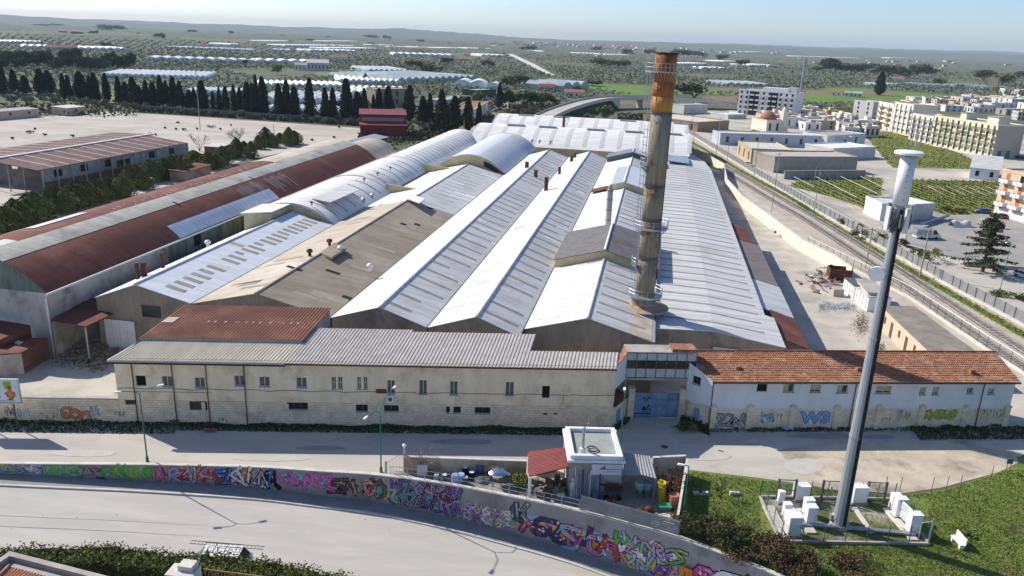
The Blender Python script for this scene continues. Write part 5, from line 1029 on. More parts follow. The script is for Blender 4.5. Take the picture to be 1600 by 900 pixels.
# ------------------------------------------------------------------ tall chimney
ch=thing('tall_chimney',W(.45,109.4,0),'tall round steel chimney with rusty orange top, ladder and ring platforms','chimney')
cb=W(.45,109.4,0); ZB=8.9
stackm=mat('chimney_steel',(.34,.30,.235),(.24,.195,.14),.9,.75,stretch=(2.5,2.5,.12),c3=(.19,.10,.05),s3=.35,lo3=.54,hi3=.68)
orm=mat('orange_chimney_paint',(.40,.155,.05),(.33,.115,.04),.9,.8,stretch=(2,2,.15),c3=(.20,.06,.025),s3=.5,lo3=.55,hi3=.68)
orl=mat('faded_orange_paint',(.58,.30,.07),(.50,.21,.05),.9,.8,stretch=(2,2,.15),c3=(.32,.10,.03),s3=.4,lo3=.56,hi3=.7)
zs=[ZB+1.7,16,21.5,26.2,36.1]; ring_px=[(1012,387),(1020,317),(1026,242),(1029,163)]
for i,(a,b) in enumerate(zip(zs,zs[1:])): MB().lathe(cb,[(1.34,a+.03),(1.34,b-.03)],28).build('stack_section',stackm,ch,smooth=True)
for a,b,m_ in ((36.1,38.2,orl),(38.2,40.0,orm),(40.0,43.7,orm)): MB().lathe(cb,[(1.42,a+.03),(1.42,b)],28).build('orange_section',m_,ch,smooth=True)
mb=MB(); mb.lathe(cb,[(1.5,43.6),(1.5,43.8),(1.3,43.8),(1.3,42)],28); mb.build('rim',mat('soot',(.05,.04,.03),None,rough=.9),ch)
for z in zs[1:]: MB().lathe(cb,[(1.36,z-.12),(1.47,z-.1),(1.47,z+.1),(1.36,z+.12)],28).build('flange',dgalv,ch)
MB().lathe(cb,[(3.6,ZB-.35),(3.55,ZB-.2),(1.3,ZB+.25)],32).build('base_disc',mat('rusty_disc',(.45,.33,.25),(.35,.2,.13),.8,.85),ch)
MB().lathe(cb,[(1.75,ZB+.1),(1.75,ZB+.9),(1.45,ZB+1.7)],24).build('base_drum',mat('old_base_steel',(.33,.31,.27),(.2,.15,.1),1,.8),ch)
MB().lathe(cb,[(.35,0),(.35,ZB-.3)],10).build('support_column',dgalv,ch)
def platform(z, rad, arc=(0,6.2832), rails=True):
    p=thing_part('platform',ch); mb=MB(); n=24; vs=[]
    for i in range(n+1):
        a=arc[0]+(arc[1]-arc[0])*i/n
        for rr in (1.42,rad): vs.append(cb+Vector((rr*math.cos(a),rr*math.sin(a),z)))
        for rr in (1.42,rad): vs.append(cb+Vector((rr*math.cos(a),rr*math.sin(a),z-.14)))
    mb.add(vs,[q for i in range(n) for q in ((i*4,i*4+1,i*4+5,i*4+4),(i*4+2,i*4+6,i*4+7,i*4+3),(i*4+1,i*4+3,i*4+7,i*4+5))])
    o=mb.build('platform',galv,ch); mb=MB(); 
    for i in range(0,n+1,2): a=arc[0]+(arc[1]-arc[0])*i/n; q=cb+Vector((rad*math.cos(a),rad*math.sin(a),z)); mb.tube([q,q+Vector((0,0,1.05))],.03,4); mb.tube([q+Vector((0,0,-.05)),cb+Vector((1.4*math.cos(a),1.4*math.sin(a),z-1.1))],.035,4)
    for h in (.55,1.05): mb.tube([cb+Vector((rad*math.cos(arc[0]+(arc[1]-arc[0])*i/n),rad*math.sin(arc[0]+(arc[1]-arc[0])*i/n),z+h)) for i in range(n+1)],.03,4)
    mb.build('railing',galv,o)
def thing_part(*a): return None
platform(ZB+1.6,2.5); platform(20.4,2.4); platform(41.4,2.6,(2.6,5.2)) ; platform(15.0,2.2,(2.7,3.7)); platform(29,2.2,(2.7,3.7))
mb=MB(); la=3.45                                                    # caged ladder on the left face
d=Vector((math.cos(la),math.sin(la),0)); t=Vector((-d.y,d.x,0))
for s1 in (-.25,.25): mb.tube([cb+d*1.62+t*s1+Vector((0,0,ZB+1.7)),cb+d*1.62+t*s1+Vector((0,0,42.5))],.03,4)
for i in range(82): z=ZB+2+i*.4; mb.tube([cb+d*1.62-t*.25+Vector((0,0,z)),cb+d*1.62+t*.25+Vector((0,0,z))],.018,3)
for i in range(30):
    z=ZB+4+i*1.05; mb.tube([cb+d*1.62+t*.3+Vector((0,0,z)),cb+d*2.0+t*.42+Vector((0,0,z)),cb+d*2.35+Vector((0,0,z)),cb+d*2.0-t*.42+Vector((0,0,z)),cb+d*1.62-t*.3+Vector((0,0,z))],.025,3)
for s1 in (-.4,0,.4): mb.tube([cb+d*(2.02 if s1 else 2.35)+t*s1+Vector((0,0,ZB+4)),cb+d*(2.02 if s1 else 2.35)+t*s1+Vector((0,0,34.5))],.02,3)
mb.build('ladder',galv,ch)
mb=MB(); 
for s1 in (0,.9): mb.tube([cb+d*2.5+t*s1+Vector((0,0,41.3)),cb+d*2.5+t*s1+Vector((0,0,36.2))],.05,4)
mb.build('hanging_rods',galv,ch)
MB().tube([cb+Vector((1.36,-.3,ZB+3)),cb+Vector((1.36,-.3,36))],.06,5).build('drain_pipe',rust,ch)
# ------------------------------------------------------------------ ruined sheds, red barn and huts at the left back
Rz=math.radians(13.6); rv_=Vector((math.sin(Rz),math.cos(Rz),0)); ru_=Vector((math.cos(Rz),-math.sin(Rz),0)); R0=G(70,303,0)
def Q(a,b,z=0.0): p=R0+ru_*a+rv_*b; return Vector((p.x,p.y,z))
ruin_roof=mat('ruin_roof_sheet',(.155,.085,.078),(.115,.062,.058),.5,.85,c3=(.22,.15,.135),s3=.15,lo3=.5,hi3=.7)
rs=thing('ruined_shed',Q(0,0),'large derelict brick shed with rust red striped roofs behind the conifer row','shed')
L_=62
MB().slab([Q(-15.5,-1.5,8.2),Q(.3,-1.5,6.6),Q(.3,L_,6.6),Q(-15.5,L_,8.2)],.15).build('near_roof',ruin_roof,rs)
MB().slab([Q(-33,5,7.6),Q(-15.7,5,8.1),Q(-15.7,L_+4,8.1),Q(-33,L_+4,7.6)],.15).build('far_roof',ruin_roof,rs)
MB().hexa([Q(-16.3,-2,8.1),Q(-14.9,-2,8.1),Q(-14.9,L_+2,8.1),Q(-16.3,L_+2,8.1)],[Q(-16.3,-2,8.5),Q(-14.9,-2,8.5),Q(-14.9,L_+2,8.5),Q(-16.3,L_+2,8.5)]).build('ridge_beam',concr_lt,rs)
pk=mat('pink_grey_strip',(.46,.37,.34),(.38,.30,.28),.5,.9)
for i in range(11):
    b=4+i*5.3; MB().slab([Q(-14.8,b,8.2),Q(.0,b,6.72),Q(.0,b+.8,6.72),Q(-14.8,b+.8,8.2)],.06).build('roof_strip',pk,rs)
    MB().slab([Q(-32,b+4,7.7),Q(-16.4,b+4,8.15),Q(-16.4,b+4.8,8.15),Q(-32,b+4.8,7.7)],.06).build('roof_strip',pk,rs)
wp=Plane(Q(0,0),Q(0,L_)); wp.n=Vector((rv_.y,-rv_.x,0)); 
hl_=[(4+i*9.6,7.0+i*9.6,3.9,5.9) for i in range(6)]; hl_[3]=(28,34,2.2,5.2)
mb=MB(); wall_with_holes(mb,wp,0,L_,3.0,6.5,[(a,b,max(c,3.0),e) for a,b,c,e in hl_],0,.3); mb.build('upper_wall',ruinwall,rs)
mb=MB(); wall_with_holes(mb,wp,0,L_,0,2.98,[h for h in hl_ if h[2]<2.9 and False]); mb.build('brick_base',brickm,rs)
for i in range(13): t=L_*i/12; mb=MB(); c=wp.at(t,0,.1); mb.obox((c.x,c.y),wp.e,.16,.16,0,6.5); mb.build('column',concr,rs)
for i,h in enumerate(hl_):
    mb=MB(); mb.add([wp.at(h[0],max(h[2],3),-.25),wp.at(h[1],max(h[2],3),-.25),wp.at(h[1],h[3],-.25),wp.at(h[0],h[3],-.25)],[(0,1,2,3)]); mb.build('window',glassd,rs)
MB().add([Q(-15,4,0),Q(0,9,0),Q(0,9,6.4),Q(-15,9,8)],[(0,1,2,3)]).build('inner_wall',brownwall,rs)
for a in (-5,-10,-15): MB().tube([Q(a,-1,0),Q(a,-1,6.4-a*.1)],.16,6).build('post',concr,rs)
MB().add([Q(-33,L_+3.8,0),Q(0,L_-.1,0),Q(0,L_-.1,6.4),Q(-15.6,L_-.1,8),Q(-33,L_+3.8,7.4)],[(0,1,2,3,4)]).build('back_wall',ruinwall,rs)
MB().add([Q(-46,6,0),Q(-15.8,6,0),Q(-15.8,6,7.8),Q(-46,6,6.6)],[(0,1,2,3)]).build('front_wall',mat('dark_plaster',(.23,.20,.18),(.16,.14,.125),.5,.9),rs)
MB().hexa([Q(-46,4,6.2),Q(-33.2,4,6.2),Q(-33.2,30,6.2),Q(-46,30,6.2)],[Q(-46,4,6.5),Q(-33.2,4,6.5),Q(-33.2,30,6.5),Q(-46,30,6.5)]).build('flat_roof',concr,rs)
# red barn
g0=G(563,216,0); g1=G(636,217,0); e=(g1-g0).normalized(); n=Vector((-e.y,e.x,0)); L_=(g1-g0).length
rb=thing('red_barn',g0,'dark red sheet metal barn with stepped roof and grey window band','barn')
def B_(a,b,z): q=g0+e*a+n*b; return Vector((q.x,q.y,z))
def bbox(a0,a1,b0,b1,z0,z1): m_=MB(); m_.hexa([B_(a0,b0,z0),B_(a1,b0,z0),B_(a1,b1,z0),B_(a0,b1,z0)],[B_(a0,b0,z1),B_(a1,b0,z1),B_(a1,b1,z1),B_(a0,b1,z1)]); return m_
bbox(0,L_,0,5,0,5.8).build('lower_hall',red_barn,rb); MB().slab([B_(-.3,-.3,5.85),B_(L_+.3,-.3,5.85),B_(L_+.3,5,6.6),B_(-.3,5,6.6)],.12).build('lower_roof',red_barn_roof,rb)
bbox(0,L_,5.01,22,0,10).build('upper_hall',red_barn,rb); MB().slab([B_(-.3,4.7,10.0),B_(L_+.3,4.7,10.0),B_(L_+.3,16,11.4),B_(-.3,16,11.4)],.12).build('upper_roof',red_barn_roof,rb); MB().slab([B_(-.3,16,11.4),B_(L_+.3,16,11.4),B_(L_+.3,22.4,10.3),B_(-.3,22.4,10.3)],.12).build('upper_roof',red_barn_roof,rb)
bbox(.8,L_-.8,4.95,5.0,7.0,8.6).build('window_band',mat('grey_band',(.22,.20,.20),None,rough=.6),rb)
c4=[G(540,226,4.5),G(588,217,4.5),G(610,212,4.2),G(566,214,4.2)]; canopy('open_canopy',[G(545,219,4.6),G(560,224,4.3),G(608,214,4.3),G(585,209,4.6)],.25,galv,[G(560,224,4.2),G(606,214,4.2),G(585,210,4.4)],'flat grey open sided canopy in front of the red barn')
def hut(x0,y0,x1,y1,dep,h,m_,rm,label,name='hut',slope=.4,win=0):
    a=G(x0,y0,0); b=G(x1,y1,0); e=(b-a).normalized(); n=Vector((-e.y,e.x,0)); o=thing(name,a,label,name.replace('_',' ')); 
    q=[a,b,b+n*dep,a+n*dep]; MB().prism([p[:2] for p in q],0,h).build('wall',m_,o)
    q=[a-e*.3-n*.3,b+e*.3-n*.3,b+e*.3+n*(dep+.3),a-e*.3+n*(dep+.3)]; MB().slab([Vector((q[0].x,q[0].y,h+.15)),Vector((q[1].x,q[1].y,h+.15)),Vector((q[2].x,q[2].y,h+.15+slope)),Vector((q[3].x,q[3].y,h+.15+slope))],.14).build('roof',rm,o)
    L_=(b-a).length
    for i in range(win):
        t=L_*(i+.5)/win; p=a+e*t-n*.03; mb=MB(); mb.obox((p.x,p.y),e,.5,.04,h*.45,h*.8); mb.build('window',glassd,o)
    return o
hut(-30,190,61,182,7,3.6,peach,concr,'long pinkish flat roofed hut at the left edge of the gravel lot',win=3)
hut(105,181,134,178,9,3.6,peach,concr_lt,'small pinkish hut with pale roof beside the gravel lot',win=1)
hut(320,241,345,243,6,2.9,brickm,concr_lt,'small brick hut with flat roof behind the bare tree',win=1)
hut(284+60,242,384,240,.4,2.2,white_pl,concr,'low white wall beside the brick hut','low_wall',0)
hut(290,285,330,273,5,3,brownwall,rust_roof,'rusty striped lean-to roof peeking out behind the red vault','lean_to')
# ------------------------------------------------------------------ storage yard and workshop by the painted wall
def obj_box(name,g,ax,hx,hy,z0,z1,m_,label,cat,group=None):
    mb=MB(); mb.obox(g,ax,hx,hy,z0,z1); return tag(mb.build(name,m_),label,cat,group)
# white flat roofed workshop
wz=4.3; w0=G(889,717,wz); w1=G(976,719,wz); we=(w1-w0).normalized(); wn=Vector((-we.y,we.x,0)); wL=(w1-w0).length; wD=6.6
ws=thing('workshop',Vector((w0.x,w0.y,0)),'small white parapet roofed workshop with a signboard, between red and grey lean-to roofs','workshop')
def WP(a,b,z): q=w0+we*a+wn*b; return Vector((q.x,q.y,z))
def wprism(a0,a1,b0,b1,z0,z1): m_=MB(); m_.hexa([WP(a0,b0,z0),WP(a1,b0,z0),WP(a1,b1,z0),WP(a0,b1,z0)],[WP(a0,b0,z1),WP(a1,b0,z1),WP(a1,b1,z1),WP(a0,b1,z1)]); return m_
wprism(.1,wL-.1,.15,wD-.1,0,3.95).build('wall',mat('rough_grey_block',(.42,.38,.34),(.34,.31,.28),1,.9,c3=(.25,.225,.2),s3=.4),ws)
wprism(-.12,wL+.12,-.12,wD+.12,3.95,4.2).build('cornice',white_pl,ws)
mb=MB()
for a in ((.15,wL-.15,.15,.6),(.15,wL-.15,wD-.6,wD-.15),(.15,.6,.6,wD-.6),(wL-.6,wL-.15,.6,wD-.6)): 
    k=wprism(*a,4.2,4.62); mb.add(k.v,k.f)
mb.build('parapet',white_pl,ws); wprism(.6,wL-.6,.6,wD-.6,4.2,4.24).build('roof_felt',mat('roof_felt',(.33,.35,.33),(.28,.30,.28),.6,.9),ws)
p=WP(1.5,1.2,4.2); fl=thing('flue_pipe',p,'white flue pipe with elbow top on the flat workshop roof','flue'); mb=MB(); mb.lathe(p,[(.3,0),(.3,.7),(.22,.75)],10); mb.build('flue_base',white_pl,fl); MB().tube([p+Vector((0,0,.7)),p+Vector((0,0,3.0)),p+Vector((.5,.2,3.5))],.14,8).build('pipe',galv,fl)
p=WP(2.6,2.0,4.3); mb=MB(); mb.tube([p+Vector((.55*math.cos(a*.45),.55*math.sin(a*.45),.04+.03*(a%5))) for a in range(44)],.05,5); tag(mb.build('hose_coil',dgalv),'dark hose coil lying on the flat workshop roof behind the flue','hose')
sg=thing('signboard',WP(wL*.7,-.1,3),'white signboard with a small house drawing on the workshop front','sign')
wprism(wL*.42,wL*.96,-.02,.06,2.55,3.75).build('board',mat('sign_white',(.62,.63,.68),(.56,.57,.62),1,.6),sg)
Ps=Paint(lambda x,y,k: WP(x,-.02-k,y),['dgrey','navy','teal','brown']); s0=wL*.56
Ps.poly([(s0,3.2),(s0+.35,3.45),(s0+.7,3.2)],'dgrey',0); Ps.poly([(s0+.45,3.2),(s0+.45,3.6),(s0+.6,3.6),(s0+.6,3.2)],'brown',1); Ps.ribbon([(s0,3.17),(s0+.75,3.17)],.05,'teal',1)
for i in range(9): Ps.ribbon([(s0+.8+i*.16,3.2),(s0+.92+i*.16,3.2)],.09,'navy',1)
for i in range(7): Ps.ribbon([(s0+1.3+i*.13,3.5),(s0+1.4+i*.13,3.5)],.05,'dgrey',1); Ps.ribbon([(s0+.8+i*.13,3.0),(s0+.9+i*.13,3.0)],.04,'dgrey',1)
Ps.mb.build('sign_print',[paint(c,C[c]) for c in Ps.cols],sg)
rf=thing('red_lean_to',WP(-2,2,0),'red tile sheet lean-to roof left of the white workshop','lean-to')
q=[G(826,744,2.5),G(889,729,3.7),G(886,699,3.7),G(825,706,2.5)]; mb=MB(); corr(mb,q[0],q[3],q[2],q[1],.3,.05); mb.build('roof',redtile,rf)
mb=MB(); mb.slab([p-Vector((0,0,.06)) for p in q],.06); mb.build('boarding',darkm if 0 else rust,rf)
for p in (q[0],q[3]): MB().obox((p.x+.15,p.y),we,.14,.14,0,2.45).build('post',white_pl,rf)
gf=thing('grey_lean_to',WP(wL+2,2,0),'weathered grey sheet lean-to roof right of the white workshop','lean-to')
q=[G(974,735,3.3),G(1026,748,2.6),G(1016,713,2.6),G(974,707,3.3)]; mb=MB(); corr(mb,q[0],q[1],q[2],q[3],.35,.05); mb.build('roof',mat('weathered_sheet',(.36,.36,.36),(.29,.29,.29),.8,.7,c3=(.26,.18,.13),s3=.35,lo3=.52,hi3=.66),gf)
for p in (q[1],q[2]): MB().tube([Vector((p.x-.1,p.y,0)),Vector((p.x-.1,p.y,p.z))],.06,6).build('post',galv,gf)
def ywall(name,pts,h,m_,label,th=.2): return wall_thing(name,[(p.x,p.y) for p in pts],h,m_,label,th)
ywall('yard_wall',[G(632,739,0),G(822,746,0)],1.9,mat('stained_cream_wall',(.50,.42,.31),(.36,.27,.19),.6,.9,stretch=(1,1,.3),c3=(.25,.15,.09),s3=.4),'stained low cream wall behind the barrels of the storage yard')
ywall('yard_wall',[G(1018,744,0),G(1069,741,0)],2.2,concr,'dark back wall of the scrap yard behind the rusty scaffolding')
ywall('yard_wall',[G(1070,741,0),G(1055,834,0)],2.0,mat('pale_grey_panel',(.50,.51,.52),(.44,.45,.46),.6,.7),'pale grey right hand wall of the scrap yard',.12)
sheet('yard_floor',[(634,738),(822,746),(1069,741),(1055,833),(902,797),(800,776),(700,757),(604,742)],.024,mat('dusty_floor',(.30,.28,.25),(.22,.205,.185),.8,.95))
# corrugated fence and railing along the wall top
fc=thing('sheet_fence',wall_at(s_of_px(975),0)[0],'grey horizontal slat sheet fence along the top of the painted wall','fence')
sa,sb=s_of_px(903),s_of_px(1055)
for k in range(6):
    mb=MB(); z=TOPZ+.08+k*.27; mb.grid(lambda a,b: wall_at(sa+(sb-sa)*a,z+.25*b,-.16+.05*math.sin(b*3.14))[0],24,2); mb.build('slat',graypanel,fc)
for i in range(5): p,_=wall_at(sa+(sb-sa)*i/4,0,-.24); MB().tube([p,Vector((p.x,p.y,TOPZ+1.75))],.05,5).build('post',dgalv,fc)
rl=thing('railing',wall_at(s_of_px(760),0)[0],'thin grey tube railing along the wall top in front of the barrels','railing')
sa,sb=s_of_px(610),s_of_px(902)
for z in (.55,1.05): MB().tube([wall_at(sa+(sb-sa)*i/24,TOPZ+z,-.2)[0] for i in range(25)],.03,4).build('rail',galv,rl)
for i in range(12): p=wall_at(sa+(sb-sa)*i/11,TOPZ,-.2)[0]; MB().tube([p,p+Vector((0,0,1.05))],.035,4).build('post',galv,rl)
yg=thing('wire_gate',G(616,737,0),'wire mesh gate between two posts at the left end of the storage yard','gate')
pa,pb=G(603,741,0),G(632,737,0)
for p,h in ((pa,1.5),(pb,2.9)): MB().tube([p,p+Vector((0,0,h))],.13,8).build('post',galv,yg)
mb=MB()
for i in range(13): q=pa.lerp(pb,(i+.5)/13); mb.tube([q,q+Vector((0,0,1.3+1.0*i/13))],.015,3)
for z in (.1,.7): mb.tube([pa+Vector((0,0,z)),pb+Vector((0,0,z))],.02,3)
mb.tube([pa+Vector((0,0,1.3)),pb+Vector((0,0,2.4))],.03,4); mb.build('mesh',galv,yg,kind='stuff'); MB().lathe(pb+Vector((0,0,2.95)),[(.05,0),(.2,.12),(.22,.3),(.05,.42)],10).build('lamp_globe',lampw,yg)
# barrels, tanks and scrap
bluep=mat('blue_plastic',(.05,.13,.33),(.04,.10,.26),1,.5); palebl=mat('pale_blue_drum',(.30,.40,.58),(.25,.34,.5),1,.5); yel=mat('yellow_plastic',(.62,.50,.02),(.52,.42,.02),1,.45); shiny=mat('shiny_steel',(.75,.76,.77),None,rough=.12,metal=1.0); greenpl=mat('green_plastic',(.04,.28,.15),(.03,.2,.1),1,.5); pot=mat('terracotta',(.42,.18,.09),(.33,.13,.07),2,.8)
def drum(px,py,rr,h,m_,label,name='barrel',lid=None,group='barrels and drums in the storage yard'):
    g=G(px,py,0); o=thing(name,g,label,'barrel',group); MB().lathe(g,[(rr*.92,0),(rr,.08*h),(rr,.3*h),(rr*1.05,.33*h),(rr,.36*h),(rr,.64*h),(rr*1.05,.67*h),(rr,.7*h),(rr,.95*h),(rr*.93,h)],14).build('body',m_,o); MB().lathe(g+Vector((0,0,h)),[(rr*.9,0),(rr*.9,.04)],14).build('lid',lid or m_,o); return o
for a in ((721,738,.38,1.55,bluep,'tall dark blue barrel at the back of the yard wall'),(750,743,.42,1.25,bluep,'deep blue barrel between white tubs and the cream wall'),(711,755,.42,1.0,palebl,'pale blue drum beside the railing, left of a pair'),(720,754,.42,1.0,palebl,'pale blue drum beside the railing, right of a pair'),(727,744,.3,1.1,darkm,'black drum with white lid behind the pale blue drums',None,whitep),(737,749,.3,.9,darkm,'black drum with white lid right of the pale blue drums',None,whitep),(727,756,.28,.8,dgalv,'dark canister with white cap at the railing',None,whitep),(695,752,.27,.8,dgalv,'grey canister with white cap left of the pale blue drums',None,whitep),(682,750,.27,.6,concr,'small grey canister with white lid farthest left',None,whitep)):
    a=list(a); nm='barrel'; drum(a[0],a[1],a[2],a[3],a[4],a[5],lid=a[7] if len(a)>7 else None)
for px,py,rr,label in ((748,752,.5,'white round tub left of the black rimmed one'),(760,749,.5,'white round tub with black rim')):
    g=G(px,py,0); o=thing('tub',g,label,'tub','white tubs in the storage yard'); MB().lathe(g,[(rr*.75,0),(rr,.55),(rr*.92,.55),(rr*.7,.1)],14).build('body',whitep,o); MB().lathe(g+Vector((0,0,.5)),[(rr*1.02,0),(rr*1.02,.08)],14).build('rim',dgalv if 'black' in label else whitep,o)
g=G(777,757,0); o=thing('steel_kettle',g,'large shiny steel kettle on a dark stand in the storage yard','kettle'); MB().lathe(g+Vector((0,0,.8)),[(.15,0),(.75,.25),(1.0,.6),(1.0,.75),(.7,.95),(.1,1.05)],18).build('vessel',shiny,o)
mb=MB()
for a in range(4): mb.tube([g+Vector((.6*math.cos(a*1.57+.7),.6*math.sin(a*1.57+.7),0)),g+Vector((.6*math.cos(a*1.57+.7),.6*math.sin(a*1.57+.7),1.1))],.05,5)
mb.build('stand',dgalv,o,kind='stuff'); MB().lathe(g+Vector((1.05,0,1.15)),[(.08,0),(.3,.15),(.1,.35)],10).build('spout',shiny,o)
g=G(660,742,0); mb=MB(); mb.obox(g,we,.55,.25,0,1.3); o=tag(mb.build('stone_statue_block',concr_lt),'pale round topped stone slab leaning at the cream yard wall','stone slab')
g=G(812,762,0); o=thing('potted_plant',g,'bushy yellow green potted plant in front of the red lean-to','plant'); MB().lathe(g,[(.35,0),(.5,.5),(.45,.5)],12).build('pot',darkm,o); r=random.Random(3); mb=MB()
for _ in range(420): a=r.uniform(0,6.28); k=r.random()**.5*.95; mb.leaf(g+Vector((k*math.cos(a),k*math.sin(a),.5+1.1*r.random()*(1-k*.4))),.2,r)
mb.build('leaves',mat('yellow_green_leaf',(.22,.23,.05),(.12,.16,.03),2,.8),o)
g=G(876,775,0); o=thing('potted_plant',g,'small yellow flowering plant on a white box by the slat fence','plant'); MB().obox(g,we,.4,.3,0,.5).build('planter',white_pl,o); mb=MB()
for _ in range(120): mb.leaf(g+Vector((r.gauss(0,.22),r.gauss(0,.2),.5+abs(r.gauss(.2,.3)))),.12,r)
mb.build('leaves',mat('yellow_flowers',(.45,.42,.04),(.12,.16,.03),3,.8),o)
g=G(893,776,0); o=thing('stone_statue',g,'weathered stone statue post standing in front of the workshop','statue'); MB().lathe(g,[(.25,0),(.25,.5),(.18,.55),(.28,1.0),(.33,1.45),(.2,1.7),(.1,1.8),(.17,1.95),(.15,2.15),(.05,2.25)],12).build('figure',concr_lt,o)
mb=MB(); r=random.Random(8)
for i in range(14):
    o=WP(.8+i*.19+(.4 if i>8 else 0),-.35-.1*r.random(),0); top=WP(.75+i*.2+(.4 if i>8 else 0),.1,r.uniform(2.2,3.3)); 
    t=thing('leaning_pipe',o,'metal bar leaning against the workshop front, %s in the row'%ordinal(i,14),'pipe','bars leaning against the workshop'); MB().tube([o,top],r.choice((.04,.06,.08)),5).build('pipe',r.choice((galv,whitep,dgalv,palebl)),t)
drum(931,784,.3,1.0,bluep,'blue barrel standing among pipes at the workshop front')
g=G(943,793,0); o=thing('terracotta_planter',g,'rust red planter full of scrap in front of the workshop','planter'); MB().lathe(g+Vector((.6,0,0)),[(.5,0),(.7,.5),(.6,.5)],12).build('pot',pot,o); mb=MB()
for _ in range(25): q=g+Vector((.6+r.gauss(0,.35),r.gauss(0,.3),.5)); mb.tube([q,q+Vector((r.uniform(-.4,.4),r.uniform(-.3,.3),r.uniform(.2,.9)))],.035,4)
mb.build('scrap',rust,o,kind='stuff')
g=G(955,778,0); o=thing('scrap_cart',g,'dark iron cart loaded with rusty bars right of the pipes','cart'); MB().obox(g,we,.9,.5,.4,.9).build('tray',dgalv,o)
for a in (-.6,.6): q=g+we*a; MB().tube([q-wn*.55+Vector((0,0,.35)),q-wn*.45+Vector((0,0,.35))],.35,12).build('wheel',darkm,o)
mb=MB()
for _ in range(22): q=g+we*r.uniform(-.8,.8)+Vector((0,0,.9+r.random()*.7)); mb.tube([q-we*.6,q+we*.6+Vector((0,0,r.uniform(-.2,.2)))],.05,4)
mb.build('bars',rust,o,kind='stuff')
for px,py,m_,l in ((998,775,mat('pale_green_tank',(.33,.45,.40),(.25,.36,.33),1,.6),'pale green tank under the grey lean-to, left of a pair'),(1010,776,mat('grey_blue_tank',(.20,.30,.38),(.15,.24,.31),1,.6),'grey blue tank under the grey lean-to, right of a pair')):
    g=G(px,py,0); o=thing('feed_tank',g,l,'tank','tanks under the grey lean-to'); MB().lathe(g,[(.06,.3),(.5,1.0),(.55,1.5),(.45,1.7)],14).build('hopper',m_,o); mb=MB()
    for a in range(3): mb.tube([g+Vector((.4*math.cos(a*2.1),.4*math.sin(a*2.1),0)),g+Vector((.45*math.cos(a*2.1),.45*math.sin(a*2.1),1.1))],.04,4)
    mb.build('legs',dgalv,o,kind='stuff')
g=G(1033,787,0); o=thing('rubble_chute',g,'stack of bright yellow rubble chute funnels by the rusty scaffolding','chute')
for i in range(6): MB().lathe(g+Vector((-.04*i+.1,.05*i,.08+i*.36)),[(.30,0),(.42,.42),(.46,.5),(.38,.5),(.25,.05)],14).build('funnel',yel,o)
g=G(1037,799,0); o=thing('wheelbarrow',g,'green plastic wheelbarrow tilted beside the yellow chute','wheelbarrow'); mb=MB(); mb.hexa([g+Vector(p) for p in ((-.3,-.25,.35),(.4,-.25,.35),(.4,.25,.35),(-.3,.25,.35))],[g+Vector(p) for p in ((-.6,-.45,.75),(.7,-.45,.75),(.7,.45,.75),(-.6,.45,.75))]); mb.build('tub',greenpl,o); MB().tube([g+Vector((.9,-.05,.2)),g+Vector((.9,.05,.2))],.2,12).build('wheel',darkm,o); mb=MB()
for s1 in (-.3,.3): mb.tube([g+Vector((-1.1,s1,.7)),g+Vector((.9,0,.2))],.03,4)
mb.build('handles',dgalv,o)
for i,(px,py,z,l) in enumerate(((1052,791,0,'lowest rusty red crate in the stack by the pale wall'),(1053,788,.5,'middle rusty red crate in the stack by the pale wall'),(1053,785,1.0,'topmost rusty red crate in the stack by the pale wall'))):
    g=G(1052,793,0); mb=MB(); mb.obox(g,Vector((.97,.2,0)),.5,.4,z+.02,z+.48); mb.obox(g,Vector((.97,.2,0)),.55,.45,z+.4,z+.49); tag(mb.build('crate',mat('faded_red_box',(.38,.16,.12),(.3,.11,.08),2,.8) if 'faded_red_box' not in MATS else MATS['faded_red_box']),l,'crate','rusty red crates')
sc_=thing('scaffold_heap',G(1048,765,0),'tall heap of rusty scaffold frames stacked against the back wall of the scrap yard','scrap heap')
for i in range(26):
    g=G(r.uniform(1034,1064),r.uniform(756,785),0); h=r.uniform(1.2,2.6); t=Vector((r.uniform(-.7,.7),r.uniform(-.5,.5),h)); e=Vector((r.uniform(-1,1),r.uniform(-1,1),0)).normalized()*.5
    mb=MB(); mb.tube([g-e,g-e+t],.05,4); mb.tube([g+e,g+e+t],.05,4)
    for k in (.3,.6,.95): mb.tube([g-e+t*k,g+e+t*k],.04,4)
    mb.build('scaffold_frame',rust,sc_)
for px,py,l in ((990,815,'rusty frame heap in the middle of the scrap yard, left'),(1008,808,'rusty frame heap in the middle of the scrap yard, right')):
    g=G(px,py,0); o=thing('rusty_machine',g,l,'scrap machine','rusty machines'); MB().obox(g,we,.8,.45,.1,.8).build('body',rust,o); mb=MB()
    for _ in range(14): q=g+Vector((r.gauss(0,.6),r.gauss(0,.4),.2)); mb.tube([q,q+Vector((r.uniform(-1,1),r.uniform(-.6,.6),r.uniform(.2,1.4)))],.05,4)
    MB().lathe(g+Vector((.3,0,.8)),[(.35,0),(.35,.3),(.2,.4)],12).build('drum',rust,o); mb.build('frame',rust,o,kind='stuff')
mb=MB()
for _ in range(70): g=G(r.uniform(1015,1048),r.uniform(805,822),0); mb.obox(g,Vector((r.random(),r.random()-.5,0)),r.uniform(.1,.4),r.uniform(.05,.2),.03,r.uniform(.06,.3))
mb.build('pale_debris',concr_lt,kind='stuff')
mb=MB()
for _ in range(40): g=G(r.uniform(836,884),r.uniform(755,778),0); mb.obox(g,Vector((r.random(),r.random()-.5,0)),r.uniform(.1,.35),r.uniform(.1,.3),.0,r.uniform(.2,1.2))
mb.build('shaded_clutter',mat('dark_clutter',(.12,.09,.07),(.2,.17,.14),1.5,.9),kind='stuff')
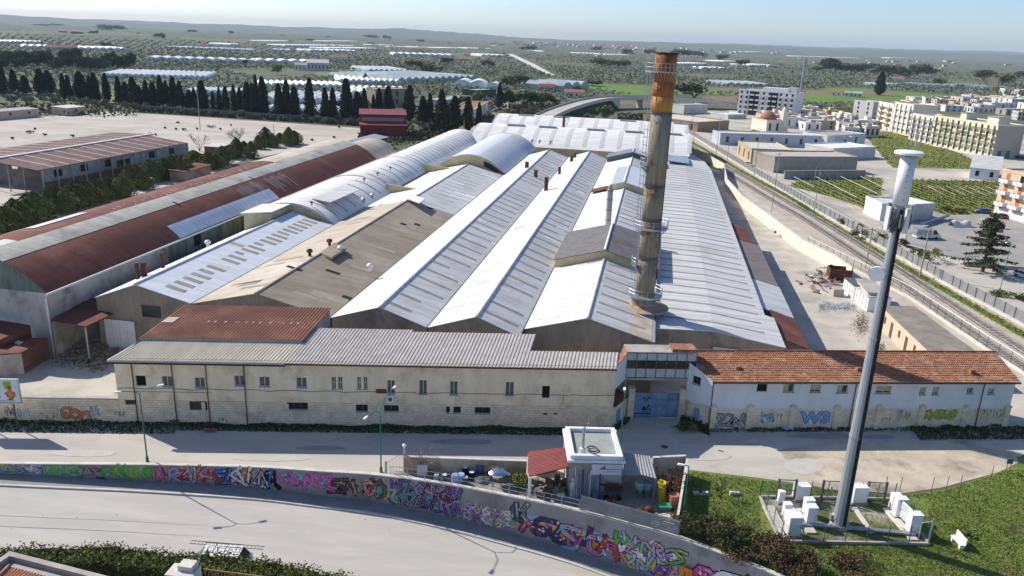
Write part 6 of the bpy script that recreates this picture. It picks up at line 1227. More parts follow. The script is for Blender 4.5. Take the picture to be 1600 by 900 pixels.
for i in range(4):
    g=WP(-3.4+i*.75,4.8,0); mb=MB(); mb.obox(g,we,.33,.25,0,1.7+.1*(i%2)); tag(mb.build('orange_cabinet',mat('orange_board',(.45,.13,.04),(.36,.10,.03),1,.7) if 'orange_board' not in MATS else MATS['orange_board']),'orange board in the shade under the red lean-to, %s'%ordinal(i,4),'board','orange boards under the red lean-to')
for px,py in ((1090,773),(1099,773),(1147,773)):
    g=G(px,py,0); mb=MB(); mb.obox(g,Vector((1,.1,0)),.5,.18,0,.35); tag(mb.build('stone_block',concr_lt),'pale stone block lying in the grass right of the scrap yard','stone','pale stones in the grass')
# ------------------------------------------------------------------ antenna mast and its fenced compound
mb_=G(1311,822,0); am=thing('antenna_mast',mb_,'very tall grey antenna mast with white cylindrical radome and flat cap','mast'); mh=37.0
mastm=mat('mast_steel',(.36,.39,.41),(.31,.335,.355),.8,.5,stretch=(1,1,.2),metal=.3)
for a,b,ra,rb in ((0,10,.68,.58),(10,20,.58,.48),(20,32.4,.48,.36)): MB().lathe(mb_,[(ra,a+.02),(rb,b-.02)],12).build('pole_section',mastm,am); 
for z,ra in ((10,.63),(20,.53)): MB().lathe(mb_,[(ra,z-.15),(ra,z+.15)],12).build('flange',mastm,am)
MB().lathe(mb_,[(.95,0),(.95,.3),(.8,.35)],14).build('base_plate',concr,am)
MB().lathe(mb_,[(.64,32.4),(.64,36.6)],26).build('radome',whitep,am,smooth=True)
MB().lathe(mb_,[(1.05,36.7),(1.2,36.76),(1.2,36.92),(1.05,37.0),(.2,37.06)],30).build('cap',whitep,am); MB().lathe(mb_,[(.66,36.6),(1.0,36.7)],26).build('cap_neck',dgalv,am)
mb=MB()
for a in range(7): 
    for k in range(2): z=32.9+a*.52; an_=-1.75; p=mb_+Vector((.645*math.cos(an_),.645*math.sin(an_),z)); mb.obox(p,Vector((-math.sin(an_),math.cos(an_),0)),.09,.015,z,z+.04)
mb.build('step_marks',dgalv,am,kind='stuff')
mb=MB(); d_=Vector((.25,-.97,0)); 
for s1 in (-.12,0,.12): mb.tube([mb_+d_*.70+Vector((s1,0,.5)),mb_+d_*.40+Vector((s1,0,32))],.06,4)
mb.build('cable_run',mat('black_cable',(.03,.03,.032),None,rough=.8),am)
mb=MB()
for i in range(32): z=1.5+i*.95; rr=.72-.31*z/32; p=mb_+d_*(rr+.02)+Vector((0,0,z)); mb.tube([p+Vector((-.22,0,0)),p+Vector((.22,0,0))],.03,4)
mb.build('cable_clamps',dgalv,am,kind='stuff')
MB().lathe(mb_+Vector((.9,.2,37.3)),[(.02,0),(.02,1.6)],6).build('rod',dgalv,am); mb=MB(); mb.tube([mb_+Vector((0,0,37.4)),mb_+Vector((0,0,39.4))],.04,5); mb.tube([mb_+Vector((.4,0,37.4)),mb_+Vector((.4,0,38.6))],.07,5); mb.build('lightning_rod',galv,am)
for i,an_ in enumerate((3.6,4.9,.3,1.8)):
    d=Vector((math.cos(an_),math.sin(an_),0)); t=Vector((-d.y,d.x,0)); p=mb_+d*1.25; mb=MB(); mb.obox(p,t,.2,.1,30.2,32.3); mb.build('panel_antenna',whitep if i<2 else galv,am)
    mb=MB(); 
    for z in (30.6,32.0): mb.tube([mb_+Vector((0,0,z)),p+Vector((0,0,z))],.06,5)
    for _ in range(6): q=mb_+d*rnd.uniform(.5,1.2)+t*rnd.uniform(-.6,.6); mb.obox(q,t,.14,.1,29.9+rnd.random()*1.6,30.3+rnd.random()*1.9)
    mb.build('bracket',dgalv,am)
for z,an_,rr in ((26.2,3.5,.8),): d=Vector((math.cos(an_),math.sin(an_),0)); p=mb_+d*1.15+Vector((0,0,z)); f=Vector((-.55,-.83,0)); MB().tube([p-f*.12,p+f*.2],rr*.85,18).build('dish',whitep,am); MB().tube([mb_+Vector((0,0,z)),p],.08,5).build('dish_arm',dgalv,am)
# compound
cp=[G(1187,778,0),G(1219,848,0),G(1452,852,0),G(1396,782,0)]
cw=thing('compound_kerb',cp[1],'low concrete kerb around the mast compound','kerb')
def bar3(mb,a,b,wd,z0,z1): e=(b-a).normalized(); mb.obox((a+b)/2,e,(b-a).length/2,wd/2,z0,z1)
for a,b in ((cp[0],cp[1]),(cp[1],cp[2]),(cp[2],cp[3]),(cp[3],cp[0])): k=MB(); bar3(k,a,b,.22,0,.3); k.build('kerb_side',concr,cw)
sheet('compound_floor',[(1188,778),(1219,847),(1451,851),(1396,783)],.022,mat('compound_ground',(.14,.14,.06),(.09,.12,.03),.7,.95,c3=(.36,.33,.28),s3=.22,lo3=.48,hi3=.6))
for (x0,y0,x1,y1,wd,l) in ((1335,795,1362,834,.45,'pale concrete strip right of the mast foot'),(1385,796,1428,846,.9,'pale concrete strip under the right cabinets'),(1200,792,1225,842,1.2,'concrete strip left of the white cabinets'),(1240,790,1268,835,1.0,'concrete strip between the two cabinet rows')):
    k=MB(); bar3(k,G(x0,y0,0),G(x1,y1,0),wd,.02,.2); tag(k.build('concrete_strip',concr_lt),l,'concrete strip')
k=MB(); a,b=G(1248,822,0),G(1428,838,0); bar3(k,a,b,.5,.25,.4); ct=tag(k.build('cable_tray',galv),'grey cable tray running across the compound in front of the mast','cable tray')
meshm=mat('green_mesh',(.06,.17,.12),None,rough=.7,trans=.82)
mf=thing('mesh_fence',cp[2],'transparent green mesh fence around the mast compound','fence'); mfh=2.0
def fence_run(o,a,b,h,n,m_,pm,pr=.045,off=0.0,skip=()):
    for i in range(n):
        p=a.lerp(b,i/n); q=a.lerp(b,(i+1)/n)
        if i not in skip: MB().add([p+Vector((0,0,.4)),q+Vector((0,0,.4)),q+Vector((0,0,h)),p+Vector((0,0,h))],[(0,1,2,3)]).build('mesh_panel',m_,o)
    for i in range(n+1): p=a.lerp(b,i/n); MB().tube([p,p+Vector((0,0,h+.1))],pr,5).build('post',pm,o)
for a,b,n in ((cp[0],cp[1],3),(cp[1],cp[2],7),(cp[2],cp[3],4),(cp[3],cp[0],8)): fence_run(mf,a,b,mfh,n,meshm,greenp if 0 else dgalv)
for i,(x0,x1,y) in enumerate(((1213,1240,781),(1282,1310,783),(1352,1380,785))):
    a,b=G(x0,y,0),G(x1,y+1,0); o=thing('mesh_gate',a,'dark framed mesh gate of the compound, '+('left one','middle one behind the mast','right one')[i],'gate','mesh gates of the mast compound')
    for p in (a,b): MB().obox(p,(b-a).normalized(),.1,.1,0,2.5).build('post',dgalv,o)
    k=MB(); 
    for z in (.25,1.15,2.35): bar3(k,a+Vector((0,0,0)),b,.07,z,z+.08)
    k.build('frame',dgalv,o); MB().add([a+Vector((0,0,.3)),b+Vector((0,0,.3)),b+Vector((0,0,2.3)),a+Vector((0,0,2.3))],[(0,1,2,3)]).build('mesh_panel',mat('grey_mesh',(.3,.32,.3),None,rough=.7,trans=.8) if 'grey_mesh' not in MATS else MATS['grey_mesh'],o)
    p=a.lerp(b,.5); MB().obox(p,(b-a).normalized(),.08,.03,1.5,1.7).build('sign_plate',dgalv,o)
def cabinet(px,py,wd,dp,h,label,z=.2,m_=None):
    g=G(px,py,0); e=Vector((.995,.08,0)); o=thing('equipment_cabinet',g,label,'cabinet','white equipment cabinets'); mb=MB(); mb.obox(g,e,wd/2,dp/2,z,z+h); mb.build('body',m_ or whitep,o); mb=MB(); mb.obox(g,e,wd/2+.03,dp/2+.03,z+h,z+h+.06); mb.build('top',m_ or whitep,o)
    n=Vector((e.y,-e.x,0)); p=g+n*(dp/2+.012); mb=MB(); mb.obox(p,e,wd/2-.08,.012,z+.1,z+h-.1); mb.build('door',m_ or whitep,o); p=g+n*(dp/2+.03)+e*(wd/2-.16); mb=MB(); mb.obox(p,e,.02,.012,z+h*.45,z+h*.6); mb.build('handle',dgalv,o); mb=MB(); mb.obox(g,e,wd/2+.1,dp/2+.1,0,z); mb.build('plinth',concr,o)
for a in ((1237,836,1.25,1.0,2.0,'biggest white cabinet, nearest the front kerb on the left'),(1264,819,1.0,.8,1.85,'tall white cabinet at the front of the second row'),(1261,804,.9,.7,1.6,'white cabinet behind the tall one in the second row'),(1228,807,.75,.6,1.3,'white cabinet third from the front in the left row'),(1233,816,.9,.7,1.0,'low white cabinet right behind the biggest one'),(1258,782,.55,.5,1.0,'small white cabinet in the second row, last one'),(1219,786,.6,.5,1.2,'small white cabinet at the back of the left row'),(1250,780,1.5,.9,1.5,'wide white cabinet beside the left mesh gate'),(1339,784,1.5,1.0,1.7,'wide white cabinet partly behind the mast'),(1425,833,1.15,.8,2.0,'tall white cabinet nearest the front on the right'),(1403,808,1.1,.7,2.0,'tall white cabinet at the back of the right row'),(1396,796,.9,.6,1.6,'low white cabinet at the far end of the right row')): cabinet(*a)
o=thing('radio_unit_rack',G(1412,820,0),'rack of white radio units between the two tall cabinets on the right','rack'); 
for i in range(7):
    for j in range(2): p=G(1405,812,0).lerp(G(1421,828,0),(i+.5)/7); mb=MB(); mb.obox(p,Vector((.6,-.8,0)),.28,.07,.5+j*.85,1.2+j*.85); mb.build('radio_unit',whitep,o)
mb=MB(); a,b=G(1405,812,0),G(1421,828,0); 
for z in (.4,1.25,2.1): mb.tube([a+Vector((0,0,z)),b+Vector((0,0,z))],.04,4)
mb.build('rack_rail',galv,o)
o=thing('cable_boxes',G(1300,817,0),'grey junction boxes with coiled cables at the mast foot','junction box'); r=random.Random(4)
for i in range(4): g=G(1299+i*5,818-i*2,0); mb=MB(); mb.obox(g,Vector((1,.2,0)),.28,.2,.5+.4*(i%2),1.1+.5*(i%2)); mb.build('box',galv,o)
mb=MB()
for i in range(10): g=G(1308+r.uniform(-6,6),822,0); mb.tube([g,g+Vector((r.uniform(-.4,.4),r.uniform(-.2,.4),.5)),g+Vector((r.uniform(-.6,.6),r.uniform(-.2,.4),1.1+r.random()*.4))],.035,4)
mb.build('cables',MATS['black_cable'],o,kind='stuff')
o=thing('cable_gantry',G(1448,850,0),'short steel cable gantry at the right corner of the compound','gantry'); a,b=G(1450,852,0),G(1435,842,0); mb=MB(); mb.tube([a,a+Vector((0,0,2.9))],.09,6); mb.tube([b,b+Vector((0,0,1.9))],.06,5); mb.tube([a+Vector((0,0,2.7)),b+Vector((0,0,1.8))],.06,5); mb.build('frame',galv,o)
bn=thing('concrete_bench',G(1495,848,0),'white concrete bench standing on the grass right of the compound','bench'); a,b=G(1488,843,0),G(1503,860,0); e=(b-a).normalized(); n=Vector((-e.y,e.x,0))
mb=MB(); bar3(mb,a,b,.5,.42,.55); mb.build('seat',whitep,bn); 
for t in (.12,.88): p=a.lerp(b,t); mb=MB(); mb.obox(p,e,.12,.22,0,.42); mb.build('leg',whitep,bn)
mb=MB(); bar3(mb,a+n*.28,b+n*.28,.1,.5,1.15); mb.build('backrest',whitep,bn)
for i,(px,py,h) in enumerate(((1381,772,2.1),(1405,770,1.9),(1455,768,1.7),(1478,766,1.7),(1499,764,1.7),(1548,748,1.6))):
    g=G(px,py,0); tag(MB().tube([g,g+Vector((.05,.05,h))],.04,5).build('fence_post',dgalv),'thin dark stake at the dirt edge, '+ordinal(i,6),'post','stakes along the dirt edge')
o=thing('sign_post',G(1574,738,0),'small dark sign on two posts at the right edge of the dirt lot','sign'); g=G(1574,738,0)
for s1 in (-.2,.2): MB().tube([g+Vector((s1,0,0)),g+Vector((s1,0,1.6))],.035,5).build('post',dgalv,o)
MB().obox(g,Vector((1,0,0)),.35,.03,1.1,1.7).build('sign_board',dgalv,o)
for i,(px,py) in enumerate(((870,698),(890,713),(1126,706))):
    g=G(px if px>1000 else px+168,py,.03) ; MB().lathe(g-Vector((0,0,.012)),[(.42,0),(.42,.012)],16).build('manhole_cover',dgalv,None) if 0 else tag(MB().lathe(Vector((g.x,g.y,.012)),[(.42,0),(.42,.012)],16).build('manhole_cover',rust),'round manhole cover in the street by the gate, '+('nearest the gate','middle one','rightmost')[i],'manhole cover')
# ------------------------------------------------------------------ right hand yard
yw=thing('railway_wall',G(1290,395,0),'long cream white yard wall along the railway','wall')
wl=[(1066,236),(1099,250),(1130,268),(1135,294),(1160,322),(1250,392),(1302,420),(1330,440)]
pts=[G(x,y,0) for x,y in wl]
for a,b in zip(pts,pts[1:]):
    n_=max(1,int((b-a).length/9))
    for i in range(n_): p,q=a.lerp(b,i/n_),a.lerp(b,(i+1)/n_); e=(q-p).normalized(); n=Vector((-e.y,e.x,0)); MB().prism([p[:2],(q-e*.04)[:2],(q-e*.04-n*.3)[:2],(p-n*.3)[:2]][::-1],0,3.0).build('wall_bay',cream_w,yw); MB().prism([(p+n*.05)[:2],q[:2],(q-n*.35)[:2],(p-n*.35)[:2]][::-1],3.0,3.1).build('coping',concr_lt,yw)
fl_=[G(1428,478,3.0),G(1545,560,3.0),G(1640,620,3.0)]
rf_=thing('railway_fence',G(1290,390,0),'tall wire mesh fence on posts between the yard and the railway','fence')
fp=[G(1134,285,0)+EU*1.0,G(1160,313,0)+EU*.8,G(1255,385,0)+EU*1.0,G(1420,466,0),G(1540,547,0),G(1640,612,0)]
wm=mat('wire_mesh',(.34,.34,.33),None,rough=.7,trans=.86)
for a,b in zip(fp[2:],fp[3:]):
    n_=max(1,int((b-a).length/2.6))
    for i in range(n_):
        p,q=a.lerp(b,i/n_),a.lerp(b,(i+1)/n_); MB().tube([p,p+Vector((0,0,2.4))],.05,5).build('post',dgalv,rf_); MB().add([p,q,q+Vector((0,0,2.3)),p+Vector((0,0,2.3))],[(0,1,2,3)]).build('mesh_panel',wm,rf_)
    MB().tube([a+Vector((0,0,2.4)),b+Vector((0,0,2.4))],.06,5).build('top_rail',whitep,rf_); k=MB(); bar3(k,a,b,.3,0,.5); k.build('kerb',concr_lt,rf_)
ft=thing('flat_roof_building',G(1400,520,0),'peach single storey flat roof building behind the tiled roof, beside the railway','building')
fz=3.6; fq=[G(1377,478,fz),G(1428,478,fz),G(1548,566,fz),G(1470,566,fz)]
MB().prism([p[:2] for p in (fq[3],fq[2],fq[1],fq[0])],0,fz-.15).build('wall',peach,ft); MB().slab([fq[3]+Vector((0,0,.02)),fq[2]+Vector((0,0,.02)),fq[1]+Vector((0,0,.02)),fq[0]+Vector((0,0,.02))],.18).build('roof',mat('old_felt',(.25,.225,.185),(.20,.18,.15),.7,.95,c3=(.30,.27,.22),s3=.2),ft)
e1=Plane(fq[0],fq[3]); 
for k,(t,w_,z0,z1) in enumerate(((.10,.7,1.4,2.6),(.22,1.0,.1,2.7),(.36,.8,1.4,2.6),(.48,1.0,.1,2.7),(.62,.8,1.4,2.6),(.76,1.0,.1,2.7),(.9,.8,1.4,2.6))):
    t*=e1.L; mb=MB(); s_=1 if e1.n.x<0 else -1; q=[e1.at(t,0,.0),e1.at(t+w_,0,0)]; nn=Vector((-1,-.25,0)).normalized()*.05
    mb.add([q[0]+Vector((0,0,z0))+nn,q[1]+Vector((0,0,z0))+nn,q[1]+Vector((0,0,z1))+nn,q[0]+Vector((0,0,z1))+nn],[(0,1,2,3)]); mb.build('door' if z0<1 else 'window',frameb,ft)
for i in range(2):
    a,b=G(1316+i*18,455+i*16,0),G(1332+i*22,469+i*18,0); o=thing('white_shed',a,'white sheet shed in the yard, '+('farther one' if i==0 else 'nearer one'),'shed','white sheds in the yard'); e=(b-a).normalized(); n=Vector((-e.y,e.x,0))
    n = n if n.x>0 else -n
    MB().prism([p[:2] for p in (a,b,b+n*4,a+n*4)],0,2.7).build('wall',whitep,o); MB().slab([Vector((p.x,p.y,2.85)) for p in (a-n*.2,b-n*.2,b+n*4.2,a+n*4.2)],.1).build('roof',roof_grey if i else dgalv,o)
    for k in range(4): q=a.lerp(b,(k+.5)/4)-n*.03; mb=MB(); mb.obox(q,e,.05,.03,.1,2.6); mb.build('seam',galv,o)
hut(1352,484,1376,486,8,3.3,peach,concr,'small open peach hut with a broken leaf door between white sheds and flat roof building','open_hut',.1)
ct_=thing('rusty_container',G(1305,432,0),'rusty open topped steel container at the end of the yard wall','container'); g=G(1310,436,0)
for a in ((-2.2,-2.1,-1.6,1.6),(2.1,2.2,-1.6,1.6),(-2.1,2.1,-1.6,-1.5),(-2.1,2.1,1.5,1.6)): 
    q=[g+EU*a[0]+EV*a[2],g+EU*a[1]+EV*a[2],g+EU*a[1]+EV*a[3],g+EU*a[0]+EV*a[3]]; MB().prism([p[:2] for p in q],0,2.4).build('side_panel',rust,ct_)
q=[g+EU*-2.1+EV*-1.5,g+EU*2.1+EV*-1.5,g+EU*2.1+EV*1.5,g+EU*-2.1+EV*1.5]; MB().prism([p[:2] for p in q],0,1.7).build('load',rust,ct_)
r=random.Random(15); mb=MB()
for _ in range(120): g=G(r.gauss(1288,12),r.gauss(436,8),0); a_=Vector((r.gauss(0,1),r.gauss(0,1),r.gauss(0,.35))).normalized(); b_=a_.cross(Vector((r.gauss(0,.3),r.gauss(0,.3),1))).normalized(); l_,k_=r.uniform(.3,1.3),r.uniform(.08,.5); g=g+Vector((0,0,r.uniform(.1,.7))); mb.slab([g-a_*l_-b_*k_,g+a_*l_-b_*k_,g+a_*l_+b_*k_,g-a_*l_+b_*k_],.07)
mb.build('rubbish_pile',mat('rubbish_brown',(.28,.16,.10),(.45,.40,.35),.9,.9,c3=(.6,.58,.55),s3=.6,lo3=.56,hi3=.6),kind='stuff')
mb=MB()
for _ in range(1500): g=G(r.uniform(1278,1335),r.gauss(480,3.0),0); mb.leaf(g+Vector((0,0,.04+.35*r.random()**2)),.17,r)
mb.build('rubbish_pile',mat('rubbish_white',(.62,.66,.66),(.45,.52,.53),.9,.8,c3=(.25,.3,.3),s3=.9,lo3=.58,hi3=.62),kind='stuff')
mb=MB()
for _ in range(900): g=G(r.gauss(1342,6)+r.random()*8,r.gauss(506,9),0); mb.leaf(g+Vector((0,0,.03+.3*r.random()**2)),.12,r)
for _ in range(300): g=G(r.gauss(1376,4),r.gauss(545,6),0); mb.leaf(g+Vector((0,0,.03+.25*r.random()**2)),.12,r)
mb.build('weeds',bushm,kind='stuff')
for px,py in ((1215,364),(1225,371)):
    g=G(px,py,0); mb=MB()
    for _ in range(90): mb.leaf(g+Vector((r.gauss(0,.5),r.gauss(0,.5),abs(r.gauss(.3,.3)))),.3,r)
    tag(mb.build('dry_bush',bushm),'small dry bush at the foot of the cream yard wall','bush','dry bushes by the yard wall')
a,b=G(1283,455,0),G(1310,463,0); mb=MB(); mb.obox(G(1308,462,0),Vector((1,0,0)),1.0,.6,0,1.4); tag(mb.build('grey_crate',taupe),'grey open box standing by the white sheds','box')
# ------------------------------------------------------------------ railway
tr=[(1040,200),(1060,214),(1100,240),(1160,274),(1230,315),(1280,343),(1400,418),(1543,512),(1760,650)]
trp=[G(x,y,0) for x,y in tr]
def offset(P,d):
    out=[]
    for i,p in enumerate(P):
        e=(P[min(i+1,len(P)-1)]-P[max(i-1,0)]).normalized(); n=Vector((e.y,-e.x,0)); out.append(p+n*d)
    return out
# direction of the list runs towards the camera, so +d is to the left of the picture
def smooth(P,n=6):
    out=[]
    for i in range(len(P)-1):
        a=P[max(i-1,0)];b=P[i];c=P[i+1];d=P[min(i+2,len(P)-1)]
        for k in range(n): t=k/n; out.append(.5*((2*b)+(c-a)*t+(2*a-5*b+4*c-d)*t*t+(3*b-a-3*c+d)*t**3))
    return out+[P[-1]]
SP=smooth(trp)
sg_ = 1 if offset(SP,1)[20].x<SP[20].x else -1
for k,off in enumerate((0,4.2)):
    P=offset(SP,sg_*off); o=thing('railway_track',P[-8],('right hand' if k==0 else 'left hand')+' railway track running past the works towards the horizon','railway track')
    for d in (-.75,.75):
        Pd=offset(P,d); mb=MB(); vs=[]
        for i,p in enumerate(Pd):
            e=(Pd[min(i+1,len(Pd)-1)]-Pd[max(i-1,0)]).normalized(); n=Vector((e.y,-e.x,0))
            vs+=[p-n*.06+Vector((0,0,.12)),p-n*.06+Vector((0,0,.3)),p+n*.06+Vector((0,0,.3)),p+n*.06+Vector((0,0,.12))]
        mb.add(vs,[(i*4+j,i*4+j+1,i*4+j+5,i*4+j+4) for i in range(len(Pd)-1) for j in range(3)]); mb.build('rail',railm,o)
    mb=MB()
    for a,b in zip(P,P[1:]):
        n_=max(1,int((b-a).length/.7)); e=(b-a).normalized()
        for i in range(n_): mb.obox(a.lerp(b,i/n_),e,.13,1.25,.05,.14)
    mb.build('sleepers',sleeperm,o,kind='stuff')
gs=[(1050,204),(1080,222),(1117,243),(1175,277),(1240,312),(1280,339),(1420,421),(1600,524),(1800,640)]; GS=smooth([G(x,y,0) for x,y in gs]); r=random.Random(6)
mb=MB(); vs=[]
for p,q in zip(offset(GS,-1.1),offset(GS,1.1)): vs+=[p+Vector((0,0,.06)),q+Vector((0,0,.06))]
mb.add(vs,[(i*2,i*2+1,i*2+3,i*2+2) for i in range(len(GS)-1)]); struct(mb.build('verge',grass))
mb=MB()
for _ in range(9000):
    k=r.random()**.6*(len(GS)-1.01); i=int(k); p=GS[i].lerp(GS[i+1],k-i); mb.leaf(p+Vector((r.gauss(0,.7),r.gauss(0,.7),.05+.35*r.random()*(.5+.5*math.sin(k*7)))),.2,r)
mb.build('verge_grass',grass,kind='stuff')
pf=thing('panel_fence',G(1360,375,0),'long grey concrete panel fence on a pale kerb between railway and side road','fence')
PF=smooth([G(x,y,0) for x,y in ((1062,200),(1140,248),(1240,308),(1280,331),(1360,376),(1433,417),(1487,448),(1600,508),(1750,592))],4); me=None
for a,b in zip(PF,PF[1:]):
    n_=max(1,round((b-a).length/3.2)); e=(b-a).normalized(); n=Vector((-e.y,e.x,0))
    for i in range(n_):
        p=a.lerp(b,i/n_); q=a.lerp(b,(i+1)/n_)
        MB().prism([(p+e*.06)[:2],(q-e*.06)[:2],(q-e*.06+n*.1)[:2],(p+e*.06+n*.1)[:2]],.3,2.2).build('panel',graypanel,pf)
        MB().obox(p,e,.07,.09,0,2.3).build('post',dgalv,pf)
    k=MB(); bar3(k,a-n*.3,b-n*.3,.9,0,.3); k.build('kerb',concr_lt,pf)
woodm=mat('pale_pole_wood',(.42,.36,.26),(.34,.29,.21),2,.9)
def pole(px,py,tx,ty,label,m_=None,rr=.13,name='line_pole',arm=0,group='line poles along the railway',cat='pole'):
    b=G(px,py,0); h=GH(tx,ty,b); o=thing(name,b,label,cat,group); MB().tube([b,b+Vector((0,0,h))],rr,7,0,rr*.75).build('pole',m_ or woodm,o)
    if arm: MB().tube([b+Vector((-.9,0,h-.5)),b+Vector((.9,0,h-.5))],.05,4).build('cross_arm',dgalv,o)
    return b+Vector((0,0,h))
P_=[]
for i,a in enumerate(((1437,432,1449,358),(1352,420,1361,355),(1272,331,1276,262),(1205,333,1217,238),(1178,276,1181,200),(1134,268,1136,216),(1119,241,1121,182),(1082,237,1083,192),(1080,213,1081,172),(1270,298,1271,260))):
    P_.append(pole(*a,'thin pale line pole along the railway, '+('nearest one by the road','second nearest beside the track','beside the side road','beside the yard end','beside the kerb strip','at the cream wall bend','near the long white hall','at the blue roof','farthest one','next to the green field')[i],woodm if i<2 else galv,.17 if i<2 else .11,arm=1))
ow=thing('overhead_wires',P_[0],'thin overhead wires strung along the poles beside the railway','wires')
for dx in (-.8,.8):
    for seq in ((0,1,2),(3,4,5,6,7,8)):
        for a,b in zip(seq,seq[1:]):
            p,q=P_[a]+Vector((dx,0,-.45)),P_[b]+Vector((dx,0,-.45)); MB().tube([p.lerp(q,i/10)-Vector((0,0,1.2*4*(i/10)*(1-i/10)*.5)) for i in range(11)],.025,4).build('wire',dgalv,ow)
# vine rows in the fields
vines=thing('vine_rows',G(1330,300,0),'white trellis wires in rows across the green field beside the side road','trellis')
for a,b in (((1224,273),(1272,298)),((1252,270),(1338,314)),((1290,270),(1370,308)),((1327,272),(1382,300))): 
    p,q=G(*a,0),G(*b,0); MB().tube([p+Vector((0,0,1.2)),q+Vector((0,0,1.2))],.07,4).build('trellis_row',white_pl,vines)
v2=thing('vine_rows',G(1500,310,0),'short pale trellis rows in the field left of the peach apartment house','trellis')
for i in range(8): p,q=G(1448+i*15,294,0),G(1475+i*16,308,0); MB().tube([p+Vector((0,0,.8)),q+Vector((0,0,.8))],.05,4).build('trellis_row',concr_lt,v2)
# ------------------------------------------------------------------ buildings on the right
def bldg(name,A,B,dep,topA,m_,label,floors=1,cols=0,sidecols=0,rm=None,par=.5,balc=None,shut=None,frontm=None,group=None,h=None,cat='building',win=(.45,.8)):
    a=G(A[0],A[1],0); b=G(B[0],B[1],0); h=h or GH(topA[0],topA[1],a); e=(b-a).normalized(); n=Vector((-e.y,e.x,0)); L_=(b-a).length
    o=thing(name,a,label,cat,group); q=[a,b,b+n*dep,a+n*dep]; MB().prism([p[:2] for p in q],0,h).build('wall',m_,o)
    if frontm: MB().add([a-n*.02,b-n*.02,b-n*.02+Vector((0,0,h)),a-n*.02+Vector((0,0,h))],[(0,1,2,3)]).build('front_wall',frontm,o)
    mb=MB()
    for p,r_ in ((q[0],q[1]),(q[1],q[2]),(q[2],q[3]),(q[3],q[0])):
        d=(r_-p).normalized(); k=Vector((-d.y,d.x,0)); mb.hexa([p-k*.12+Vector((0,0,h-.15)),r_-k*.12+Vector((0,0,h-.15)),r_+k*.25+Vector((0,0,h-.15)),p+k*.25+Vector((0,0,h-.15))],[p-k*.12+Vector((0,0,h+par)),r_-k*.12+Vector((0,0,h+par)),r_+k*.25+Vector((0,0,h+par)),p+k*.25+Vector((0,0,h+par))])
    mb.build('parapet',m_ if not frontm else frontm,o)
    k=[p for p in (a+e*.25+n*.25,b-e*.25+n*.25,b-e*.25+n*(dep-.25),a+e*.25+n*(dep-.25))]; MB().slab([Vector((p.x,p.y,h+.06)) for p in k],.05).build('roof',rm or concr,o)
    fh=h/floors; me=None; mw={}
    def face(a,e,n,L_,nc,bal):
        for f in range(floors):
            for c in range(nc):
                t=L_*(c+.5)/nc; w_=min(1.3,L_/nc*.45); p=a+e*t; z0=f*fh+fh*(1-win[1]); z1=f*fh+fh*win[1]+.1
                mb=MB(); mb.obox(p-n*.03,e,w_/2,.05,z0,z1); mb.build('window',(shut if shut and (f*7+c*3)%4 else glassd),o)
                if bal and f>0 and c in bal:
                    mb=MB(); bw=L_/nc*.33; bm=(balc if (f*5+c*3)%3 else BALT[(f+c)%3]) if balc is gbal else balc; mb.obox(p-n*.75,e,bw,.75,f*fh+.05,f*fh+.22); mb.obox(p-n*1.46,e,bw,.04,f*fh+.22,f*fh+1.1); 
                    for s1 in (-1,1): mb.obox(p-n*.75+e*s1*bw,e,.04,.72,f*fh+.22,f*fh+1.1)
                    mb.build('balcony',bm,o)
    if cols: face(a,e,n,L_,cols,set(range(cols)) if balc else None)
    if sidecols: face(a+n*dep,-n,e,dep,sidecols,None)
    return o,a,b,e,n,h
gbal=mat('green_balcony',(.42,.40,.30),(.20,.22,.12),.7,.7); BALT=[mat('olive_awning',(.10,.14,.07),(.14,.18,.1),2,.7),mat('cream_awning',(.66,.60,.45),(.58,.52,.38),2,.7),mat('brown_awning',(.24,.15,.09),(.2,.12,.08),2,.7)]; bbal=mat('grey_balcony',(.35,.37,.38),(.28,.3,.31),2,.6); oshut=mat('orange_shutter',(.48,.20,.07),(.40,.16,.06),3,.7); wbal=mat('white_balcony',(.68,.70,.72),(.6,.62,.65),2,.6); brbal=mat('brown_balcony',(.33,.19,.13),(.27,.15,.10),2,.7)
A_=bldg('apartment_block',(1452,227),(1549,247),14,(1458,181),lime_w,'long five storey pale yellow apartment block with green balconies and taupe gable end',5,11,rm=mat('green_roof',(.32,.32,.26),(.27,.28,.21),.3,.9),balc=gbal,shut=frameb)
o,a,b,e,n,h=A_; MB().add([b+e*.03,b+n*14+e*.03,b+n*14+e*.03+Vector((0,0,h-.2)),b+e*.03+Vector((0,0,h-.2))],[(0,1,2,3)]).build('gable_wall',taupe,o)
for t in (2.5,7): MB().add([b+n*t+e*.06+Vector((0,0,.2)),b+n*(t+2)+e*.06+Vector((0,0,.2)),b+n*(t+2)+e*.06+Vector((0,0,3.4)),b+n*t+e*.06+Vector((0,0,3.4))],[(0,1,2,3)]).build('garage_door',greenp,o)
for t,l_ in ((.35,4),(.8,7)): 
    p=a.lerp(b,t)+n*7; MB().obox(p,e,l_/2,3,h,h+3).build('stair_head',lime_w,o); MB().obox(p,e,l_/2+.4,3.4,h+3,h+3.3).build('stair_roof',MATS['green_roof'],o)
bldg('apartment_block',(1419,218),(1451,226),13,(1426,178),cream_w,'white apartment block with grey balconies adjoining the yellow block',5,4,balc=bbal)
bldg('apartment_block',(1391,206),(1419,213),14,(1398,160),cream_w,'cream white apartment block with pale balconies left of the grey balcony block',5,4,balc=wbal)
bldg('apartment_block',(1367,198),(1390,205),14,(1372,159),cream_w,'narrow cream apartment block with reddish brown balconies',5,2,balc=brbal)
bldg('apartment_house',(1331,183),(1361,187),11,(1334,157),grey_w,'small white and grey apartment house standing alone beside the green crop field',4,2,2)
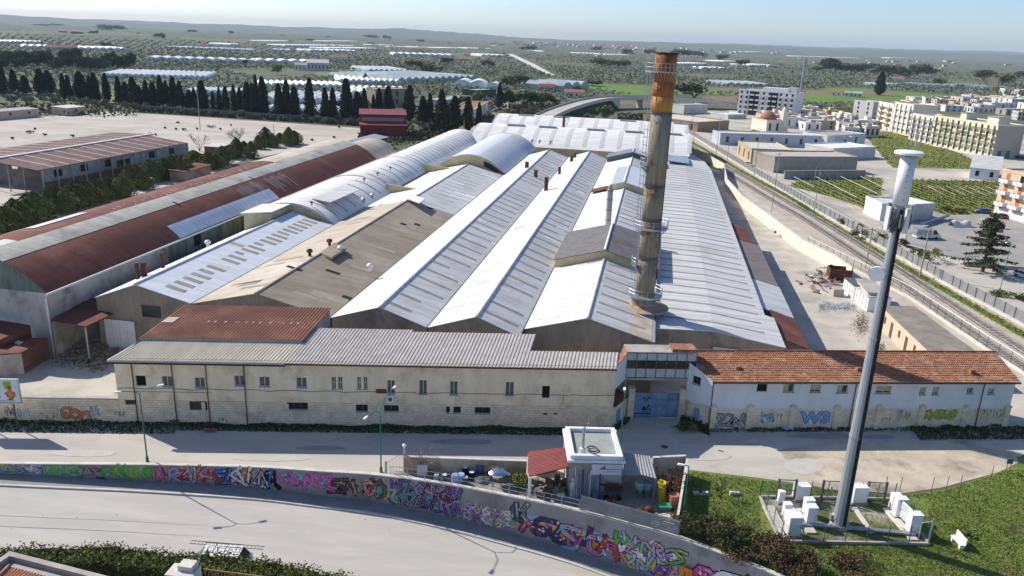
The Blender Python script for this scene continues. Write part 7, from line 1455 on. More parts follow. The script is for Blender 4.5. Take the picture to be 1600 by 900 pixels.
o,a,b,e,n,h=bldg('apartment_tower',(1151,178),(1238,186),16,(1155,140),white_pl,'white five storey modern apartment building with dark balcony bays',5,10,balc=wbal,sidecols=3)
for t in (.28,.62): p=a.lerp(b,t); MB().obox(p-n*.1,e,3.2,.12,.5,h-.5).build('dark_bay',glassd,o)
p=a.lerp(b,.62)+n*6; MB().obox(p,e,9,3.5,h,h+2.6).build('penthouse',white_pl,o); p=a.lerp(b,.9)+n*6; MB().obox(p,e,3,3,h,h+3.4).build('roof_box',grey_w,o)
o,a,b,e,n,h=bldg('apartment_house',(1551,336),(1640,362),14,(1563,265),peach,'peach apartment house with white balconies and orange shutters at the right edge',4,4,rm=mat('blue_grey_roof',(.33,.38,.41),(.28,.33,.36),.5,.8),balc=wbal,shut=oshut,sidecols=2)
k=MB(); k.obox(a.lerp(b,.5)-n*.06,e,(b-a).length/2-.3,.05,.3,2.6); k.build('shop_shutters',wbal,o)
cottage_late=(1536,281,9.5,20,4.2,roof_grey,'white gabled shed left of the peach apartment house','white_shed',white_pl)
bldg('long_hall',(1124,226),(1330,232),12,(1124,209),mat('pale_blue_plaster',(.50,.55,.58),(.44,.49,.52),.3,.9),'long low pale blue grey hall beside the side road',1,9,rm=concr_lt,win=(.55,.75),cat='hall')
bldg('stone_house',(1151,243),(1172,257),16,(1152,221),mat('sandstone_plaster',(.52,.42,.28),(.44,.35,.23),.5,.9),'sandstone coloured low house with dark doors at the side road',1,3,win=(.95,.75),rm=concr_lt,cat='house')
bldg('grey_wall_yard',(1208,270),(1337,270),16,(1208,246),mat('grey_block_wall',(.36,.335,.30),(.30,.28,.25),.4,.95),'long grey block walled warehouse with pale flat roof',1,0,rm=mat('pale_roof_felt',(.50,.45,.39),(.44,.39,.34),.4,.95),cat='warehouse')
bldg('low_wall_yard',(1225,280),(1350,279),.5,(1225,263),MATS['grey_block_wall'],'low grey wall at the edge of the trellis field',1,0,cat='wall',h=2.6)
bldg('white_roof_shed',(1300,250),(1366,247),16,(1300,233),grey_w,'low shed with bright white roof behind the grey warehouse',1,0,rm=roof_white,cat='shed')
bldg('white_hall',(1290,232),(1350,228),14,(1290,213),white_pl,'white hall with two windows and a red awning in the town',1,2,rm=concr,cat='hall')
bldg('brick_warehouse',(1089,206),(1138,203),40,(1090,192),mat('ochre_brick',(.40,.27,.17),(.33,.21,.13),.5,.9),'ochre brick warehouse with pale flat roof beyond the railway',1,0,5,rm=concr_lt,cat='warehouse')
bldg('grey_block_house',(1068,178),(1105,177),14,(1068,165),grey_w,'grey rendered box house behind the ochre brick warehouse',1,0,cat='house')
bldg('white_roof_house',(1110,182),(1137,186),16,(1110,176),grey_w,'low grey house with white roof beside the ochre brick warehouse',1,0,rm=roof_white,cat='house')
o,a,b,e,n,h=bldg('church',(1196,208),(1230,208),14,(1198,189),cream_w,'small cream church with tiled dome and bell tower',1,3,rm=tile_old,cat='church')
c=a.lerp(b,.35)+n*6; MB().lathe(c+Vector((0,0,h)),[(4.5,0),(4.4,1.5),(3.4,3.2),(1.6,4.4),(.3,4.8)],18).build('dome',tile_old,o); c=a.lerp(b,.8)+n*1; MB().obox(c,e,1.6,1.6,0,h+5).build('bell_tower',cream_w,o); MB().lathe(c+Vector((0,0,h+5)),[(1.5,0),(1.3,1.2),(.3,2.4)],10).build('tower_cap',cream_w,o)
bldg('workshop_shed',(1349,332),(1374,345),9,(1349,308),white_pl,'white walled shed with grey roof behind the antenna mast, left part',1,0,rm=roof_grey,cat='shed')
bldg('workshop_shed',(1412,345),(1456,342),12,(1413,322),grey_w,'grey walled shed with pale lid roof behind the antenna mast, right part',1,0,rm=roof_white,cat='shed')
bldg('old_tower',(1541,140),(1557,141),9,(1545,121),mat('old_tower_stone',(.48,.37,.27),(.40,.31,.22),.4,.95),'square old stone tower among the trees at the far right',1,0,cat='tower')
r=random.Random(44)
TOWN=[(1238,200),(1262,196),(1290,192),(1312,200),(1252,184),(1276,186),(1330,196),(1300,182),(1345,212),(1362,214),(1448,170),(1468,172),(1490,174),(1512,170),(1536,166),(1560,172),(1584,168),(1608,172),(1500,160),(1524,156),(1548,160),(1572,156),(1596,158),(1582,146),(1600,148),(1420,172),(1434,166),(1216,186),(1330,214),(1600,188),(1586,180),(1470,160),(1226,190),(1244,192),(1270,204),(1290,202),(1322,188),(1318,208),(1340,204),(1355,200),(1208,194),(1478,164),(1500,168),(1524,172),(1546,176),(1572,162),(1590,164),(1604,152),(1616,160),(1440,158),(1456,162),(1516,162),(1536,176),(1276,196),(1300,198),(1266,178)]
KM=[cream_w,grey_w,white_pl,peach,taupe]; KN=['cream','grey','white','peach','taupe']
for i,(x,y) in enumerate(sorted(TOWN)):
    k=r.choice((0,0,0,1,2,2,3,4)); d=G(x,y,0).length; wpx=r.uniform(17,32); hh=r.uniform(3.4,6)
    m_w=KM[k]; TWN=bldg('town_house',(x-wpx/2,y),(x+wpx/2,y+r.uniform(0,1.5)),r.uniform(9,15),None,KM[k],'flat roofed %s town house, %s among the town houses'%(KN[k],ordinal(i,len(TOWN))),r.choice((1,1,2)),r.choice((2,3,4)),r.choice((1,2,3)),rm=r.choice((concr,concr_lt,tile_old,roof_white)),h=hh,group='town houses at the right',cat='house')
    o,a_,b_,e_,n_,h_=TWN
    if r.random()<.7: q=a_.lerp(b_,r.uniform(.3,.7))+n_*r.uniform(3,6); MB().obox(q,e_,r.uniform(1,2),r.uniform(1,1.8),h_,h_+r.uniform(1.2,2.6)).build('roof_box',r.choice((m_w,white_pl,concr)),o)
    if r.random()<.5: q=a_.lerp(b_,r.uniform(.2,.8))+n_*r.uniform(2,7); MB().tube([q+Vector((0,0,h_)),q+Vector((0,0,h_+2.5))],.05,4).build('aerial',galv,o)
# ------------------------------------------------------------------ farm houses, greenhouses
def cottage(x,y,wd,dp,h,rm,label,name='farm_house',m_=None,group=None):
    a=G(x,y,0); d=Vector((a.x,a.y,0)).normalized(); e=Vector((d.y,-d.x,0)); n=d; o=thing(name,a,label,'house',group); P=lambda s,t,z: Vector((a.x,a.y,0))+e*s+n*t+Vector((0,0,z))
    MB().hexa([P(-wd/2,0,0),P(wd/2,0,0),P(wd/2,dp,0),P(-wd/2,dp,0)],[P(-wd/2,0,h),P(wd/2,0,h),P(wd/2,dp,h),P(-wd/2,dp,h)]).build('wall',m_ or cream_w,o)
    mb=MB(); mb.slab([P(-wd/2-.4,-.4,h),P(wd/2+.4,-.4,h),P(wd/2+.4,dp/2,h+dp*.2),P(-wd/2-.4,dp/2,h+dp*.2)],.15); mb.slab([P(-wd/2-.4,dp/2,h+dp*.2),P(wd/2+.4,dp/2,h+dp*.2),P(wd/2+.4,dp+.4,h),P(-wd/2-.4,dp+.4,h)],.15)
    for s in (-1,1): mb.add([P(s*wd/2,0,h-.1),P(s*wd/2,dp,h-.1),P(s*wd/2,dp/2,h+dp*.2-.1)],[(0,1,2)])
    mb.build('roof',rm,o)
    for k in range(max(1,int(wd/4))): mb=MB(); p=P(-wd/2+wd*(k+.5)/max(1,int(wd/4)),-.03,0); mb.obox(p,e,.6,.05,h*.3,h*.75); mb.build('window',glassd,o)
cottage(*cottage_late)
for a in ((529,97,26,14,7,tile_old,'cream farm villa with orange roof left of the glasshouses'),(97,78,44,16,4,red_barn_roof,'long red roofed barn at the far left beyond the pine wood'),(320,75,14,10,5,tile_old,'small pink roofed house right of centre left groves'),(216,53,16,12,6,tile_old,'far pink roofed house on the low hill at the left'),(653,80,30,12,6,tile_old,'far orange roofed farmhouse behind the wide glasshouse'),(730,88,14,10,4,tile_old,'low red roof among the olive trees right of centre'),(722,95,22,9,3.5,tile_old,'long low red roofed house left of the farm track'),(763,100,16,12,4,tile_old,'red roofed house hidden behind a dark tree clump'),(854,142,14,10,4,redtile,'red roofed shed near the overpass'),(897,153,16,10,4.5,tile_old,'orange roofed house just left of the overpass'),(1085,92,26,14,7,tile_old,'orange roofed villa to the right of the chimney top'),(1102,90,18,12,6,tile_old,'smaller orange roofed villa right of the chimney top'),(1222,102,20,14,6,tile_old,'pink roofed villa left of the second antenna mast'),(1257,104,16,12,6,tile_old,'pink roofed villa right of the second antenna mast'),(1366,114,26,14,6,tile_old,'cream villa in front of the pine grove'),(1402,129,16,12,6,tile_old,'orange roofed house beside the tall cypress'),(1427,119,18,12,6,tile_old,'orange roofed villa right of the pine grove'),(1446,123,14,10,5,tile_old,'small orange roofed house by the grey shade nets'),(1528,121,14,10,8,tile_old,'yellow villa left of the old tower'),(1310,150,14,8,3.5,tile_old,'brown roofed hut in the middle of the green crop field')):
    cottage(*a)
cottage(1333,152,16,8,4,gh_grey,'pale blue grey hut in the middle of the green crop field','field_hut',grey_w)
cottage(497,111,24,18,9,concr_lt,'grey white block house at the edge of the green patch','block_house',grey_w); cottage(475,110,20,12,6,concr,'low grey house left of the block house','block_house',grey_w)
def greenhouse(x0,y0,x1,y1,dep,bay,h,m_,label,group='white greenhouses in the plain',gl=False):
    a=G(x0,y0,0); b=G(x1,y1,0); L_=(b-a).length; e=(b-a).normalized(); n=Vector((-e.y,e.x,0)); nb=max(1,round(L_/bay)); bw=L_/nb
    o=thing('greenhouse',a,label,'greenhouse',group); mb=MB(); ks=5 if not gl else 2
    for i in range(nb):
        vs=[]
        for j in range(ks+1):
            t=j/ks; z=h*.6+h*.4*(math.sin(math.pi*t) if not gl else 1-abs(2*t-1)); p=a+e*(bw*(i+t)); vs+=[p+Vector((0,0,z)),p+n*dep+Vector((0,0,z))]
        mb.add(vs,[(j*2,j*2+2,j*2+3,j*2+1) for j in range(ks)])
        f=[vs[j*2] for j in range(ks+1)]; g=[vs[j*2+1] for j in range(ks+1)]
        mb.add(f+[a+e*(bw*(i+1)),a+e*(bw*i)],[tuple(range(ks+3))]); mb.add(g+[a+e*(bw*(i+1))+n*dep,a+e*(bw*i)+n*dep],[tuple(range(ks+3))])
    mb.build('film_roof',m_,o)
    for p in (a,b): MB().add([p,p+n*dep,p+n*dep+Vector((0,0,h*.6)),p+Vector((0,0,h*.6))],[(0,1,2,3)]).build('end_wall',m_,o)
GHS=[(155,120,322,124,75,4.5,3.4,gh_white,'broad low white greenhouse behind the pine wood'),(288,147,392,150,30,4.5,3.4,gh_white,'white greenhouse behind the cypress row at left'),(404,160,536,164,60,4.5,4.2,gh_white,'big bright white greenhouse behind the cypress row'),(408,176,534,182,26,4.5,3.6,gh_white,'white greenhouse directly behind the cypress row, nearer than the big one'),(530,130,627,132,70,5,4.2,gh_white,'tall white greenhouse left of the grey glasshouse'),(548,150,640,152,60,5,4.2,gh_white,'white greenhouse behind the ruined stone house'),(404,136,540,138,40,5,3.6,gh_white,'long low white greenhouse strip behind the big bright one'),
 (576,114,640,115,80,6,5,gh_grey,'pale blue glasshouse with many ridges',True),(622,131,745,126,90,10,6,gh_grey,'wide grey glasshouse block with sloping white gables',True),
 (710,136,734,137,30,16,7,gh_white,'left of three white arched tunnels'),(734,137,760,138,30,17,7,gh_white,'middle of three white arched tunnels'),(760,139,780,140,30,14,6,gh_white,'right of three white arched tunnels'),
 (226,94,400,99,45,14,5,gh_white,'long row of white scalloped tunnels right of the pine wood'),(400,98,490,100,40,14,5,gh_white,'long scalloped white tunnel row continuing to the right'),(0,68,70,68,60,12,5,gh_white,'long white tunnel at the far left edge'),(36,75,84,76,60,12,5,gh_white,'white tunnel left of the red barn roof'),(110,78,200,79,60,12,5,gh_white,'white tunnel row right of the red barn roof'),(258,75,388,80,40,10,4,gh_white,'thin white tunnel strip in the left groves'),
 (418,66,460,66,60,14,5,gh_white,'far thin white tunnel under the tree line, left'),(512,66,560,66,60,14,5,gh_white,'far thin white tunnel left of the villa'),(515,78,590,78,60,14,5,gh_white,'far long white tunnel above the villa'),(445,73,560,74,60,14,5,gh_white,'far long white tunnel in the middle distance'),(560,72,618,73,60,14,5,gh_white,'far white tunnel left of the dark trees'),(630,76,668,76,60,14,5,gh_white,'far white tunnel under the dark trees'),(615,86,712,89,70,14,5,gh_white,'wide white tunnel field in the middle distance'),(484,81,560,82,50,14,5,gh_white,'white tunnel strip above the scalloped row'),(420,80,448,81,50,14,5,gh_white,'short white tunnel strip left of the villa'),(360,72,376,72,60,14,6,gh_white,'small white tunnel in the left groves'),(692,77,720,77,60,14,5,gh_white,'short far white tunnel left of the track'),(752,88,792,89,60,14,5,gh_white,'low white tunnel beside the farm track'),(730,77,770,78,60,14,5,gh_white,'thin far white tunnel at the head of the farm track'),
 (847,82,862,82,60,14,5,gh_white,'small white tunnel left of the chimney top'),(945,87,985,88,60,14,5,gh_white,'white tunnel directly left of the chimney top'),(905,85,940,86,60,14,5,gh_white,'thin white tunnel left of the chimney, farther one'),(1052,102,1106,102,40,12,5,gh_white,'white tunnel directly right of the chimney top'),(1100,108,1140,109,40,12,4,gh_white,'low white tunnel right of the chimney top'),(1130,98,1150,98,60,14,5,gh_white,'short white tunnel right of the chimney'),(1170,104,1205,104,50,12,5,gh_white,'white tunnel left of the second antenna mast'),(1245,89,1345,92,70,14,5,gh_white,'long far white tunnel to the right of the second mast'),(1160,82,1190,82,80,14,5,gh_white,'far thin white tunnel at right'),(1390,91,1420,92,70,14,5,gh_white,'far white tunnel beyond the pine grove'),
 (1405,133,1470,137,50,9,4,gh_grey,'grey shade net house left of the dark round tree',True),(1475,134,1545,139,50,9,4,gh_grey,'grey shade net house right of the dark round tree',True),(1380,135,1405,135,30,9,4,gh_grey,'small grey shade net beside the tall cypress',True),(1135,134,1205,136,60,10,4,gh_grey,'grey net house behind the white apartment building',True),(880,143,920,140,40,20,8,gh_grey,'round topped grey hall left of the overpass'),(840,138,866,138,20,12,6,grey_w,'white flat shed left of the grey hall')]
for a in GHS: greenhouse(*(list(a[:9])),gl=len(a)>9)
bldg('stone_ruin_house',(587,166),(640,165),14,(590,140),mat('ruin_stone',(.34,.28,.21),(.27,.22,.165),.5,.95),'old brown stone house ruin among the cypresses',2,4,cat='house')
bldg('roadside_house',(740,195),(762,180),12,(742,172),cream_w,'pale roadside house with tiled roof behind the back street',1,2,rm=tile_old,cat='house')
bldg('roadside_house',(690,168),(740,160),14,(692,158),grey_w,'low grey roofed house among the garden trees',1,0,rm=concr,cat='house')
bldg('field_shed',(912,201),(935,203),5,(912,194),peach,'pinkish low shed under the overpass embankment',1,0,cat='shed')
bldg('green_fence_hall',(745,152),(775,150),14,(748,142),mat('green_net',(.03,.13,.07),(.025,.1,.055),1,.8),'dark green netted hall in front of the white arched tunnels',1,0,cat='hall')
mb=MB(); a,b=G(215,172,0),G(640,199,0); lotw=thing('lot_wall',a,'low grey wall along the foot of the cypress row','wall')
for i in range(16): p,q=a.lerp(b,i/16),a.lerp(b,(i+1)/16); e=(q-p).normalized(); n=Vector((-e.y,e.x,0)); MB().prism([p[:2],(q-e*.1)[:2],(q-e*.1+n*.4)[:2],(p+n*.4)[:2]],0,2.6).build('wall_bay',mat('dull_wall',(.22,.21,.19),(.16,.155,.14),.4,.95) if 'dull_wall' not in MATS else MATS['dull_wall'],lotw)
# ------------------------------------------------------------------ overpass
OP=smooth([G(x,y,z) for x,y,z in ((822,214,.2),(832,200,1.0),(850,183,3.2),(885,168,5.2),(925,157,6.6),(960,153,7.2),(1010,152,7.4),(1060,154,7.2),(1110,158,5.5),(1150,166,2.5),(1180,174,.3))],5)
ov=thing('overpass',OP[20],'grey concrete road overpass with parapets curving down on a green embankment','overpass')
def sweep(P,prof,name,m_,par):
    vs=[]; k=len(prof)
    for i,p in enumerate(P):
        e=(P[min(i+1,len(P)-1)]-P[max(i-1,0)]); e.z=0; e.normalize(); n=Vector((e.y,-e.x,0)); vs+=[p+n*d+Vector((0,0,z)) for d,z in prof]
    return MB().add(vs,[(i*k+j,i*k+(j+1)%k,(i+1)*k+(j+1)%k,(i+1)*k+j) for i in range(len(P)-1) for j in range(k)]).build(name,m_,par)
sweep(OP,[(-5.5,0),(5.5,0),(5.5,-1.1),(-5.5,-1.1)],'deck',concr,ov); sweep(OP,[(-5.3,.05),(5.3,.05)],'roadway',asph_up,ov)
for d in (-5.5,5.5): sweep(OP,[(d-.15,-1.3),(d-.15,1.0),(d+.15,1.0),(d+.15,-1.3)],'parapet',concr_lt if d>0 else concr,ov)
for i in (29,34,39): p=OP[i] if i<len(OP) else OP[-3]; MB().obox(p,Vector((1,.3,0)),.9,3.5,0,p.z-1.1).build('pillar',concr,ov)
sweep(OP[5:24],[(5.4,-.9),(10,-4.5),(14,-8.5),(-13,-8.5),(-9,-4.5),(-5.4,-.9)],'embankment',mat('ivy_bank',(.022,.038,.014),(.04,.06,.02),.6,1),ov)
sweep(OP[22:26],[(-5.3,-1.1),(5.3,-1.1),(5.3,-8),(-5.3,-8)],'abutment',concr_lt,ov)
# ------------------------------------------------------------------ vehicles
def car(px,py,ang,m_,label,kind='car',L_=4.2,Wd=1.75,Hh=1.45):
    g=G(px,py,.02); o=thing('parked_'+kind,g,label,kind); c,s=math.cos(ang),math.sin(ang); X=lambda x,y,z: g+Vector((x*c-y*s,x*s+y*c,z)); hl=L_/2; hw=Wd/2
    if kind=='car': prof=[(-hl,.3),(-hl,.8),(-hl*.92,.92),(-hl*.25,.98),(hl*.55,.95),(hl*.98,.75),(hl,.3)]; cab=[(-hl*.93,.93),(-hl*.72,Hh),(hl*.12,Hh),(hl*.48,.95)]
    else: prof=[(-hl,.35),(-hl,Hh),(hl*.5,Hh),(hl*.8,1.15),(hl,.95),(hl,.35)]; cab=[(hl*.3,1.2),(hl*.3,Hh+.01),(hl*.5,Hh+.01),(hl*.78,1.2)]
    mb=MB(); n=len(prof); mb.add([X(x,-hw,z) for x,z in prof]+[X(x,hw,z) for x,z in prof],[tuple(range(n)),tuple(range(2*n-1,n-1,-1))]+[(i,n+i,n+(i+1)%n,(i+1)%n) for i in range(n)]); mb.build('body',m_,o)
    iw=hw*.82; mb=MB(); n=len(cab); mb.add([X(x,-(hw-.02 if z<1.3 and kind=='car' else iw if kind=='car' else hw+.01),z) for x,z in cab]+[X(x,(hw-.02 if z<1.3 and kind=='car' else iw if kind=='car' else hw+.01),z) for x,z in cab],[tuple(range(n)),tuple(range(2*n-1,n-1,-1))]+[(i,n+i,n+(i+1)%n,(i+1)%n) for i in range(n)]); mb.build('windows',glassd,o)
    if kind=='car': MB().hexa([X(-hl*.72,-iw,Hh),X(hl*.12,-iw,Hh),X(hl*.12,iw,Hh),X(-hl*.72,iw,Hh)],[X(-hl*.68,-iw*.95,Hh+.05),X(hl*.08,-iw*.95,Hh+.05),X(hl*.08,iw*.95,Hh+.05),X(-hl*.68,iw*.95,Hh+.05)]).build('roof',m_,o)
    for sx in (-.62,.62):
        for sy in (-1,1): MB().tube([X(hl*sx,sy*(hw-.18),.32),X(hl*sx,sy*(hw+.02),.32)],.32,12).build('wheel',darkm,o)
    for sy in (-.6,.6): mb=MB(); p=X(hl*1.0,hw*sy,.68); mb.obox(p,Vector((c,s,0)),.03,.16,p.z-.08,p.z+.08); mb.build('headlight',lampw,o)
    return o,X
pnt=lambda n,cc: MATS.get(n) or mat(n,cc,None,rough=.3,spec=.5)
car(1173,259,-1.0,pnt('car_silver',(.45,.47,.52)),'silver blue car parked beside the sandstone house')
car(1060,192,-1.05,pnt('car_dark',(.03,.03,.035)),'dark car driving on the side road beyond the railway')
car(1600,434,-1.2,whitep,'white car at the right edge of the parking area'); car(1545,348,2.6,whitep,'white car parked right of the tent frame'); car(1556,356,2.6,pnt('car_grey',(.3,.31,.33)),'grey car parked in front of the peach apartment house'); car(1535,333,2.9,pnt('car_blue',(.05,.11,.28)),'blue car parked behind the tent frame'); car(1562,341,2.7,pnt('car_red',(.35,.08,.06)),'dull red car beside the peach apartment house')
car(706,217,.5,whitep,'white car waiting on the back street near the cypresses'); car(761,186,.9,pnt('car_blue',(.05,.11,.28)),'blue car farther up the back street'); car(783,173,.9,pnt('car_dark',(.03,.03,.035)),'dark car farthest up the back street'); car(1391,204,.1,pnt('car_green',(.12,.2,.19)),'grey green car parked before the cream apartment blocks'); car(1282,168,.1,whitep,'white car on the lane by the crop field'); car(1594,248,.2,pnt('car_dark',(.03,.03,.035)),'dark car parked at the taupe gable end')
o,X=car(1447,372,.12,whitep,'white tipper truck parked in the yard behind the antenna mast','truck',6.5,2.2,2.3); mb=MB(); g=X(-1.6,0,0); mb.obox(g,Vector((1,.12,0)),2.0,1.15,1.0,2.5); mb.build('tipper_body',galv,o)
g=G(355,872,0); zz=zl(g.x)+.02; gg=G(356,866,zz+1.6)
vn=thing('parked_van',(gg.x,gg.y,zz),'white van with ladders on its roof rack parked behind the hedge','van'); X=lambda x,y,z: Vector((gg.x+x,gg.y-.06*x+y,zz+z))
mb=MB(); pr=[(-2.4,.35),(-2.4,1.85),(1.2,1.95),(1.95,1.15),(2.5,.95),(2.5,.35)]; n=6; mb.add([X(x,-.9,z) for x,z in pr]+[X(x,.9,z) for x,z in pr],[tuple(range(n)),tuple(range(2*n-1,n-1,-1))]+[(i,n+i,n+(i+1)%n,(i+1)%n) for i in range(n)]); mb.build('body',whitep,vn)
MB().add([X(1.24,-.8,1.93),X(1.9,-.8,1.2),X(1.9,.8,1.2),X(1.24,.8,1.93)],[(0,1,2,3)]).build('windscreen',glassd,vn)
for sx in (-1.5,1.6):
    for sy in (-.75,.75): MB().tube([X(sx,sy-.15,.32),X(sx,sy+.15,.32)],.33,12).build('wheel',darkm,vn)
mb=MB()
for y in (-.7,.7): mb.tube([X(-2.3,y,2.15),X(1.3,y,2.2)],.04,4)
for x in (-2.2,-1.2,-.2,.8): mb.tube([X(x,-.8,2.15),X(x,.8,2.15)],.035,4)
mb.build('roof_rack',dgalv,vn)
ld_=thing('ladder',X(0,.2,2.25),'long aluminium ladder lying across the roof rack of the white van','ladder'); mb=MB()
for y in (.0,.45): mb.tube([X(-3.6,y+.2,2.3),X(3.3,y+.1,2.32)],.035,4)
for i in range(20): x=-3.5+i*.35; mb.tube([X(x,.2,2.3),X(x,.62,2.3)],.02,3)
mb.build('ladder_body',dgalv,ld_)
tf=thing('tent_frame',G(1510,355,0),'grey white plastic tunnel cover in the parking yard','cover'); a=G(1490,356,0); mb=MB(); mb.grid(lambda u,v: a+Vector((5.5*u,1.0*u+3.2*v,1.9*math.sin(math.pi*v)*(.8+.2*math.sin(u*9)))),8,8); mb.build('cover_sheet',grey_w,tf,smooth=True)
bm_=thing('crane_boom',G(1445,352,0),'long blue crane boom lying beside the grey shed','crane boom'); MB().tube([G(1440,350,.9),G(1482,337,.9)],.4,5).build('boom',pnt('boom_blue',(.08,.16,.30)),bm_)
ag=thing('agave',G(1588,466,0),'large grey green agave plant at the roadside on the right','plant'); mb=MB(); g=G(1588,466,0); r=random.Random(2)
for i in range(30): a=i*.62; t=r.uniform(.5,1.1); d=Vector((math.cos(a),math.sin(a),0)); q=Vector((-d.y,d.x,0)); mb.add([g+q*.12,g-q*.12,g+d*t*.8+q*.1+Vector((0,0,t)),g+d*t*1.5+Vector((0,0,t*1.25))],[(0,1,2),(0,2,3)])
mb.build('leaves',mat('agave_leaf',(.22,.28,.24),(.17,.23,.19),2,.6),ag)
o=thing('roadside_gate',G(1515,412,0),'dark open work metal gate frame at the parking lot entrance','gate'); a,b=G(1506,413,0),G(1527,412,0); mb=MB()
for z in (.1,.9,1.7,2.4): mb.tube([a+Vector((0,0,z)),b+Vector((0,0,z))],.05,4)
for t in (0,.25,.5,.75,1): p=a.lerp(b,t); mb.tube([p,p+Vector((0,0,2.4))],.05,4)
mb.build('gate_frame',dgalv,o)
k=MB(); bar3(k,G(1506,416,0),G(1660,428,0),.4,0,.9); tag(k.build('parking_wall',concr),'low grey wall along the parking lot at right','wall')
for px,py,tx,ty,l in ((1562,455,1575,378,'green street lamp beside the agave at right'),(1414,380,1420,330,'thin pale street lamp behind the antenna mast')): 
    b=G(px,py,0); lamp(px,py,GH(tx,ty,b),[(-.7,-.2,.1)],l,r=.07)
for px,py,tx,ty,l in ((313,203,307,105,'tall pale wooden pole standing in the gravel lot'),(429,222,430,194,'thin dark lamp post at the far end of the conifer row'),(704,206,705,180,'pale post at the back street, left one'),(725,208,724,186,'pale post at the back street, right one')): pole(px,py,tx,ty,l,name='pole',group='poles around the gravel lot',rr=.16)
lamp(48,358,GH(33,339,G(48,358,0)),[(-1.6,.2,.3)],'green street lamp between the conifers at far left'); lamp(249,298,GH(246,280,G(249,298,0)),[(-1.7,.2,.3)],'green street lamp behind the red vault, in front of the ruined shed'); lamp(403,252,GH(402,240,G(403,252,0)),[(-1.5,.2,.3)],'green street lamp behind the far end of the red vault'); lamp(957,205,GH(956,171,G(957,205,0))*.5,[(-1.5,.2,.3)],'grey street lamp below the overpass')
b=G(1247,172,0); h2=GH(1253,92,b); m2=thing('antenna_mast',b,'slim grey antenna mast in the distance beside the white apartment building','mast'); MB().tube([b,b+Vector((0,0,h2))],1.0,8,0,.7).build('pole',mastm,m2); mb=MB()
for i in range(5): a=i*1.257; p=b+Vector((1.6*math.cos(a),1.6*math.sin(a),h2-4)); mb.obox(p,Vector((-math.sin(a),math.cos(a),0)),.3,.2,h2-4,h2+1)
mb.build('panel_antennas',galv,m2,kind='stuff')
# ------------------------------------------------------------------ trees
def crown_mesh(name,m_,seed,kind,n,size):
    r=random.Random(seed); mb=MB()
    if kind=='cypress':
        ph=[r.uniform(0,6.28) for _ in range(4)]
        for _ in range(n):
            t=r.random()**.85; rad=.5*min(1,(t/.18+.25))*max(0,1-max(0,t-.3)/.72)**.55+.015; a=r.uniform(0,6.28); k=rad*(r.uniform(.72,1.02)+.13*math.sin(3*a+ph[0]+t*9)+.1*math.sin(7*a+t*21+ph[1]))
            mb.leaf((k*math.cos(a)*.34,k*math.sin(a)*.34,.04+.96*t),size,r,up=1.5)
        mb.lathe((0,0,0),[(.06,.02),(.13,.2),(.125,.45),(.085,.72),(.01,.95)],7)
    elif kind=='blob':
        cl=[(r.uniform(-.3,.3),r.uniform(-.3,.3),r.uniform(.4,.78),r.uniform(.16,.3)) for _ in range(9)]
        for _ in range(n):
            x,y,z,q=r.choice(cl); d=Vector((r.gauss(0,1),r.gauss(0,1),r.gauss(0,1))).normalized()*q*r.uniform(.75,1.05); mb.leaf((x+d.x,y+d.y,max(.1,z+d.z*.8)),size,r)
        for x,y,z,q in cl: 
            mb.lathe((x,y,z),[(.02,-q*.6),(q*.6,0),(.02,q*.6)],6)
    elif kind=='umbrella':
        cl=[(r.uniform(-.42,.42),r.uniform(-.42,.42),r.uniform(.68,.86),r.uniform(.14,.22)) for _ in range(13)]
        for _ in range(n):
            x,y,z,q=r.choice(cl); d=Vector((r.gauss(0,1),r.gauss(0,1),r.gauss(0,1))).normalized()*q; mb.leaf((x+d.x,y+d.y,z+d.z*.55),size,r)
    elif kind=='cone':
        for _ in range(n):
            t=r.random()**1.3; lay=math.floor(t*9)/9; f=(t-lay)*9; rad=(1-t)*.34*(1.1-.35*f)+.02; a=r.uniform(0,6.28); k=rad*r.random()**.35*(1+.15*math.sin(5*a+lay*40)); mb.leaf((k*math.cos(a),k*math.sin(a),.08+.92*t),size,r)
        mb.lathe((0,0,0),[(.12,.1),(.1,.4),(.02,.9)],6)
    elif kind=='conifer':
        ph=r.uniform(0,6); ex_=r.uniform(1.6,3.6)
        for _ in range(n):
            t=r.random()**.9; a=r.uniform(0,6.28); rad=.36*(1-t**ex_)*(1+.16*math.sin(3*a+ph+t*7)+.10*math.sin(7*a+t*19+ph))+.02; k=rad*r.uniform(.7,1.05); mb.leaf((k*math.cos(a),k*math.sin(a),.04+.96*t),size,r,up=1)
        mb.lathe((0,0,0),[(.2,.02),(.26,.3),(.18,.6),(.03,.92)],8)
    return mb.mesh('crown',m_)
def trunk_mesh(seed,kind='straight'):
    r=random.Random(seed); mb=MB()
    if kind=='straight': mb.tube([(0,0,-.01),(0,0,.25),(0,0,.6)],.022,6,0,.012)
    elif kind=='fork':
        mb.tube([(0,0,-.01),(.01,0,.2),(0,.01,.42)],.035,6,0,.026)
        for i in range(5): a=i*1.26+r.random(); mb.tube([(0,.01,.40),(.16*math.cos(a),.16*math.sin(a),.56),(.3*math.cos(a),.3*math.sin(a),.7)],.02,5,0,.008)
    return mb.mesh('trunk',bark)
CM={}
for k,m_,n,s,nv in (('cypress',cyp,1500,.038,5),('blob',pine,900,.06,4),('umbrella',pine,650,.07,3),('cone',cyp,900,.06,2),('conifer',conif,2400,.036,6)): CM[k]=[crown_mesh(k,m_,i*13+5,k,n,s) for i in range(nv)]
CM['round']=[crown_mesh('round',conif,i+70,'blob',520,.085) for i in range(3)]
TRK={'straight':trunk_mesh(1),'fork':trunk_mesh(2,'fork')}
trr=random.Random(99)
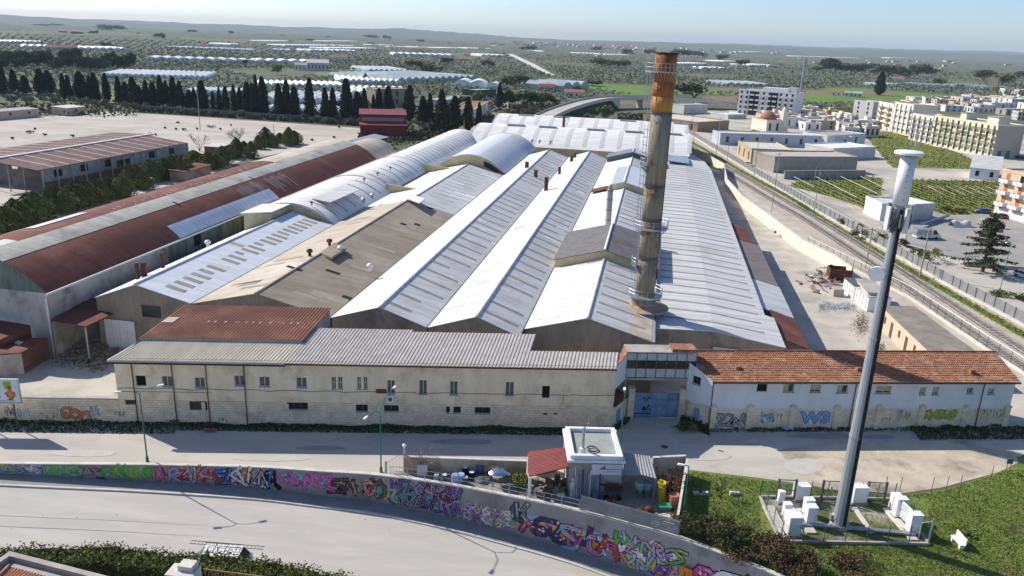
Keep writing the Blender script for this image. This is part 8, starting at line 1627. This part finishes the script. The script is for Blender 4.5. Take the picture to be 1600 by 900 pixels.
def tree(name,g,h,wd,kind,label,group=None,tk='straight',cat='tree',crown=None):
    o=thing(name,g,label,cat,group); s=(wd,wd,h)
    if kind=='cypress': s=(wd/.36,wd/.36,h)
    elif kind=='conifer' or kind=='cone': s=(wd/.72,wd/.72,h)
    elif kind in('umbrella',): s=(wd/1.1,wd/1.1,h)
    a=part_copy(TRK[tk],o,g,trr.uniform(0,6),(max(s[0]*.7,h*.4),max(s[0]*.7,h*.4),h)); a.name='trunk'
    b=part_copy(trr.choice(CM[kind]),o,g,trr.uniform(0,6),s); b.name='crown'; return o
CY=[(5,98,150,14),(24,109,147,12),(40,118,147,14),(65,108,148,16),(78,110,148,16),(101,115,156,9),(109,117,156,9),(128,112,158,19),(143,118,159,9),(150,114,160,14),(168,114,161,11),(187,119,163,10),(198,128,164,13),(210,120,166,15),(217,133,168,18),(230,125,168,10),(241,128,169,14),(253,118,170,12),(262,126,171,11),(273,119,172,13),(283,127,173,13),(297,140,174,13),(305,136,175,7),(317,126,176,17),(334,142,177,7),(344,136,178,8),(354,135,178,11),(367,132,179,9),(376,137,180,10),(388,128,181,16),(396,130,182,10),(402,117,182,10),(412,120,183,17),(437,130,185,15),(449,125,185,14),(461,135,186,17),(485,122,188,16),(509,137,189,14),(521,138,189,13),(542,123,191,20),(559,143,192,17),(570,138,192,12),(584,148,186,8),(593,138,186,13),(607,135,188,18),(634,147,188,8),(640,133,190,18),(661,150,197,18),(672,147,198,12),(710,150,204,22),(731,151,205,17),(748,160,206,11),(780,130,170,11)]
for i,(x,yt,yb,wpx) in enumerate(CY):
    g=G(x,yb,0); d=(g-CAM).length; tree('cypress',g,GH(x,yt,g),wpx*d/F_PX*1.05,'cypress','tall dark cypress, %s in the row behind the gravel lot'%ordinal(i,len(CY)),'cypress row behind the gravel lot')
g=G(1373,149,0); tree('cypress',g,GH(1377,112,g),15*(g-CAM).length/F_PX,'cypress','lone tall cypress standing at the edge of the green crop field')
g=G(590,80+84,0); 
for x,yb,yt,w_,l in ((690,208,140,44,'large dark cedar left of the broad cypress at the back street'),(571,127,114,13,'small dark conical tree between the white greenhouses')):
    g=G(x,yb,0); tree('cedar',g,GH(x,yt,g),w_*(g-CAM).length/F_PX,'cone',l)
# conifers between ruin and red vault
NC=44
for i in range(NC):
    t=i/(NC-1); x=-20+t*480; yb=372-t**.92*150+trr.uniform(-7,7); g=G(x,yb,0); d=(g-CAM).length; hpx=36-17*t+trr.uniform(-6,8)
    tree('conifer',g,hpx*d/F_PX,(38-15*t+trr.uniform(-6,9))*d/F_PX,'conifer','dense green conifer, %s in the row along the red vault'%ordinal(i,NC),'conifers along the red vault')
g=G(452,228,0); tree('conifer',g,7.5,6,'conifer','pointed green conifer ending the row near the red barn')
# pine wood
for i in range(34):
    x=-10+i*6.6+trr.uniform(-2,2); yb=trr.choice((101,106,110))+i*.12; g=G(x,yb,0); d=(g-CAM).length
    tree('pine_tree',g,20*d/F_PX*trr.uniform(.8,1.25),18*d/F_PX,'blob','dark green pine, %s in the wood behind the cypresses at left'%ordinal(i,34),'pine wood at the left','fork')
# single umbrella pines
for x,yb,yt,w_,l in ((648,116,94,26,'umbrella pine standing behind the wide grey glasshouse'),(1083,168,130,62,'large umbrella pine right of the chimney, behind the warehouse'),):
    g=G(x,yb,0); tree('umbrella_pine',g,GH(x,yt,g),w_*(g-CAM).length/F_PX,'umbrella',l,tk='fork')
TREES=[(668,116,98,24,'dark round tree right of the umbrella pine'),(686,113,103,13,'smaller round tree right of the dark one'),(763,106,93,20,'dark tree clump before the red roofed house'),(700,101,89,24,'dark tree clump left of the long red roof'),(433,117,99,17,'round dark tree behind the cypress row'),(382,102,92,11,'single round tree before the scalloped tunnels'),(745,172,138,22,'garden tree left of the back street'),(722,176,148,26,'broad garden tree behind the tall cypresses'),(795,170,138,26,'leafy tree beside the back street, right side'),(818,166,140,44,'big round green tree left of the overpass ramp'),(838,164,144,30,'olive brown tree before the overpass ramp'),(858,166,146,26,'green tree at the overpass ramp'),(792,138,116,26,'dark tree left of the white flat shed'),(812,134,116,34,'dark broad tree behind the white flat shed'),(826,137,122,26,'dark tree behind the white flat sheds at right'),(944,190,162,27,'dark round tree on the overpass embankment'),(920,190,176,18,'yellowish shrub tree beside the pinkish shed'),(905,147,134,20,'small palm like tree by the grey hall'),(925,134,124,30,'low dark tree line left of the chimney, nearer'),(940,104,90,34,'dark tree group left of the chimney top, left part'),(965,106,92,32,'dark tree group left of the chimney top, right part'),(825,80,70,20,'dark tree clump far right of the track'),(930,80,72,20,'far dark tree clump near the town'),(980,86,75,16,'far dark tree beside the chimney top'),(1014,86,76,18,'far dark tree touching the chimney top'),(1060,90,76,26,'dark tree group behind the orange villas, left'),(1085,90,77,30,'dark tree group behind the orange villas, right'),(1159,104,92,24,'round dark tree in front of a white tunnel'),(1128,96,84,20,'dark tree right of the orange villas'),(1305,116,90,40,'big dark pine grove left part'),(1330,116,98,30,'pine grove second tree from left'),(1352,114,97,26,'pine grove tree left of the cream villa'),(1388,120,100,40,'pine grove tree behind the tall cypress'),(1408,122,106,26,'pine grove tree right of the tall cypress'),(1432,120,98,36,'tall dark pine at the right of the grove'),(1456,118,106,30,'dark pine at the right end of the grove'),(1468,133,121,17,'round dark tree between two grey shade nets'),(1536,128,108,30,'dark tree left of the old tower'),(1565,134,112,34,'dark tree right of the old tower'),(1590,122,110,26,'dark tree at the far right edge'),(1290,108,96,26,'dark tree left of the pine grove'),(1276,112,102,22,'low tree near the pink villas'),(1222,176,160,20,'olive tree at the right side of the white apartment building'),(180,40,36,24,'far dark tree clump on the left ridge'),(175,48,38,34,'far wood strip on the left ridge'),(66,41,37,22,'far dark wood at the left ridge, left part'),(88,41,36,12,'far dark wood at the left ridge, right part'),(146,54,47,12,'single far tree left of the pink roofed house'),(99,52,48,9,'single far tree in the left groves'),(120,54,49,15,'pair of far trees in the left groves'),(166,73,65,12,'dark shrub tree in the left groves'),(248,60,50,12,'dark tree right of the pink roofed house'),(255,62,52,7,'small dark tree beside it'),(300,52,46,12,'far dark trees in the left middle'),(362,54,47,9,'single dark round far tree'),(485,64,60,12,'far low tree near thin tunnels'),(580,60,54,22,'far dark tree row at centre left'),(605,62,54,10,'far dark tree at centre left'),(657,66,61,10,'far dark tree at centre'),(1410,208,196,14,'green shrub tree before the white apartment blocks'),(1300,235,225,10,'bare brownish shrub near the white hall')]
TREES=[t for t in TREES if t[4]]
for x,yb,yt,w_,l in TREES:
    g=G(x,yb,0); d=(g-CAM).length; h=GH(x,yt,g); tree('broad_tree',g,h,w_*d/F_PX*1.15,'blob' if trr.random()<.7 else 'round',l,tk='fork')
# cedar in the parking yard at right: layered branches with flat sprays
g=G(1535,425,0); h=GH(1560,333,g); o=thing('cedar',g,'large dark spreading cedar in the parking yard at right','tree'); MB().tube([g,g+Vector((0,0,h*.5)),g+Vector((.2,0,h))],.4,8,0,.08).build('trunk',bark,o); r=random.Random(31); mb=MB(); br_=MB()
for i in range(92):
    t=r.random()**.8; a=r.uniform(0,6.28); L_=(6.0*(1-t)+.8)*r.uniform(.7,1.1); z=h*(.14+.84*t); d=Vector((math.cos(a),math.sin(a),0)); b=g+Vector((0,0,z)); e_=b+d*L_+Vector((0,0,-.06*L_*L_/4)); br_.tube([b,b+d*L_*.5+Vector((0,0,.15)),e_],.07,4,0,.02)
    for _ in range(int(60*L_/3)): k=r.random()**.7; q=b.lerp(e_,k); mb.leaf(q+Vector((r.gauss(0,.35),r.gauss(0,.35),r.gauss(.05,.13))),.34,r)
br_.build('branches',bark,o,kind='stuff'); mb.build('needles',mat('cedar_needles',(.045,.06,.028),(.075,.085,.035),.8,.95),o)
# bare trees
def bare(x,yb,h,label,m_=barkl,seed=0,sp=.5):
    g=G(x,yb,0); o=thing('bare_tree',g,label,'tree'); r=random.Random(seed+x); mt=MB(); mc=MB()
    def grow(mb,p,d,L_,rr,lv):
        q=p+d*L_; mb.tube([p,q],rr,4,0,rr*.65)
        if lv==0: return
        for _ in range(3 if lv>1 else 4):
            nd=(d+Vector((r.gauss(0,sp),r.gauss(0,sp),r.gauss(.1,.25)))).normalized(); grow(mc,q,nd,L_*r.uniform(.6,.85),rr*.55,lv-1)
    for k in range(3): grow(mt,g+Vector((r.gauss(0,.1),r.gauss(0,.1),0)),Vector((r.gauss(0,.25),r.gauss(0,.25),1)).normalized(),h*.28,h*.018,4)
    mt.build('trunk',m_,o); mc.build('branches',m_,o); return o
bare(372,238,11,'bare leafless tree beside the gravel lot, larger of two',bark,1); bare(312,236,8,'bare leafless tree beside the ruined shed, smaller of two',bark,2); bare(672,742,4.2,'pale leafless shrub inside the storage yard by its cream wall',barkl,3,.6); bare(1120,776,3.0,'small bare sapling in the grass right of the scrap yard',bark,4); bare(232,226,6,'thin bare tree at the back of the ruined shed roofs',bark,5); bare(1572,838,2.2,'small bare sapling in the grass at the far right',bark,6)
# bushes behind the wall top at right, hedge plants along the side road
def bush(x,yb,wd,h,m_,label,n=900,sz=.22,seed=0,group=None,dp=None):
    g=G(x,yb,0); o=thing('bush',g,label,'bush',group); r=random.Random(seed+int(x)); mb=MB(); dp=dp or wd*.8; cl=[(r.uniform(-.4,.4)*wd,r.uniform(-.4,.4)*dp,r.uniform(.35,.75)*h,r.uniform(.2,.34)) for _ in range(8)]
    for _ in range(n): x_,y_,z_,q=r.choice(cl); d=Vector((r.gauss(0,1),r.gauss(0,1),r.gauss(0,1))).normalized()*r.uniform(.35,1.1); mb.leaf(g+Vector((x_+d.x*q*wd*.8,y_+d.y*q*dp*.8,max(.05,z_+d.z*q*h))),sz,r)
    mb.build('leaves',m_,o); mb=MB(); 
    for x_,y_,z_,q in cl: mb.tube([g,g+Vector((x_,y_,z_))],.05,4)
    mb.build('stems',bark,o,kind='stuff'); return o
bush(1100,846,5.4,3.0,bushd,'large dark olive bush at the right corner of the scrap yard',5200,.15); bush(1140,858,4,2.4,bushd,'lower brown bush between the two bigger bushes on the wall',3200,.15); bush(1192,876,6.5,2.4,bushm,'wide reddish bush above the painted wall at right',5600,.15); bush(1245,896,5,1.8,bushm,'reddish bush at the bottom edge right of the wall',3600,.15); bush(1330,895,5,1.0,bushm,'low rusty bush in the grass at the bottom edge',2000,.14); bush(1222,872,3,1.8,hedgem,'small green bush in front of the compound kerb',500)
SH=[(1345,372,4.5,2.2),(1372,378,5,2.4),(1395,392,4,1.8),(1430,402,4,2.0),(1452,408,5.5,3.2),(1320,352,4,2.0),(1340,362,5,2.5),(1480,330,2.5,1.6),(1500,333,4,1.8),(1560,462,5,1.2),(1600,470,3,1.0),(1180,209,4,2.5),(1162,228,5,2.0),(1415,385,4,2.0)]
for i,(x,y,w_,h) in enumerate(sorted(SH)): bush(x,y,w_,h,(hedgem,bushm,conif)[i%3],'roadside bush, %s along the side road and parking yard'%ordinal(i,len(SH)),420,.28,i,'bushes along the side road')
GV=[(20,218,1.2),(48,208,3.5),(70,212,1.6),(114,214,1.8),(55,203,1.0),(163,184,.9),(278,193,1.6),(258,201,1.0),(287,204,2.4),(308,203,1.2),(330,200,4.2),(345,203,1.4),(361,197,.8),(275,203,1.0),(522,216,1.3),(488,220,1.0),(640-110,200,1.2),(244,212,.8)]
for i,(x,y,w_) in enumerate(sorted(GV)): bush(x,y,w_,.9+w_*.12,bushm,'low dry shrub on the gravel lot, %s'%ordinal(i,len(GV)),130,.3,i,'dry shrubs on the gravel lot')
for a in ((1068,674,2.6,1.2,'scrubby weed bush at the stone corner right of the blue gate'),(1078,672,2.0,.9,'second scrubby weed bush nearer the white building corner')): bush(*a[:4],conif,a[4],500,.15)
r=random.Random(51); mb=MB()                                          # creepers and low scrub around the back of the works
for _ in range(2600):
    x=r.uniform(560,700); y=222+ (x-560)*-.09+r.gauss(0,5); 
    g=G(x,y,0); mb.leaf(g+Vector((0,0,r.random()*1.6)),.9,r)
for _ in range(2500): 
    x=r.uniform(795,862); y=r.uniform(166,190); g=G(x,y,0); mb.leaf(g+Vector((0,0,r.random()*2)),1.0,r)
for _ in range(2400):
    x=r.uniform(690,800); y=r.uniform(150,196); g=G(x,y,0); mb.leaf(g+Vector((0,0,r.random()*2.5)),1.2,r)
for _ in range(1500):
    x=r.uniform(965,1040); y=r.uniform(180,204); g=G(x,y,0); mb.leaf(g+Vector((0,0,r.random()*2)),1.1,r)
for _ in range(2200):
    t=r.random(); g=G(215+425*t,174+27*t,0); mb.leaf(g+Vector((r.gauss(0,1.5),r.gauss(-1.5,1),r.random()*2.2)),1.0,r)
for _ in range(900): g=G(r.uniform(0,215),r.uniform(166,182),0); mb.leaf(g+Vector((0,0,r.random()*2.5)),1.2,r)
mb.build('scrub',mat('scrub_leaf',(.055,.065,.03),(.10,.095,.06),.15,.95),kind='stuff')
mb=MB()                                                             # grass tufts near the compound
gpoly=[(1080,737),(1190,752),(1290,764),(1400,777),(1480,766),(1560,740),(1600,716),(1600,900),(1230,900),(1070,835)]
for _ in range(60000):
    x=r.uniform(1075,1600); y=r.uniform(735,900)
    if not inpoly(x,y,gpoly): continue
    if 1188<x<1450 and 778<y<850 and r.random()<.8: continue
    g=G(x,y,0); a=r.uniform(0,6.28); hh=r.uniform(.06,.22); w_=.05; d=Vector((math.cos(a),math.sin(a),0)); t=Vector((r.gauss(0,.08),r.gauss(0,.08),hh)); mb.add([g-d*w_,g+d*w_,g+t],[(0,1,2)])
mb.build('grass',grass,kind='stuff')
g=G(1510,836,0); mb=MB()
for _ in range(160): mb.leaf(g+Vector((r.gauss(0,.45),r.gauss(0,.4),.1+.3*r.random())),.2,r)
tag(mb.build('bush',hedgem),'small dark green clump in the grass behind the bench','bush')
mb=MB()                                                             # crops and rough growth on the plots between the town blocks
for _,P_f,_m in FIELDS[:3]+FIELDS[6:7]:
    xs=[p[0] for p in P_f]; ys=[p[1] for p in P_f]; A_f=G(xs[0],ys[0],0); row=(G(max(xs),max(ys),0)-G(min(xs),min(ys),0)).normalized(); nr_=Vector((row.y,-row.x,0))
    for _k in range(5200):
        x,y=r.uniform(min(xs),max(xs)),r.uniform(min(ys),max(ys))
        if not inpoly(x,y,P_f): continue
        g=G(x,y,0); k=(g-A_f).dot(nr_)/2.6; g=g-nr_*((k-round(k))*2.6*.75); mb.leaf(g+Vector((0,0,.1+.35*r.random())),.5,r)
mb.build('crop_rows',mat('crop_leaf',(.10,.14,.03),(.20,.20,.06),.12,.95),kind='stuff')
# litter on yards and street
mb=MB()
for _ in range(150):
    x,y=r.choice(((r.uniform(45,185),r.uniform(585,622)),(r.uniform(0,1500),r.uniform(672,735)),(r.uniform(1190,1560),r.uniform(700,760)),(r.uniform(1180,1300),r.uniform(380,540)),(r.uniform(0,700),r.uniform(760,840))))
    z=0; g=G(x,y,0)
    if y>740 and x<760: g=G(x,y,zl(G(x,y,-2).x)+.01)
    s=r.uniform(.015,.06); mb.obox(g,Vector((r.random()-.5,r.random(),0)),s,s*.7,g.z,g.z+s*.5)
mb.build('litter',mat('litter_mix',(.5,.48,.45),(.15,.12,.1),2,.9,lo=.48,hi=.52),kind='stuff')
# ------------------------------------------------------------------ olive groves
EXC=[[tuple(G(x,y,0))[:2] for x,y in p] for _,p,_ in FIELDS]+[[tuple(G(x,y,0))[:2] for x,y in p] for p in ([(766,71),(773,71),(840,100),(870,119),(860,121),(795,88)],[(640,250),(770,160),(800,140),(812,150),(830,200)],[(-400,480),(-400,170),(0,163),(170,170),(330,181),(560,198),(650,212),(800,205),(830,190),(880,163),(960,150),(1050,150),(1130,150),(1150,165),(1330,175),(1360,160),(1430,165),(1560,155),(1800,150),(3000,200),(3000,600)],[(640,160),(790,140),(790,170),(640,180)])]
for a in GHS:
    A=G(a[0],a[1],0); B=G(a[2],a[3],0); e=(B-A).normalized(); n=Vector((-e.y,e.x,0)); q=[A-e*5-n*5,B+e*5-n*5,B+e*5+n*(a[4]+5),A-e*5+n*(a[4]+5)]; EXC.append([p[:2] for p in q])
BB=[(min(p[0] for p in P),max(p[0] for p in P),min(p[1] for p in P),max(p[1] for p in P)) for P in EXC]
def free(x,y): return not any(b[0]<=x<=b[1] and b[2]<=y<=b[3] and inpoly(x,y,P) for P,b in zip(EXC,BB))
r=random.Random(61); pts=[]
import mathutils
nz=mathutils.noise
y=380.0
while y<2300:
    st_=9.0 if y<900 else 9+ (y-900)*.012
    x=-y*.72-60
    while x<y*.72+60:
        px,py=x+r.uniform(-2.5,2.5),y+r.uniform(-2.5,2.5)
        c=nz.noise((px*.006,py*.006,1.3)); 
        if c>-.55 and r.random()<.95 and free(px,py): pts.append((px,py,r.uniform(.75,1.25)*(1+.25*c)))
        x+=st_
    y+=st_*1.1
pts.sort(key=lambda p:p[0]**2+p[1]**2)
OL=[]; OLT=[]
for i in range(4):
    q=random.Random(200+i); mb=MB(); cl=[(q.uniform(-1.3,1.3),q.uniform(-1.3,1.3),q.uniform(1.6,2.8),q.uniform(.7,1.1)) for _ in range(7)]
    for _ in range(170): x_,y_,z_,k=q.choice(cl); d=Vector((q.gauss(0,1),q.gauss(0,1),q.gauss(0,1))).normalized()*k; mb.leaf((x_+d.x,y_+d.y,max(.4,z_+d.z*.8)),.6,q)
    OL.append(mb.mesh('crown',olive))
mb=MB(); mb.tube([(0,0,0),(.1,0,.8),(.5,.2,1.9)],.2,5,0,.08); mb.tube([(.1,0,.8),(-.5,-.2,1.9)],.13,5,0,.06); olt=mb.mesh('trunk',bark)
near=[p for p in pts if abs(proj((p[0],p[1],0))[0]-800)<820][:290]; ns=set(near)
for p in near:
    g=Vector((p[0],p[1],0)); o=thing('olive_tree',g,'small grey green olive tree in the groves beyond the greenhouses','tree','olive trees of the nearer groves'); a=part_copy(olt,o,g,r.uniform(0,6),(p[2],)*3); b=part_copy(r.choice(OL),o,g,r.uniform(0,6),(p[2],)*3); a.name='trunk'; b.name='crown'
mb=MB(); V=[];Fc=[]
for p in pts:
    if p in ns: continue
    d=math.hypot(p[0],p[1]); n_=22 if d<900 else 12 if d<1500 else 7; k=p[2]*(1 if d<900 else 1.15 if d<1500 else 1.5)
    for _ in range(n_):
        a=r.uniform(0,6.283); rr=2.1*r.random()**.5*k; z=1.1+2.0*r.random()*k; c=(p[0]+rr*math.cos(a),p[1]+rr*math.sin(a),z); s=1.25*k if n_<20 else .95*k
        ax=(r.gauss(0,1),r.gauss(0,1),r.gauss(0,.7)); l=math.sqrt(sum(t*t for t in ax)) or 1; ax=[t/l*s*r.uniform(.6,1) for t in ax]; bx=(-ax[1]*.8+r.uniform(-.3,.3),ax[0]*.8+r.uniform(-.3,.3),r.uniform(-.6,.6)*s)
        b=len(V); V+=[(c[0]-ax[0],c[1]-ax[1],c[2]-ax[2]),(c[0]+bx[0],c[1]+bx[1],c[2]+bx[2]),(c[0]+ax[0],c[1]+ax[1],c[2]+ax[2]),(c[0]-bx[0],c[1]-bx[1],c[2]-bx[2])]; Fc.append((b,b+1,b+2,b+3))
mb.v=V; mb.f=Fc; mb.m=[0]*len(Fc); mb.build('olive_groves',olive,kind='stuff')
V=[];Fc=[]                                                              # far groves: rows of clumps out to the hills
for _ in range(15000):
    d=2250*(3.2**r.random()); a=r.uniform(-.66,.66); x=d*math.sin(a); y=d*math.cos(a)
    if nz.noise((x*.0022,y*.0035,7.7))<-.08: continue
    w_=r.uniform(8,26)*(d/3000)**.5; hh=r.uniform(2,4.5)+(4 if r.random()<.05 else 0)
    for _k in range(3):
        x2=x+r.uniform(-w_,w_); y2=y+r.uniform(-10,10); b=len(V); V+=[(x2-w_*.6,y2,0),(x2+w_*.6,y2+r.uniform(-4,4),0),(x2+w_*.45,y2+hh*2.6,hh*r.uniform(.7,1)),(x2-w_*.45,y2+hh*2.6,hh)]; Fc.append((b,b+1,b+2,b+3))
mb=MB(); mb.v=V; mb.f=Fc; mb.m=[0]*len(Fc); mb.build('far_groves',olive,kind='stuff')
# ------------------------------------------------------------------ far town on the horizon and scattered far houses
HM=[]
for i in range(5):
    mb=MB(); mb.box(-.5,.5,-.4,.4,0,1,0); 
    if i%2: mb.box(-.2,.25,-.2,.2,1,1.25,0)
    else: mb.add([(-.55,-.45,1),(.55,-.45,1),(.55,0,1.22),(-.55,0,1.22),(.55,.45,1),(-.55,.45,1)],[(0,1,2,3),(3,2,4,5),(0,3,5),(1,4,2)],1)
    for k in range(3): mb.add([(-.36+k*.3,-.41,.35),(-.22+k*.3,-.41,.35),(-.22+k*.3,-.41,.7),(-.36+k*.3,-.41,.7)],[(0,1,2,3)],2)
    HM.append(mb.mesh('distant_house',[(cream_w,grey_w,white_pl,cream_w,peach)[i],tile_old,glassd]))
def far_house(x,y,w_,h,label,group):
    g=G(x,y,0); o=bpy.data.objects.new('distant_house',r.choice(HM)); col.objects.link(o); o.location=g; o.scale=(w_,w_*1.1,h); o.rotation_euler=(0,0,r.uniform(-.4,.4)); tag(o,label,'house',group)
for _ in range(150):
    x=max(770,min(1215,r.gauss(980,95))); yh=58+ (x-800)*.0384; y=yh+r.uniform(6.5,14) ; d=G(x,y,0).length; far_house(x,y,r.uniform(3,7)*d/F_PX,r.uniform(1.6,3.0)*d/F_PX,'tiny pale house of the distant town on the horizon','houses of the distant town')
for _ in range(60):
    x=r.uniform(420,1590); yh=58+(x-800)*.0384; y=yh+r.uniform(12,34); g=G(x,y,0)
    if not free(g.x,g.y): continue
    d=g.length; far_house(x,y,r.uniform(4,9)*d/F_PX,r.uniform(2,3.4)*d/F_PX,'small far house scattered among the olive groves','far houses in the groves')
# ------------------------------------------------------------------ air
hb=MB(); hb.box(-16000,16000,-1500,16000,-8.5,175); ho=hb.build('haze',None or mat('haze_air',(1,1,1)),kind='stuff')
hm=MATS['haze_air']; nt_=hm.node_tree; nt_.nodes.clear(); out_=nt_.nodes.new('ShaderNodeOutputMaterial'); pv=nt_.nodes.new('ShaderNodeVolumePrincipled'); pv.inputs['Color'].default_value=(.68,.84,1,1); pv.inputs['Density'].default_value=.00005; pv.inputs['Anisotropy'].default_value=0.0
nt_.links.new(pv.outputs[0],out_.inputs['Volume'])
